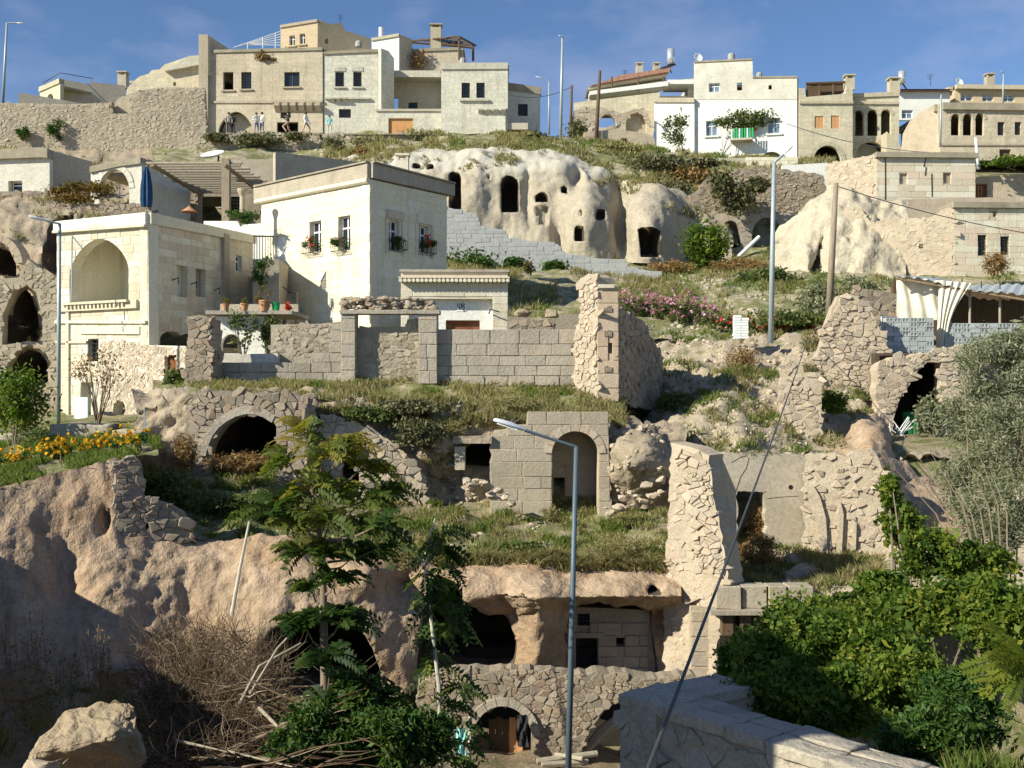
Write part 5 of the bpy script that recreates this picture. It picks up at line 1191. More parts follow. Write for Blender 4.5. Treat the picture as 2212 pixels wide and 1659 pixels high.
for i, (u0, u1, v0, v1, Y, sd) in enumerate(((-80, 116, 412, 480, 55.5, 61), (110, 320, 440, 480, 53.8, 62))):
    f2 = Fr(u0, v1, Y, 0); t_ = thing('garden_wall', ('rubble wall below the white cottage', 'rubble wall below the red-leaved vine')[i], 'wall', f2.pt(0, 0)); p2 = f2.poly([(u0, v1), (u1, v1), (u1, v0 + 4), (u0, v0)])
    w_ = slab('wall', f2, p2, (), .5, M['mortar'], t_); rubble(f2, p2, (), .26, M['rubble'], w_, proud=.06, seed=sd)
# rings of the old arches in the left hillside
for i, (u0, u1, vb, vs, vt) in enumerate(((10, 86, 740, 680, 620), (20, 106, 835, 795, 752), (-40, 36, 596, 570, 524))):
    f2 = Fr(u0, vb, 46.9 + (.5 if i == 2 else 0), 0); t_ = thing('stone_arch', ('tall old stone arch left of the arched house', 'lowest broad old stone arch behind the leafy tree', 'topmost old stone arch at the left edge')[i], 'arch', f2.pt(0, 0))
    s0, h0 = f2.at(u0, vb); s1, _ = f2.at(u1, vb); voussoirs(f2, s0, s1, f2.at(u0, vs)[1], f2.at(u0, vt)[1], .3, 9, M['pale_rubble'], t_, .2, proud=.1, depth=.8)
f2 = Fr(-60, 760, 46.2, 0)
t_ = thing('ruin_wall', 'rubble wall between the old arches on the left hillside', 'wall', f2.pt(0, 0))
p2 = f2.poly([(-60, 905), (122, 908), (122, 600), (88, 585), (60, 560), (40, 600), (-60, 605)])
ho = [f2.poly(a) for a in ([(4, 745), (6, 680), (30, 625), (52, 612), (78, 632), (92, 690), (92, 745)], [(14, 850), (16, 790), (34, 760), (62, 744), (92, 752), (112, 785), (110, 850)])]
w_ = slab('wall', f2, p2, ho, .5, M['mid_mortar'], t_); rubble(f2, p2, ho, .3, M['mid_rubble'], w_, proud=.07, seed=63, keep=.8)

# ------------------------------------------------------------------ the tall house with flower windows
tU = thing('flower_house', 'tall cream house with flower baskets at its windows, in the middle', 'house', P(799, 720, 46))
fU = Fr(799, 730, 46, -43.6); fUr = Fr(799, 730, 46, 54)
oU = fU.poly([(565, 760), (799, 760), (799, 388), (565, 440)])
WB = dict(depth=.2, bars=(1, 1), fw=.07, pane=M['glass'])
hU = openings(fU, [('win', 669, 478, 694, 546, WB), ('win', 731, 467, 757, 541, WB), ('win', 594, 509, 617, 598, dict(depth=.12, bars=(0, 1), pane=M['white_sheet']))], tU, M['house_block'])
wU = slab('wall', fU, oU, hU, .45, M['house_block'], tU); blocks(fU, oU, hU, .36, .5, 1.0, M['house_block'], wU, seed=8, joint=.012, proud=.018)
oUr = fUr.poly([(799.5, 760), (965, 730), (965, 424), (799.5, 388)])
hUr = openings(fUr, [('win', 840, 476, 863, 543, WB), ('win', 905, 488, 926, 547, WB)], tU, M['house_block'])
wUr = slab('wall', fUr, oUr, hUr, .45, M['house_block'], tU); blocks(fUr, oUr, hUr, .36, .5, 1.0, M['house_block'], wUr, seed=9, joint=.012, proud=.018)
for q in ((837, 456, 867, 474), (902, 466, 929, 485)): r_ = prect(fUr, *q); MB().fbox(fUr, r_[0] - .08, r_[2] + .08, r_[1], r_[3], 0, .12).build('window_hood', M['warm_block'], tU)
for a, b in (((831, 470, 837, 548)), (866, 476, 871, 553)) and [((831, 472), (836, 548)), ((866, 476), (871, 553)), ((896, 484), (901, 556)), ((929, 490), (934, 560))]: r_ = prect(fUr, a[0], a[1], b[0], b[1]); MB().fbox(fUr, r_[0], r_[2], r_[1], r_[3], 0, .07).build('window_jamb', M['warm_block'], tU)
para(fU, tU, [(554, 407), (799.5, 354)], [(554, 432), (799.5, 385)], .16, M['mid_mortar']); para(fUr, tU, [(799.5, 354), (977, 400)], [(799.5, 385), (977, 424)], .16, M['grey_block'])
fc0 = fU.at(556, 437); fc1 = fU.at(799, 390); MB().tube([fU.pt(fc0[0], fc0[1], .08), fU.pt(fc1[0], fc1[1], .08)], .13, 8).build('roll_moulding', M['house_block'], tU)
for fr_, a, b in ((fU, (556, 406), (799, 353)), (fUr, (799.5, 353), (976, 399))):
    s0, h0 = fr_.at(*a); s1, h1 = fr_.at(*b); mb = MB(); MB().prism(fr_, [(s0, h0), (s1, h1), (s1, h1 + .07), (s0, h0 + .07)], -.5, .24).build('roof_edge', M['roof_edge'], tU)
band(fUr, tU, 799, 965, 700, .12, .06, M['house_block'], 'plinth_course')
c0, c1, c2 = fU.pt(*fU.at(799, 362)), fU.pt(*fU.at(565, 412)), fUr.pt(*fUr.at(965, 402)); zz = min(c0.z, c1.z, c2.z) - .3
q = [Vector((p.x, p.y, zz)) for p in (c0, c2, c2 + c1 - c0, c1)]; cc_ = sum(q, Vector()) / 4; q = [cc_ + (p - cc_) * .97 for p in q]
MB().add(q + [p - Vector((0, 0, .25)) for p in q], [(0, 1, 2, 3), (7, 6, 5, 4), (0, 4, 5, 1), (1, 5, 6, 2), (2, 6, 7, 3), (3, 7, 4, 0)]).build('roof', M['roof_edge'], tU)
chimney(tU, P(870, 372, 51), .55, .5, M['warm_block'])
for f_, side in ((fU.turn(fU.at(565, 500)[0], 0), 0), (fUr.turn(fUr.at(965, 500)[0], 0), 1)):
    g = Fr(0, 0, 1); o_ = fUr if side == 0 else fU; g.O = f_.O; g.a = o_.a; g.d = o_.d; g.n = -o_.n if side == 0 else o_.n
    hh_ = (fU.at(565, 442) if side == 0 else fUr.at(965, 426))[1]
    ln = 5.0 if side == 0 else -8.0
    slab('wall', g, [(min(.4, ln) if ln > 0 else ln, 0), (ln if ln > 0 else -.4, 0), (ln if ln > 0 else -.4, hh_), (.4 if ln > 0 else ln, hh_)], (), .3, M['house_block'], tU)
# iron baskets with flowers
for i, (fr_, u0, u1, v0, v1, red, nm) in enumerate(((fU, 664, 696, 524, 553, 1, 'first window left of the house corner stairs side'), (fU, 727, 758, 520, 549, 0, ''), (fUr, 838, 868, 520, 545, 0, ''), (fUr, 902, 931, 522, 553, 1, ''))):
    lab = ('iron window basket with red geraniums nearest the stair door', 'iron window basket with green plants, sunlit side near the corner', 'iron window basket with green plants on the shaded wall', 'iron window basket with red geraniums on the shaded wall')[i]
    r_ = prect(fr_, u0, v0, u1, v1); t_ = thing('flower_basket', lab, 'flower basket', fr_.pt(r_[0], r_[1]), 'flower baskets at the windows'); mb = MB()
    for k in range(9): s = r_[0] + (r_[2] - r_[0]) * k / 8; mb.tube([fr_.pt(s, r_[3], .3), fr_.pt(s, r_[1] + .12, .33), fr_.pt(s, r_[1], .05)], .011, 4)
    for h in (r_[3], r_[1] + .12): mb.tube([fr_.pt(r_[0], h, 0), fr_.pt(r_[0], h, .32), fr_.pt(r_[2], h, .32), fr_.pt(r_[2], h, 0)], .013, 4)
    mb.build('basket', M['iron'], t_)
    rr = np.random.default_rng(i); c = fr_.pt((r_[0] + r_[2]) / 2, r_[3] - .1, .2); C, tone, _ = clump_points(c, (.36, .36, .3), 420, rr, 9); V, F, r = leaf_quads(C, .05, rr, .4, .6, tone); mknp('leaves', V, F, M['leaf_dark'], t_, rnd=r)
    C, tone, _ = clump_points(c + Vector((0, -.08, .08)), (.38, .36, .3), 110 if red else 14, rr, 7); V, F, r = leaf_quads(C, .045, rr, .4, .8, tone); mknp('blossoms', V, F, M['petal_red'], t_, rnd=r)
# outside stair along the sunny wall
st = thing('outside_stair', 'brown stone stair climbing along the sunny wall to the white door', 'stair', P(670, 715, 45))
sa, ha = fU.at(598, 600); sb, hb = fU.at(672, 700); nS = 14
for k in range(nS):
    t = k / nS; a = sb + (sa - sb) * t; b = sb + (sa - sb) * (k + 1) / nS; h = hb + (ha - hb) * (k + 1) / nS
    MB().fbox(fU, b, a - .002, hb - .6, h, .03, 1.3).build('step', M['grey_block'], st)
MB().fbox(fU, sa - 1.3, sa - .002, hb - .6, ha, .03, 1.3).build('landing', M['grey_block'], st)
s1_, h1_ = fU.at(625, 605); s2_, h2_ = fU.at(697, 680)
rp_ = thing('rope_rail', 'dark rope handrail sagging between two wooden posts by the stair', 'handrail', fU.pt(s2_, h2_, 1.5))
for s_, h_ in ((s1_, h1_), (s2_, h2_)): MB().tube([fU.pt(s_, h_ - .8, 1.4), fU.pt(s_, h_ + .9, 1.4)], .06, 7).build('post', M['wood'], rp_)
MB().tube([fU.pt(s1_ + (s2_ - s1_) * t, h1_ + .85 + (h2_ - h1_) * t - 1.4 * t * (1 - t), 1.4) for t in [i / 12 for i in range(13)]], .025, 5).build('rope', M['cable'], rp_)
# shaded terrace block with railing left of the stair, slab with pots
tb = thing('terrace_block', 'shaded terrace block with an iron railing left of the stair', 'terrace', P(560, 700, 46.5)); f2 = Fr(548, 700, 46.8, 4)
MB().fbox(f2, f2.at(546, 600)[0], f2.at(603, 600)[0], f2.at(560, 720)[1], f2.at(560, 560)[1], -3, 0).build('block', M['grey_block'], tb)
mb = MB()
for k in range(8): s = f2.at(548 + 6 * k, 560)[0]; mb.fbox(f2, s, s + .03, f2.at(560, 560)[1], f2.at(560, 512)[1], -.05, -.02)
mb.fbox(f2, f2.at(547, 500)[0], f2.at(592, 500)[0], f2.at(560, 512)[1], f2.at(560, 509)[1], -.06, -.01).build('railing', M['iron'], tb)
bush('terrace_plant', 'dark reddish potted plants hanging over the shaded terrace block', 'plant', P(568, 590, 46.3), (.5, .3, .7), 700, .06, M['leaf_dark'], stems=3, seed=31)
tc_ = thing('canopy_cottage', 'small white cottage under a flat slab roof carrying flower pots', 'house', P(467, 790, 41.5)); f2 = Fr(467, 790, 41.5, 0)
h2 = openings(f2, [('arch', 477, 722, 521, 764, dict(spring=.35))], tc_, M['white_wall'])
slab('wall', f2, f2.poly([(466, 790), (580, 790), (580, 684), (466, 684)]), h2, .3, M['white_wall'], tc_)
MB().fbox(f2, f2.at(452, 680)[0], f2.at(636, 680)[0], f2.at(500, 681)[1], f2.at(500, 673)[1], -3, .5).build('slab_roof', M['grey_block'], tc_)
MB().fbox(f2, f2.at(470, 660)[0], f2.at(640, 660)[0], f2.at(500, 673)[1], f2.at(500, 656)[1], -.6, -.35).build('parapet', M['plaster'], tc_)
MB().fbox(f2, f2.at(572, 700)[0], f2.at(592, 700)[0], f2.at(500, 790)[1], f2.at(500, 682)[1], -.3, .05).build('pier', M['plaster'], tc_)
for i, (u, r) in enumerate(((487, .16), (528, .17), (571, .24))):
    t_ = thing('flower_pot', ('clay pot at the left end of the slab roof', 'clay pot in the middle of the slab roof', 'large clay pot with a reddish bush on the slab roof')[i], 'flower pot', P(u, 673, 41.1)); MB().lathe(P(u, 673, 41.1), [(r * .65, 0), (r * .9, r * 1.4), (r, r * 1.5), (r, r * 1.75), (r * .8, r * 1.7)], 14).build('pot', M['terracotta'], t_)
    rr = np.random.default_rng(90 + i); C, tone, _ = clump_points(P(u, 673, 41.1) + Vector((0, 0, r * 2.4)), (r * 1.3, r * 1.3, r * (1.6 if i == 2 else .8)), 350 if i == 2 else 120, rr, 8); V, F, r2 = leaf_quads(C, .05, rr, .3, .5, tone); mknp('leaves', V, F, M['leaf_autumn'], t_, rnd=r2)
tag(MB().lathe(P(596, 671, 41.2), [(.13, 0), (.16, .3), (.17, .3), (.15, .28)], 12).build('bucket', M['green_plastic']), 'bright green bucket on the slab roof beside the pots', 'bucket')
bush('geranium', 'red geranium hanging at the right end of the slab roof', 'flower', P(619, 664, 41.2), (.22, .18, .16), 120, .06, M['petal_red'], stems=2, seed=33)
bush('climber', 'green climber on the pier of the white cottage', 'climber', P(587, 722, 41.2), (.42, .3, .75), 900, .075, M['leaf_mid'], stems=4, seed=34, k=20)
bush('sapling', 'slim leafy sapling growing before the white cottage', 'sapling', P(523, 715, 40.8), (.6, .4, .85), 420, .075, M['leaf_mid'], stems=6, seed=35, k=12, base=P(523, 790, 40.8))
# grey yard walls behind the houses
f2 = Fr(595, 420, 62, 32); tag(slab('yard_wall', f2, f2.poly([(595, 440), (800, 440), (800, 353), (595, 329)]), (), .4, M['concrete']), 'shaded grey yard wall behind the flower house', 'wall')
f2 = Fr(480, 440, 66, 0); tag(slab('yard_wall', f2, f2.poly([(470, 450), (594, 450), (594, 344), (500, 345), (470, 350)]), (), .4, M['concrete']), 'grey yard wall behind the log pergola', 'wall')
f2 = Fr(965, 560, 60.5, -10); tW3 = thing('long_grey_wall', 'long grey stone wall stepping down below the tuff caves', 'wall', f2.pt(0, 0)); f2 = Fr(965, 560, 61.5, -2)
p2 = f2.poly([(900, 600), (1430, 605), (1430, 590), (1360, 578), (1350, 562), (1280, 558), (1220, 546), (1205, 528), (1100, 515), (1090, 497), (1040, 490), (1030, 464), (965, 448), (900, 446)])
w_ = slab('wall', f2, p2, (), .5, M['grey_stone'], tW3); blocks(f2, p2, (), .24, .3, .6, M['grey_stone'], w_, seed=71, proud=.015, jit=.012, joint=.012)

# ------------------------------------------------------------------ gate wall with the blocked doorway
tG2 = thing('blocked_gate', 'stone gateway filled with rubble, loose stones heaped on its lintel', 'gate', P(738, 828, 37)); f2 = Fr(738, 828, 37.0, 0)
for u0, u1 in ((738, 769), (905, 945)):
    r_ = prect(f2, u0, 678, u1, 830); pj = slab('gate_pier', f2, rect(*r_), (), .7, M['grey_block'], tG2, o=.14); blocks(f2.off(.14), rect(*r_), (), .42, .5, .6, M['grey_block'], pj, seed=u0, depth=.3)
r_ = prect(f2, 736, 672, 950, 679); MB().fbox(f2, r_[0], r_[2], r_[1], r_[3] + .02, -.6, .24).build('lintel', M['grey_block'], tG2)
pi = slab('rubble_infill', f2.off(-.3), f2.off(-.3).poly([(766, 830), (908, 830), (908, 690), (880, 690), (876, 706), (766, 708)]), (), .4, M['mid_mortar'], tG2); rubble(f2.off(-.3), f2.off(-.3).poly([(770, 828), (904, 828), (904, 692), (880, 692), (876, 708), (770, 710)]), (), .24, M['mid_rubble'], pi, proud=.05, joint=.02, seed=72, cap=140)
for i in range(46):
    u = 742 + 198 * (i % 16 + random.uniform(-.3, .3)) / 15.5; lay = i // 16; r = random.uniform(.08, .13)
    V, F = rockmesh((0, 0, 0), (r * 1.4, r, r * .9), i * 1.7, 2, .3); mk('loose_stone', V, F, M['rubble'], tG2, loc=P(min(max(u, 744), 938), 667 - lay * 9 - random.uniform(0, 3), 37 + random.uniform(-.15, .3)))
tG3 = thing('ashlar_wall', 'long wall of big grey blocks between the blocked gate and the broken tower', 'wall', P(945, 826, 37.1)); f2 = Fr(945, 828, 37.15, 0)
p2 = f2.poly([(944, 830), (1262, 834), (1262, 716), (1180, 714), (944, 712)]); w_ = slab('wall', f2, p2, (), .5, M['mortar'], tG3); blocks(f2, p2, (), .36, .55, 1.15, M['grey_block'], w_, seed=73, proud=.04, jit=.02, joint=.02)
tG4 = thing('ashlar_wall', 'low wall of grey blocks left of the blocked gate', 'wall', P(486, 826, 37.1)); p2 = f2.poly([(478, 830), (739, 830), (739, 700), (716, 700), (716, 748), (694, 750), (692, 768), (672, 769), (671, 785), (478, 787)])
hh = [rect(*prect(f2, 700, 735, 711, 749))]; w_ = slab('wall', f2, p2, hh, .5, M['mortar'], tG4); blocks(f2, p2, hh, .36, .55, 1.0, M['grey_block'], w_, seed=74, proud=.04, jit=.02, joint=.02)
f2 = Fr(590, 800, 38.6, 0); t_ = thing('patched_wall', 'plastered rubble wall with shadows behind the low block wall', 'wall', f2.pt(0, 0)); p2 = f2.poly([(585, 810), (740, 810), (740, 694), (720, 697), (690, 700), (585, 702)]); w_ = slab('wall', f2, p2, hh, .4, M['mid_mortar'], t_); rubble(f2, p2, hh, .24, M['mid_rubble'], w_, proud=.04, seed=75, cap=150, keep=.75)
f2 = Fr(478, 800, 38.2, 0); tag(slab('low_parapet', f2, f2.poly([(478, 800), (600, 800), (600, 764), (478, 766)]), (), .4, M['weathered_wall']), 'low pale parapet under the white cottage', 'wall')
# stub pillar
t_ = thing('stub_pillar', 'broken stone pillar with a crumbling top, left end of the gate terrace', 'pillar', P(401, 845, 36)); f2 = Fr(401, 850, 36, 0)
p2 = f2.poly(rag([(398, 850), (458, 850), (458, 760), (455, 690), (440, 682), (404, 684), (404, 740)], 3.5, 12)); w_ = slab('pillar', f2, p2, (), 1.3, M['mortar'], t_); rubble(f2, p2, (), .24, M['rubble'], w_, proud=.06, seed=76)
f3 = Fr(458, 850, 36, 86); rubble(f3, f3.poly([(458, 850), (480, 845), (478, 760), (472, 690), (458, 690)]), (), .32, M['rubble'], w_, proud=.06, seed=77)
# gate house with the tile row
t_ = thing('gate_house', 'tan stone gate block with a row of tile ends under its parapet', 'gate', P(866, 720, 42.5)); f2 = Fr(866, 725, 42.5, 1)
ho = [rect(*prect(f2, 884, 646, 1064, 728))]; p2 = f2.poly([(866, 725), (1097, 725), (1097, 588), (866, 588)]); w_ = slab('wall', f2, p2, ho, 1.0, M['warm_block'], t_); blocks(f2, p2, ho + [rect(*prect(f2, 860, 604, 1100, 616))], .3, .6, 1.2, M['warm_block'], w_, seed=78, joint=.01)
hd = [rect(*prect(f2, 962, 691, 1036, 726))]; slab('recessed_panel', f2.off(-.35), rect(*prect(f2, 882, 644, 1066, 728)), hd, .2, M['white_wall'], t_); MB().fbox(f2, *[hd[0][0][0], hd[0][1][0]], hd[0][0][1], hd[0][2][1], -.75, -.55).build('door', M['rusty'], t_)
r_ = prect(f2, 862, 606, 1101, 611)
for i in range(26):
    s = r_[0] + (r_[2] - r_[0]) * (i + .5) / 26; MB().tube([f2.pt(s, r_[3], -.1), f2.pt(s, r_[3] - .03, .34)], .075, 7).build('tile_end', M['house_block'], t_)
MB().fbox(f2, r_[0], r_[2], r_[3] + .06, r_[3] + .12, 0, .3).build('tile_ledge', M['warm_block'], t_); MB().fbox(f2, f2.at(866, 590)[0] - .05, f2.at(1098, 590)[0] + .05, f2.at(900, 588)[1], f2.at(900, 585)[1] + .04, -1.1, .1).build('coping', M['grey_block'], t_)
mb = MB(); s0, h0, s1, h1 = prect(f2, 986, 653, 1006, 672); pl_ = MB().fbox(f2, s0, s1, h0, h1, -.36, -.33).build('plaque', M['white_sheet'], t_)
def stroke(pts, r=.018):
    mb.tube([f2.pt(s0 + (s1 - s0) * a, h0 + (h1 - h0) * b, -.325) for a, b in pts], r, 5)
stroke([(.12, .9), (.1, .55), (.3, .45), (.34, .9)]); stroke([(.34, .45), (.36, .2)]); stroke([(.5, .95), (.5, .45), (.62, .42)]); stroke([(.64, .95), (.62, .5), (.9, .9)]); stroke([(.62, .55), (.92, .45)]); stroke([(.58, .3), (.7, .2), (.82, .32), (.72, .08), (.86, .1)])
mb.build('lettering', M['iron'], pl_)
MB().tube([f2.pt(*f2.at(1056, 678), .0), f2.pt(*f2.at(1060, 670), .35), f2.pt(*f2.at(1078, 676), .5)], .025, 6).build('bracket_lamp', M['iron'], t_)
f2 = Fr(1100, 730, 41.6, 0)
t_ = thing('yard_parapet', 'low rough parapet with two boulders on top beside the gate block', 'wall', f2.pt(0, 0)); slab('wall', f2, f2.poly([(1096, 725), (1262, 725), (1262, 680), (1210, 678), (1206, 688), (1096, 684)]), (), .4, M['mortar'], t_); rubble(f2, f2.poly([(1098, 722), (1205, 722), (1205, 690), (1098, 686)]), (), .24, M['rubble'], t_, seed=79, proud=.05)
for i, u in enumerate((1128, 1190)): rock('boulder', ('rounded yellow-lichened boulder on the parapet by the gate block', 'rounded grey boulder on the parapet near the broken tower')[i], P(u, 678, 41.8), (.42, .25, .2), 3 + i, M['boulder'], 3, .2)
# broken tower
t_ = thing('broken_tower', 'tall broken corner of masonry with carved panels, standing alone on the terrace', 'ruin', P(1290, 862, 36)); f2 = Fr(1290, 866, 36, 2)
p2 = f2.poly([(1290, 868), (1337, 868), (1336, 640), (1333, 616), (1300, 614), (1290, 622)]); hh = [rect(*prect(f2, 1314, 741, 1323, 764))]
w_ = slab('wall', f2, p2, hh, .9, M['pink_block'], t_); blocks(f2, p2, hh, .46, .7, .75, M['pink_block'], w_, seed=80, depth=.2, proud=.03)
for v in (660, 713, 790):
    r_ = prect(f2, 1305, v, 1322, v + 14); mb = MB()
    for k in range(5): a = r_[0] + (r_[2] - r_[0]) * k / 5; mb.fbox(f2, a, a + .04, r_[1], r_[3] * 1.0 - random.uniform(0, .08), .03, .06)
    mb.fbox(f2, r_[0], r_[2], r_[1] + .08, r_[1] + .11, .03, .058).build('carved_panel', M['mortar'], t_)
r_ = prect(f2, 1292, 616, 1326, 623); MB().fbox(f2, r_[0], r_[2], r_[1], r_[3], 0, .12).build('cap_stone', M['warm_block'], t_)
f3 = Fr(1290, 866, 36, -52); p3 = f3.poly(rag([(1240, 850), (1290, 866), (1290, 620), (1286, 598), (1270, 590), (1258, 600), (1254, 640), (1258, 690), (1246, 705), (1240, 760)], 3.5, 12))
w_ = slab('broken_side', f3, p3, (), .8, M['pale_mortar'], t_); rubble(f3, p3, (), .27, M['pale_rubble'], w_, proud=.1, seed=81, joint=.03)
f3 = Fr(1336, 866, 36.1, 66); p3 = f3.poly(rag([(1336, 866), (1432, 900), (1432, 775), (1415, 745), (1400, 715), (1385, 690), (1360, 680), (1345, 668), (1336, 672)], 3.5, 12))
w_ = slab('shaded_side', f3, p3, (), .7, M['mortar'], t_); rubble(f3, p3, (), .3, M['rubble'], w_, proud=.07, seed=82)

# ------------------------------------------------------------------ the right-hand terrace houses
t_ = thing('plain_house', 'tan stone house with two blocked windows and cracks, above the pale crag', 'house', P(1894, 435, 64)); f2 = Fr(1894, 440, 64, 2); f3 = Fr(1894, 440, 64, -48)
p2 = f2.poly([(1894, 440), (2107, 440), (2107, 336), (1894, 336)]); hh = openings(f2, [('blind', 1943, 375, 1960, 398, dict(m=M['pale_rubble'])), ('blind', 2037, 374, 2054, 397, dict(m=M['rubble']))], t_, M['tan_wall'])
w_ = slab('wall', f2, p2, hh, .4, M['tan_wall'], t_); blocks(f2, p2, hh, .36, .8, 1.4, M['warm_block'], w_, seed=83, joint=.012, proud=.02, jit=.004)
MB().fbox(f2, f2.at(1890, 335)[0], f2.at(2110, 335)[0], f2.at(1990, 342)[1], f2.at(1990, 331)[1], -1, .25).build('roof_edge', M['roof_edge'], t_)
for a in ([(2000, 342), (1995, 360), (2000, 362), (1998, 380)], [(2012, 376), (2013, 425)], [(1912, 342), (1912, 432)]):
    MB().tube([f2.pt(*f2.at(*q), .024) for q in a], .035, 4).build('crack', M['dark'], t_)
p3 = f3.poly([(1786, 440), (1894, 440), (1894, 334), (1800, 352), (1786, 360)]); w_ = slab('wall', f3, p3, (), .4, M['pale_mortar'], t_); rubble(f3, p3, (), .3, M['pale_rubble'], w_, proud=.04, seed=84, keep=.6, cap=200)
slab('roof', f2.off(-.5), f2.poly([(1896, 342), (2100, 342), (2100, 340), (1896, 340)]), (), 6, M['roof_edge'], t_)
t_ = thing('rock_house', 'house half carved in pale rock with a smooth stone front, above the canvas shed', 'house', P(2060, 640, 58)); f2 = Fr(2060, 640, 57.5, 3); f3 = Fr(2060, 640, 57.5, -26)
p2 = f2.poly([(2060, 640), (2330, 640), (2330, 456), (2060, 445)]); hh = openings(f2, [('bar', 2112, 508, 2131, 553, dict(BARS, hood=0)), ('bar', 2161, 511, 2180, 551, dict(BARS)), ('hole', 2136, 457, 2153, 469)], t_, M['tan_wall'])
w_ = slab('wall', f2, p2, hh, .4, M['tan_wall'], t_); blocks(f2, p2, hh, .34, .7, 1.2, M['warm_block'], w_, seed=85, joint=.01, proud=.02, jit=.004)
MB().fbox(f2, f2.at(2056, 445)[0], f2.at(2330, 445)[0], f2.at(2090, 450)[1], f2.at(2090, 438)[1], -1.5, .22).build('roof_edge', M['roof_edge'], t_)
p3 = f3.poly(rag([(1806, 640), (2060, 642), (2060, 448), (2030, 456), (2010, 470), (1990, 472), (1930, 470), (1905, 478), (1880, 480), (1860, 450), (1830, 448), (1806, 470)], 3.5, 12)); hh = openings(f3, [('bar', 1866, 501, 1881, 527, dict(bars=(1, 2), m=M['iron'])), ('hole', 1985, 528, 1994, 537)], t_, M['chalk'])
w_ = slab('rock_front', f3, p3, hh, .5, M['pale_mortar'], t_); rubble(f3, p3, hh, .3, M['pale_rubble'], w_, proud=.035, seed=86, keep=.4, joint=.03)
f4 = Fr(1800, 460, 62.5, 0); tag(slab('rough_wall', f4, f4.poly([(1840, 480), (2215, 480), (2215, 425), (1930, 432), (1840, 446)]), (), .5, M['pale_mortar']), 'rough pale wall between the two tan houses on the right', 'wall')
f4 = Fr(2107, 440, 65, 0); t_ = thing('rough_house', 'rough pale ruin with a broken wooden door at the right edge', 'ruin', f4.pt(0, 0)); hh = openings(f4, [('door', 2108, 398, 2133, 430, dict(m=M['rusty']))], t_, M['pale_mortar']); slab('wall', f4, f4.poly([(2105, 440), (2330, 445), (2330, 380), (2200, 376), (2107, 384)]), hh, .5, M['pale_mortar'], t_)
# rubble retaining wall with vaults under the white house
t_ = thing('vaulted_wall', 'grey rubble retaining wall above two dark vaults, under the whitewashed house', 'wall', P(1529, 565, 69)); f2 = Fr(1490, 572, 68, 2)
p2 = f2.poly(rag([(1500, 572), (1760, 575), (1788, 420), (1778, 380), (1700, 366), (1620, 362), (1540, 380), (1490, 420), (1490, 520)], 3.5, 12))
hh = openings(f2, [('arch', 1556, 477, 1600, 575, dict(spring=.65, ring=.35, nv=11)), ('arch', 1624, 470, 1690, 575, dict(spring=.6, ring=.35, nv=13))], t_, M['grey_block'])
w_ = slab('wall', f2, p2, hh, .8, M['mortar'], t_); rubble(f2, f2.poly([(1500, 462), (1700, 460), (1768, 470), (1788, 420), (1778, 382), (1700, 368), (1620, 364), (1540, 382), (1500, 420)]), hh, .25, M['rubble'], w_, proud=.09, seed=87)
blocks(f2, f2.poly([(1500, 572), (1760, 574), (1768, 472), (1700, 462), (1500, 464)]), hh, .45, .7, 1.2, M['grey_block'], w_, seed=88)
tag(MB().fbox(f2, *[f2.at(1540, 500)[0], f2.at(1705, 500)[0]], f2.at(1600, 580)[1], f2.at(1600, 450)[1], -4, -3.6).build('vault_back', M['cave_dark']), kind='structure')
f4 = Fr(1690, 372, 72, 0); t_ = thing('white_gate', 'small whitewashed gate front at the top of the rubble retaining wall', 'gate', f4.pt(0, 0)); hh = openings(f4, [('hole', 1718, 374, 1762, 400)], t_, M['white_wall']); slab('wall', f4, f4.poly([(1690, 395), (1790, 410), (1788, 352), (1690, 358)]), hh, .3, M['white_wall'], t_)
for i, (a, b, v0, v1, Y, lb) in enumerate(((1480, 1610, 342, 372, 76, 'grey yard wall left below the green balcony'), (1612, 1724, 340, 372, 75.5, 'stone-block yard wall below the arch of the white house'), (1724, 1905, 350, 372, 76, 'cream yard wall below the cream arched house'))):
    f4 = Fr(a, v1, Y, 0); t_ = thing('yard_wall', lb, 'wall', f4.pt(0, 0)); p4 = f4.poly([(a, v1 + 14), (b, v1 + 14), (b, v0), (a, v0)]); w_ = slab('wall', f4, p4, (), .4, M['plaster'], t_)
    if i == 1: blocks(f4, p4, (), .3, .5, .6, M['house_block'], w_, seed=89)
# ------------------------------------------------------------------ ruins of the lower terraces
t_ = thing('arch_ruin', 'rubble wall with a wide dark round arch, left on the lower terrace', 'ruin', P(430, 1040, 32)); f2 = Fr(430, 1050, 31.9, 0)
aA = f2.poly([(443, 1046), (446, 995), (458, 955), (482, 922), (512, 902), (545, 895), (574, 902), (597, 920), (597, 1060)])
p2 = f2.poly(rag([(398, 1030), (430, 1044), (600, 1062), (664, 1066), (664, 856), (620, 850), (560, 848), (430, 844), (402, 872)], 3.5, 12))
w_ = slab('wall', f2, p2, [aA], .7, M['mortar'], t_); rubble(f2, f2.poly([(400, 1000), (420, 960), (440, 1040), (442, 990), (470, 925), (520, 893), (560, 890), (600, 905), (602, 1050), (662, 1060), (662, 858), (560, 850), (432, 846), (404, 874)]), [aA], .27, M['rubble'], w_, proud=.09, seed=101, asp=1.25)
n_ = 13; ring = [(440, 985), (446, 960), (456, 938), (470, 919), (488, 905), (508, 894), (530, 888), (552, 889), (572, 896), (590, 908)]
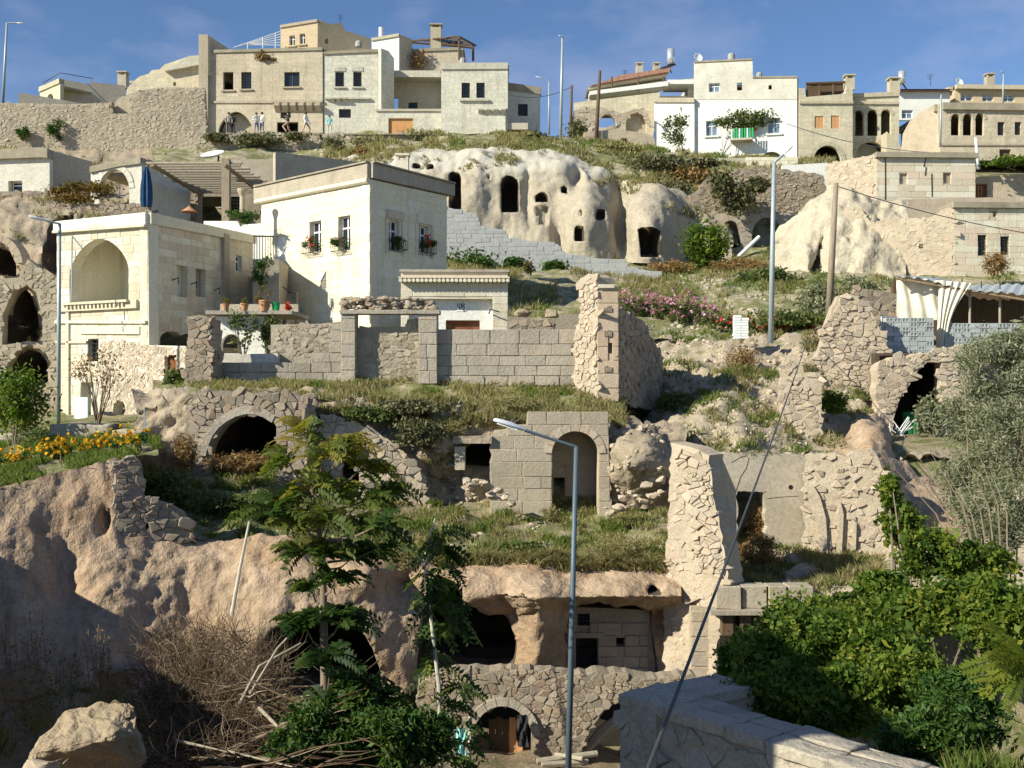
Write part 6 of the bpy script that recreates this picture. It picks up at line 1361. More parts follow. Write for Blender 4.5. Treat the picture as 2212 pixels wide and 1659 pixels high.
for i in range(len(ring) - 1):
    a, b = ring[i], ring[i + 1]; q0, q1 = f2.at(*a), f2.at(*b); c = f2.at(540, 985)
    o0 = (q0[0] + (c[0] - q0[0]) * -.1, q0[1] + (q0[1] - c[1]) * .12); o1 = (q1[0] + (c[0] - q1[0]) * -.1, q1[1] + (q1[1] - c[1]) * .12)
    i0 = (q0[0] + (c[0] - q0[0]) * .05, q0[1] - (q0[1] - c[1]) * .07); i1 = (q1[0] + (c[0] - q1[0]) * .05, q1[1] - (q1[1] - c[1]) * .07)
    MB().prism(f2, [i0, i1, o1, o0][::-1], -.5, .06).build('voussoir', M['grey_block'], t_)
f3 = Fr(664, 1066, 31.9, 80); w2 = slab('return_wall', f3, f3.poly([(664, 1066), (690, 1060), (688, 900), (664, 860)]), (), .5, M['mortar'], t_); rubble(f3, f3.poly([(664, 1060), (690, 1056), (688, 900), (664, 864)]), (), .25, M['rubble'], w2, seed=102)
# blocks and ruin between the arch and the carved front
t_ = thing('tumbled_wall', 'tumbled pale rubble wall half hidden by the ailanthus tree', 'ruin', P(700, 1070, 32.6)); f2 = Fr(700, 1075, 32.6, 3)
p2 = f2.poly(rag([(690, 1078), (918, 1100), (918, 1030), (880, 985), (840, 950), (800, 925), (740, 905), (690, 895)], 3.5, 12)); hh = [rect(*prect(f2, 738, 990, 776, 1052))]; w_ = slab('wall', f2, p2, hh, .5, M['pale_mortar'], t_); rubble(f2, p2, hh, .3, M['pale_rubble'], w_, proud=.12, seed=103, joint=.03, keep=.85)
t_ = thing('carved_front', 'block-built ruin front with a tall round-arched doorway on the lower terrace', 'ruin', P(1192, 1112, 33)); f2 = Fr(1060, 1115, 32.9, 0)
aN = prect(f2, 1192, 932, 1293, 1118); arN = arch_poly(aN[0], aN[1], aN[2], f2.at(1240, 980)[1], aN[3], .05, 16); p2 = f2.poly(rag([(1060, 1112), (1320, 1118), (1316, 980), (1314, 896), (1220, 893), (1140, 895), (1136, 925), (1066, 930), (1060, 960)], 3.5, 12))
w_ = slab('wall', f2, p2, [arN], .8, M['pale_mortar'], t_); blocks(f2, p2, [arN], .42, .45, 1.1, M['mid_rubble'], w_, seed=104, proud=.02, jit=.012, joint=.012, depth=.2, hvar=.25)
voussoirs(f2, aN[0], aN[2], f2.at(1240, 980)[1], aN[3], .22, 9, M['pale_rubble'], t_, .05, proud=.06)
fb = f2.off(-1.7); hh = [rect(*prect(fb, 1196, 1032, 1220, 1110))]; w2 = slab('niche_back', fb, fb.poly([(1180, 1112), (1305, 1112), (1305, 915), (1180, 915)]), hh, .3, M['plaster'], t_); blocks(fb, fb.poly([(1180, 1112), (1305, 1112), (1305, 915), (1180, 915)]), hh, .5, .7, 1.2, M['pale_rubble'], w2, seed=105, proud=.02)
MB().fbox(f2, aN[2] + .02, aN[2] + .5, aN[1], aN[3] + .2, -1.7, -.8).fbox(f2, aN[0] - .5, aN[0] - .02, aN[1], aN[3] + .2, -1.7, -.8).build('niche_side', M['pale_mortar'], t_)
r_ = prect(f2, 1004, 958, 1059, 1008)
f3 = f2.off(.1); jm = thing('cave_window', 'square black cave opening framed by rough stone beside the carved front', 'ruin', P(1004, 1010, 32.9)); MB().fbox(f3, r_[0] - .3, r_[0], r_[1] - .1, r_[3] - .1, -.8, 0).build('jamb', M['pale_mortar'], jm); MB().fbox(f3, r_[0] - .35, r_[2] + .05, r_[3], r_[3] + .22, -.8, .05).build('lintel', M['brown_tuff'], jm)
# stones in the grass by the carved front
rr = random.Random(5)
for i in range(34):
    u = rr.uniform(1010, 1110) if i < 16 else rr.uniform(1310, 1440); v = (1030 + (u - 1010) * .5 + rr.uniform(-6, 16)) if i < 16 else 1105 - (u - 1310) * .35 + rr.uniform(-30, 8); Y = 31.8 - (v - 1040) * .02 + (rr.uniform(-.3, .2)); r = rr.uniform(.07, .19)
    us = 1010 + 6.2 * i if i < 16 else 1310 + 7.2 * (i - 16); v += (us - u) * (.5 if i < 16 else -.35); u = us
    tag(rock('fallen_stone', None, P(u, v, Y), (r * 1.3, r, r * .75), i * 2.3, M['pale_rubble'], 2, .3), ORD[i] + ' fallen pale stone from the left on the steps below the cave window' if i < 16 else ORD[i - 16] + ' fallen pale stone from the left in the heap right of the arched doorway', 'rock', 'fallen stones by the carved front' if i < 16 else 'fallen stones right of the arched doorway')
# stub of wall at the cliff edge, left
t_ = thing('cliff_wall', 'dark stub of masonry hanging at the cliff edge below the marigolds', 'ruin', P(250, 1170, 25.5)); f2 = Fr(247, 1175, 25.55, 24); f3 = Fr(247, 1175, 25.9, -60)
p2 = f2.poly(rag([(245, 1170), (318, 1178), (316, 1050), (308, 1005), (290, 985), (247, 1000)], 5, 14)); w_ = slab('wall', f2, p2, (), .5, M['mortar'], t_); rubble(f2, p2, (), .17, M['rubble'], w_, seed=106, proud=.07, asp=1.7, order=.3)
p2 = f2.poly(rag([(318, 1178), (425, 1172), (410, 1120), (380, 1095), (318, 1075)], 5, 14)); w_ = slab('footing', f2, p2, (), .4, M['brown_tuff'], t_); rubble(f2, p2, (), .22, M['rubble'], w_, seed=107, proud=.1, asp=1.5, keep=.8)
# masonry front under the overhang
t_ = thing('cave_dwelling', 'small masonry front with a black door under the pink rock overhang', 'ruin', P(1220, 1462, 27.6)); f2 = Fr(1220, 1465, 27.75, 0)
hh = [rect(*prect(f2, 1244, 1378, 1291, 1466)), rect(*prect(f2, 1331, 1378, 1349, 1398)), rect(*prect(f2, 1248, 1326, 1274, 1352))]
p2 = f2.poly([(1208, 1468), (1436, 1468), (1436, 1320), (1208, 1310)]); w_ = slab('wall', f2, p2, hh, .4, M['pale_mortar'], t_); blocks(f2, f2.poly([(1216, 1466), (1400, 1466), (1400, 1345), (1216, 1345)]), hh, .3, .35, .7, M['pale_rubble'], w_, seed=108, proud=.05, jit=.02)
r_ = prect(f2, 1248, 1326, 1274, 1352); mb = MB()
for a in (.12, .42, .75): mb.fbox(f2, r_[0] + (r_[2] - r_[0]) * a, r_[0] + (r_[2] - r_[0]) * a + .04, r_[1], r_[3], -.12, -.05)
for b in (.3, .62): mb.fbox(f2, r_[0], r_[2], r_[1] + (r_[3] - r_[1]) * b, r_[1] + (r_[3] - r_[1]) * b + .04, -.11, -.06)
mb.build('lattice', M['iron'], t_); MB().fbox(f2, f2.at(1232, 1370)[0], f2.at(1304, 1370)[0], f2.at(1260, 1377)[1], f2.at(1260, 1366)[1], -.2, .1).build('lintel', M['pale_rubble'], t_)
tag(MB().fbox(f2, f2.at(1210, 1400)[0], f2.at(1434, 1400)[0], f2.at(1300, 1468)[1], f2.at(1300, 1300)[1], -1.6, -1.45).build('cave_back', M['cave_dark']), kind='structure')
# bottom stone wall with the two arches
t_ = thing('yard_wall', 'rough stone yard wall with a wooden door in a low arch, at the bottom', 'wall', P(945, 1690, 25)); f2 = Fr(945, 1700, 25, 0)
a1 = arch_poly(*(lambda r: (r[0], r[1], r[2], f2.at(1080, 1590)[1], r[3]))(prect(f2, 1022, 1524, 1148, 1705)), .05, 16); a2 = f2.poly([(1252, 1705), (1254, 1620), (1275, 1575), (1310, 1532), (1355, 1504), (1420, 1492), (1500, 1500), (1500, 1705)])
p2 = f2.poly(rag([(900, 1705), (1520, 1705), (1520, 1460), (1400, 1466), (1330, 1452), (1240, 1460), (1180, 1452), (1080, 1448), (960, 1452), (900, 1480)], 3.5, 12))
w_ = slab('wall', f2, p2, [a1, a2], .6, M['mortar'], t_); rubble(f2, p2, [a1, a2], .18, M['rubble'], w_, proud=.06, seed=109, asp=1.3)
r1 = prect(f2, 1022, 1524, 1148, 1705); voussoirs(f2, r1[0], r1[2], f2.at(1080, 1590)[1], r1[3], .2, 9, M['grey_block'], t_, .05, proud=.09)
for i in range(5):
    a = r1[0] + .35 + .16 * i; MB().fbox(f2, a, a + .15, r1[1], r1[1] + 1.45 + (.05 if i % 2 else 0), -.5, -.44).build('plank', M['wood' if i < 2 else 'shutter_wood'] if i > 2 else M['dark_wood'], t_)
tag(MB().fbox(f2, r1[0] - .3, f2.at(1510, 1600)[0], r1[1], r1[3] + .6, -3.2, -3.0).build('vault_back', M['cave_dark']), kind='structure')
for i in range(4): tag(MB().tube([f2.pt(*f2.at(1258 + 6 * i, 1640 - 4 * i), -.35), f2.pt(*f2.at(1300 + 10 * i, 1585 - 4 * i), -.4), f2.pt(*f2.at(1362, 1545 + 14 * i), -.45)], [.07, .06, .05], 7).build('tree_pole', M['grey_wood']), ORD[i] + ' bare pole from the top, leaning in the dark arch by the parapet', 'pole', 'poles stacked in the arch')
rr = np.random.default_rng(4)
tag(rock('blue_bag', None, P(1352, 1612, 24.5), (.16, .12, .22), 9, M['pale_blue'], 3, .3), 'crumpled turquoise bag lying beside the leaning poles', 'bag')
# rags hanging by the door
for i, (u, v, m_, lb) in enumerate(((995, 1575, 'c_teal', 'blue rag hanging beside the wooden door'), (1128, 1545, 'c_black', 'black cloth hanging on the right of the wooden door'))):
    c = P(u, v, 24.7); V = []; 
    for a in range(6):
        for b in range(9): V.append(c + Vector((.05 * (a - 2.5) + .02 * math.sin(b), .05 * math.sin(a * 2 + b), -.09 * b)))
    F = [(b * 1 + a * 9, (a + 1) * 9 + b, (a + 1) * 9 + b + 1, a * 9 + b + 1) for a in range(5) for b in range(8)]
    o = mk('rag', V, F, M[m_]); tag(o, lb, 'cloth')
# litter of sawn logs and stones at the wall foot
for i, (a, b, r) in enumerate((((1160, 1645, 24.3), (1290, 1628, 24.6), .07), ((1170, 1652, 24), (1270, 1646, 24.2), .06), ((1200, 1630, 24.5), (1260, 1640, 23.9), .05))):
    tag(MB().tube([P(*a), P(*b)], r, 8).build('cut_log', M['grey_wood']), ('longest grey cut log at the foot of the yard wall', 'middle grey cut log at the foot of the yard wall', 'shortest cut log lying across at the yard wall')[i], 'log', 'logs at the wall foot')

# ------------------------------------------------------------------ broken wall and roofless room on the right
t_ = thing('broken_wall', 'tall broken wall end, pink and sunlit, right of the arched doorway', 'ruin', P(1500, 1510, 27)); f2 = Fr(1540, 1510, 26.3, -40)
p2 = f2.poly(rag([(1430, 1470), (1520, 1512), (1550, 1504), (1546, 1400), (1576, 1264), (1560, 1160), (1538, 1060), (1532, 985), (1500, 968), (1470, 962), (1449, 956), (1446, 1100), (1436, 1250)], 3.5, 12))
w_ = slab('wall', f2, p2, (), .7, M['pale_mortar'], t_); rubble(f2, f2.poly([(1500, 1240), (1570, 1262), (1556, 1160), (1536, 1060), (1530, 990), (1470, 966), (1460, 1000), (1490, 1060), (1505, 1150)]), (), .25, M['pale_rubble'], w_, seed=110, proud=.12, joint=.03)
rubble(f2, f2.poly([(1440, 1460), (1540, 1500), (1542, 1400), (1560, 1300), (1500, 1240), (1490, 1060), (1455, 980), (1450, 1100), (1440, 1250)]), (), .22, M['pale_rubble'], w_, seed=111, proud=.035, keep=.35, cap=250)
f3 = Fr(1532, 1300, 27.2, 62); w2 = slab('inner_face', f3, f3.poly([(1532, 1260), (1592, 1200), (1590, 1060), (1560, 990), (1532, 986)]), (), .4, M['concrete'], t_)
t_ = thing('room_wall', 'cracked grey plaster wall of the roofless room with a square opening', 'ruin', P(1525, 1190, 32)); f2 = Fr(1525, 1200, 32, 2)
hh = [f2.poly(rag([(1592, 1215), (1655, 1215), (1655, 1100), (1650, 1066), (1592, 1062)], 3.5, 12))]; p2 = f2.poly(rag([(1500, 1215), (1775, 1215), (1775, 990), (1720, 982), (1525, 980), (1500, 985)], 3.5, 12)); slab('wall', f2, p2, hh, .5, M['concrete'], t_)
for a in ([(1585, 1075), (1600, 1030), (1612, 1012), (1618, 990)], [(1592, 1062), (1650, 1064), (1655, 1062)], [(1655, 1078), (1690, 1074), (1725, 1072)], [(1580, 1000), (1600, 988), (1614, 985)]):
    MB().tube([f2.pt(*f2.at(*q), .004) for q in a], .007, 4).build('crack', M['dark'], t_)
MB().tube([f2.pt(*f2.at(1708, 1053), -.04), f2.pt(*f2.at(1708, 1053), .008)], .07, 10).build('pipe_hole', M['dark'], t_)
t_ = thing('crumbled_wall', 'crumbled pale wall with niches on the right of the roofless room', 'ruin', P(1740, 1200, 31.2)); f2 = Fr(1740, 1215, 31.2, -14)
hh = [f2.poly([(1813, 1180), (1832, 1180), (1834, 1130), (1816, 1128)]), f2.poly([(1755, 1190), (1768, 1190), (1768, 1140), (1755, 1140)])]
p2 = f2.poly(rag([(1738, 1212), (1930, 1215), (1945, 1150), (1920, 1100), (1905, 1010), (1895, 985), (1860, 975), (1830, 985), (1790, 980), (1738, 985)], 3.5, 12)); w_ = slab('wall', f2, p2, (), .7, M['pale_mortar'], t_)
rubble(f2, p2, hh, .26, M['pale_rubble'], w_, seed=112, proud=.11, keep=.5, joint=.03)
for pp in ([(1772, 1200), (1788, 1198), (1784, 1120), (1772, 1075), (1758, 1050), (1742, 1046), (1748, 1090), (1764, 1130)], [(1806, 1196), (1818, 1195), (1822, 1110), (1816, 1085), (1808, 1112)], [(1838, 1190), (1848, 1186), (1850, 1130), (1842, 1120)]): MB().prism(f2, f2.poly(pp), -.1, .13).build('plaster_rib', M['pale_mortar'], t_)
# front edge: big blocks on a plank over a dark hollow
t_ = thing('terrace_edge', 'row of big pale blocks on a wooden plank over a dark hollow', 'wall', P(1545, 1320, 26)); f2 = Fr(1545, 1420, 25.9, 0)
p2 = f2.poly([(1545, 1314), (1760, 1318), (1760, 1270), (1545, 1266)]); blocks(f2, p2, (), .55, .45, .7, M['mid_rubble'], t_, seed=113, depth=.6, proud=0, joint=.035, jit=.06)
MB().fbox(f2, f2.at(1532, 1320)[0], f2.at(1740, 1320)[0], f2.at(1600, 1325)[1], f2.at(1600, 1316)[1], -.3, .25).build('plank', M['grey_wood'], t_)
w_ = slab('wall', f2.off(-.5), f2.poly([(1500, 1520), (1800, 1520), (1800, 1320), (1500, 1320)]), (), .4, M['pale_mortar'], t_); blocks(f2.off(-.5), f2.poly([(1500, 1520), (1760, 1520), (1760, 1330), (1500, 1330)]), (), .4, .6, 1.0, M['pale_rubble'], w_, seed=114)
for i in range(4): s = f2.at(1560 + 38 * i, 1340)[0]; MB().fbox(f2, s, s + .25, f2.at(1600, 1345)[1] - .3, f2.at(1600, 1326)[1], -.5, .05).build('beam_end', M['dark_wood'], t_)
# pillar and ruin wall above
t_ = thing('rubble_pier', 'sunlit rubble pier with a small niche on the right slope', 'ruin', P(1690, 950, 36.8)); f2 = Fr(1690, 955, 36.8, -8); hh = [rect(*prect(f2, 1702, 825, 1716, 848))]
p2 = f2.poly(rag([(1686, 960), (1776, 962), (1776, 815), (1768, 805), (1735, 805), (1730, 772), (1715, 765), (1694, 772), (1686, 830)], 3.5, 12)); w_ = slab('wall', f2, p2, hh, .8, M['pale_mortar'], t_); rubble(f2, p2, hh, .28, M['pale_rubble'], w_, seed=115, proud=.08, keep=.8)
t_ = thing('ragged_wall', 'ragged tall rubble wall left of the stacked grey blocks', 'ruin', P(1775, 850, 41)); f2 = Fr(1775, 860, 41, -6)
p2 = f2.poly(rag([(1700, 865), (1935, 870), (1926, 765), (1905, 722), (1890, 690), (1878, 660), (1850, 645), (1830, 636), (1812, 640), (1798, 662), (1788, 692), (1775, 740), (1760, 775), (1700, 780)], 3.5, 12)); w_ = slab('wall', f2, p2, (), .8, M['pale_mortar'], t_); rubble(f2, p2, (), .3, M['pale_rubble'], w_, seed=116, proud=.13, keep=.88, joint=.03)
f3 = Fr(1828, 700, 43.5, 0); t_ = thing('garden_wall', 'brown stone wall behind the ragged rubble wall', 'wall', f3.pt(0, 0)); p3 = f3.poly([(1840, 720), (1960, 720), (1960, 640), (1900, 628), (1850, 622), (1840, 640)]); w_ = slab('wall', f3, p3, (), .4, M['mortar'], t_); rubble(f3, p3, (), .28, M['rubble'], w_, seed=117)
# vaulted cellar
t_ = thing('vaulted_cellar', 'half-collapsed vault with a dark interior under the stacked grey blocks', 'ruin', P(1930, 960, 40)); f2 = Fr(1930, 965, 39.6, 0)
hh = [f2.poly([(1926, 955), (1930, 905), (1944, 862), (1966, 830), (1984, 800), (2004, 782), (2034, 784), (2036, 955)])]
p2 = f2.poly(rag([(1895, 965), (2110, 968), (2110, 752), (2060, 750), (1990, 766), (1930, 772), (1895, 790)], 3.5, 12)); w_ = slab('wall', f2, p2, hh, .7, M['pale_mortar'], t_); rubble(f2, p2, hh, .3, M['pale_rubble'], w_, seed=118, proud=.1)
s0, s1, h0, h1 = f2.at(1905, 900)[0], f2.at(2065, 900)[0], f2.at(1950, 972)[1], f2.at(1950, 762)[1]; MB().fbox(f2, s0, s1, h0, h1, -4.2, -4).fbox(f2, s0, s1, h1 - .1, h1, -4, -.71).fbox(f2, s0, s0 + .15, h0, h1 - .1, -4, -.71).fbox(f2, s1 - .15, s1, h0, h1 - .1, -4, -.71).fbox(f2, s0, s1, h0 - .2, h0, -4, -.71).build('vault_interior', M['cave_shade'], t_)
for i, u in enumerate((1962, 1975)): tag(MB().lathe(P(u, 945, 40.2), [(.2, 0), (.22, .05), (.22, .4), (.235, .42), (.22, .44), (.22, .9), (.18, .95)], 14).build('barrel', M['barrel_green']), ('dark green barrel behind, in the vaulted cellar', 'dark green barrel in front, in the vaulted cellar')[i], 'barrel', 'barrels in the cellar')
mb = thing('scrap_heap', 'heap of pale scrap sticks at the mouth of the vaulted cellar', 'scrap', P(1935, 945, 39)); rr = random.Random(3)
for i in range(16): a = P(1910 + rr.uniform(0, 50), 945 - rr.uniform(0, 12), 39 + rr.uniform(-.3, .3)); MB().tube([a, a + Vector((rr.uniform(-.5, .5), rr.uniform(-.2, .2), rr.uniform(.1, .55)))], .018, 4).build('stick', M['white_frame'], mb)
# pink rock ridge
loft('rock_ridge', [[(1780, 1210, 31.4), (1900, 1215, 31.2), (2000, 1190, 31), (2120, 1180, 31)], [(1780, 1080, 33.4), (1890, 1010, 33), (1960, 1060, 32.6), (2120, 1120, 32)], [(1780, 965, 36), (1880, 930, 36), (1910, 945, 36), (1940, 1000, 36), (2120, 1040, 36)], [(1780, 935, 38.5), (1880, 895, 38.8), (1910, 905, 38.8), (1940, 965, 38.5), (2120, 990, 38)]], 7, [12, 12, 6], M['pink_tuff'], .3, .7, amp2=.12, bumps=[(1890, 980, 30, 90, .5), (1940, 1060, 40, 60, .4)], seed=31, label='ridge of pinkish rock below the vaulted cellar')
# stacked cinder blocks
rr = random.Random(8)
for (u0, u1, v0, v1, Y, nx, ny, nm) in ((1914, 2018, 686, 768, 41.6, 6, 8, 'hollow block in the tall stack left of the curtain'), (2042, 2215, 698, 762, 42.2, 9, 6, 'hollow block in the long stack right of the curtain')):
    f2 = Fr(u0, v1, Y, 0); S = f2.at(u1, v1)[0]; H = f2.at(u0, v0)[1]
    for j in range(ny):
        for i in range(nx):
            a = S * i / nx; h = H * j / ny; w = S / nx - .015; hh_ = H / ny - .012; d = -rr.uniform(0, .04)
            m1 = MB(); k = rr.random()
            if k < .55:
                m1.fbox(f2, a, a + w, h, h + hh_, -.35 + d, d - .05); m1.fbox(f2, a, a + w, h, h + hh_ * .2, d - .05, d).fbox(f2, a, a + w, h + hh_ * .8, h + hh_, d - .05, d)
                for q in (0, .42, .84): m1.fbox(f2, a + w * q, a + w * (q + .16), h + hh_ * .2, h + hh_ * .8, d - .05, d)
            else: m1.fbox(f2, a, a + w, h, h + hh_, -.35 + d, d)
            tag(m1.build('hollow_block', M['cinder']), nm + ', %s row up, %s from left' % (ORD[j], ORD[i]), 'block', 'stacked hollow blocks')
# canvas shed
sh = thing('canvas_shed', 'shed with a sunlit canvas sheet and a bluish metal roof on the right', 'shed', P(1936, 690, 43)); 
def cloth(name, A, B, Cc, D, nx, ny, fn, m, t):
    V = []
    for j in range(ny + 1):
        for i in range(nx + 1):
            a, b = i / nx, j / ny; p = (A * (1 - a) + B * a) * (1 - b) + (D * (1 - a) + Cc * a) * b; V.append(p + fn(a, b))
    F = [(j * (nx + 1) + i, j * (nx + 1) + i + 1, (j + 1) * (nx + 1) + i + 1, (j + 1) * (nx + 1) + i) for j in range(ny) for i in range(nx)]
    return mk(name, V, F, m, t, smooth=True)
cloth('canvas', P(1937, 690, 43), P(2030, 692, 42.6), P(2030, 606, 42.6), P(1938, 597, 43), 24, 18, lambda a, b: Vector((0, .06 * math.sin(a * 19 + b * 3) + .05 * math.sin(b * 9 + a * 4), 0)), M['canvas'], sh)
cloth('curtain', P(2022, 756, 42.3), P(2044, 756, 42.3), P(2098, 612, 42.0), P(2030, 606, 42.3), 28, 16, lambda a, b: Vector((-.25 * math.sin(b * 3.14) * a, .045 * math.sin(a * 26 + b * 2) + .02 * math.sin(a * 61), 0)), M['canvas'], sh)
cloth('metal_roof', P(1934, 598, 42.4), P(2330, 662, 41.4), P(2330, 628, 46), P(1960, 600, 46), 60, 6, lambda a, b: Vector((0, 0, .05 * math.sin(a * 110) + .08 * math.sin(a * 12))), M['metal_sheet'], sh)
for u, v in ((2030, 606), (2095, 622), (2160, 634), (2215, 650)): MB().tube([P(u, 760, 42.4), P(u, v, 42.4)], .05, 7).build('post', M['grey_wood'], sh)
MB().tube([P(1935, 602, 42.5), P(2330, 668, 41.5)], .05, 7).build('rafter', M['wood'], sh)
f2 = Fr(2030, 770, 46.5, 0); slab('back_wall', f2, f2.poly([(1930, 775), (2350, 775), (2350, 640), (1930, 606)]), (), .3, M['dark_wood'], sh)
for i, u in enumerate((2078, 2120, 2160)): MB().tube([P(u, 622 + i * 5, 43.5), P(u, 602 + i * 6, 43.5)], .025, 5).build('rod', M['iron'], sh)
tag(MB().fbox(Fr(1905, 768, 42, 30), 0, .9, 0, 1.5, -.05, 0).build('blue_sheet', M['pale_blue']), 'dark blue-green sheet leaning between the ragged wall and the block stack', 'sheet')
# white brick pile on the path
t_ = thing('brick_pile', 'small pile of white bricks on the footpath beside the tall lamp', 'bricks', P(1605, 735, 43.5)); rr = random.Random(2)
for j in range(9):
    for i in range(2 if j < 8 else 1): a = P(1592 + i * 16 + rr.uniform(-1, 1), 732, 43.5); MB().box(a.x - .14, a.x + .14, 43.4, 43.65, a.z + j * .105, a.z + j * .105 + .095).build('brick', M['white_sheet'], t_)
# foreground wall
FW = thing('parapet_wall', 'broad stone parapet in the foreground, bottom right', 'wall', (1.07, 10.5, -4))
A0 = Vector((1.05, 10.55, 0)); d1 = Vector((.63, -.777, 0)); f2 = Fr(0, 0, 1); f2.O = Vector((A0.x, A0.y, -5.6)); f2.a = math.atan2(d1.y, d1.x); f2.d = d1.normalized(); f2.n = Vector((f2.d.y, -f2.d.x, 0))
w_ = slab('wall', f2, [(0, 0), (6, 0), (6, 2.53), (0, 2.53)], (), .52, M['fore_stone'], FW); rubble(f2, [(0, 0), (6, 0), (6, 2.5), (0, 2.5)], (), .2, M['fore_stone'], w_, proud=.06, joint=.045, seed=120, asp=1.3)
d2 = Vector((.83, .555, 0)); f3 = Fr(0, 0, 1); f3.O = Vector((A0.x, A0.y, -5.6)); f3.a = math.atan2(d2.y, d2.x); f3.d = d2.normalized(); f3.n = Vector((-f3.d.y, f3.d.x, 0))
slab('wall', f3, [(0, 0), (1.3, 0), (1.3, 2.53), (0, 2.53)], (), .52, M['fore_stone'], FW)
for (fr_, L, k0) in ((f2, 6, 0), (f3, 1.3, 1)):
    s = 0.0 if k0 == 0 else .55; rr = random.Random(5 + k0)
    while s < L:
        w = rr.uniform(.4, .75); 
        for (o0, o1) in ((-.54, -.27), (-.262, .03)):
            w1 = min(s + w, L) - s - .018; o_ = rough_box(-w1 / 2, w1 / 2, -(o1 - o0) / 2, (o1 - o0) / 2, -.05, .05, 'coping_stone', M['fore_stone'], s * 7 + o0, 8, .022); o_.parent = FW; c_ = fr_.pt(s + w1 / 2, 2.55 + rr.uniform(-.012, .008), (o0 + o1) / 2); o_.location = c_ - WO[FW.name]; o_.rotation_euler = (0, 0, fr_.a)
        s += w
# ------------------------------------------------------------------ vegetation
GL = 'grass'
def grass(L, n, h0, h1, w, m, label, mask=None, seed=1, per=5, name='grass', lean=.45):
    pts = sample(L, n, mask, seed)
    if len(pts): blades(name, pts, h0, h1, w, M[m], label, 'grass', seed, lean, per=per)
grass(L_gate, 5200, .08, .34, .014, 'grass_dry', 'dry grass along the gate terrace', patchy(.6, -.25, 2.0, box_mask(380, 1345, 828, 930)), 1)
grass(L_gate, 2200, .08, .25, .014, 'grass_green', 'green grass along the gate terrace', patchy(.5, .1, 9.0, box_mask(380, 1345, 828, 930)), 2)
grass(L_bank, 3800, .1, .35, .014, 'grass_dry', 'dry grass hanging over the rock bank', patchy(.6, -.05, 4.0, lambda u, v: ((v < 930) & (u > 670) & (u < 1345) | (u > 900) & (u < 1000) & (v < 1000)).astype(float)), 3)
grass(L_low, 4600, .08, .3, .012, 'grass_dry', 'dry grass on the lower terrace', patchy(.9, .0, 5.0, lambda u, v: ((u > 640) | (v < 1040)).astype(float)), 4)
grass(L_low, 5500, .08, .3, .012, 'grass_green', 'green grass on the lower terrace', patchy(.9, .08, 6.0), 5)
grass(L_cliff, 3200, .12, .4, .012, 'grass_dry', 'dry grass hanging over the cliff edge', patchy(.8, -.2, 7.0, lambda u, v: ((v < 1236) & (u > 930) | (v < 1200) & (u > 640) & (u < 940)).astype(float)), 6, lean=.7)
grass(L_marigold, 4200, .1, .3, .012, 'grass_green', 'green grass at the edge of the flower terrace', patchy(.6, -.25, 8.0, box_mask(-30, 345, 940, 1060)), 7)
grass(L_right, 2200, .12, .34, .016, 'grass_dry', 'dry tufts on the footpath slope', patchy(.7, .05, 3.0, lambda u, v: ((u > 1330) & (u < 1900) & (v < 1000) & ((v > 792) | (u > 1730) | (v < 728))).astype(float)), 8)
grass(L_right, 1800, .1, .3, .016, 'grass_green', 'green tufts on the footpath slope', patchy(.6, .05, 13.0, box_mask(1330, 1900, 800, 1000)), 9)
grass(L_mid, 5200, .15, .45, .02, 'grass_dry', 'dry grass on the garden slope', patchy(.6, -.1, 5.5, box_mask(960, 1900, 560, 740)), 10)
grass(L_mid, 3600, .12, .35, .02, 'grass_green', 'green grass on the garden slope', patchy(.5, .05, 11.0, lambda u, v: (((v > 640) & (u < 1260)) | (u > 1420)).astype(float)), 11)
grass(L_up, 9000, .2, .6, .03, 'grass_dry', 'dry scrub grass on the upper slope', patchy(.7, -.2, 6.5, lambda u, v: ((u > 690) & (v < 470) & (v > 285)).astype(float)), 12)
grass(L_up, 2200, .2, .55, .03, 'grass_green', 'green scrub on the upper slope', patchy(.6, .05, 17.0, lambda u, v: ((u > 960) & (v < 500) & (v > 290)).astype(float)), 13)
grass(L_room, 2400, .12, .4, .012, 'grass_dry', 'dry grass on the floor of the roofless room', patchy(.6, -.1, 2.5, box_mask(1530, 1900, 1080, 1290)), 14)
grass(L_room, 2600, .08, .25, .012, 'grass_green', 'green grass on the floor of the roofless room', patchy(.6, .1, 8.5, box_mask(1530, 1900, 1080, 1290)), 15)
grass(L_left, 2200, .15, .4, .02, 'grass_dry', 'tufts on the ledges of the left hillside', patchy(.8, .1, 1.5, lambda u, v: (((v < 480) & (v > 320)) | ((v > 500) & (u < 120))).astype(float)), 16)
grass(L_yard, 2600, .15, .5, .008, 'grass_dry', 'rough grass in the yard at the bottom', patchy(.8, -.1, 3.5, box_mask(-100, 900, 1450, 1700)), 17)
grass(L_tuff, 900, .15, .4, .025, 'grass_dry', 'tufts along the top of the tuff outcrop', patchy(.8, 0, 4.4, lambda u, v: (v < 372 + np.clip(u - 1230, 0, 400) * .4).astype(float)), 18)

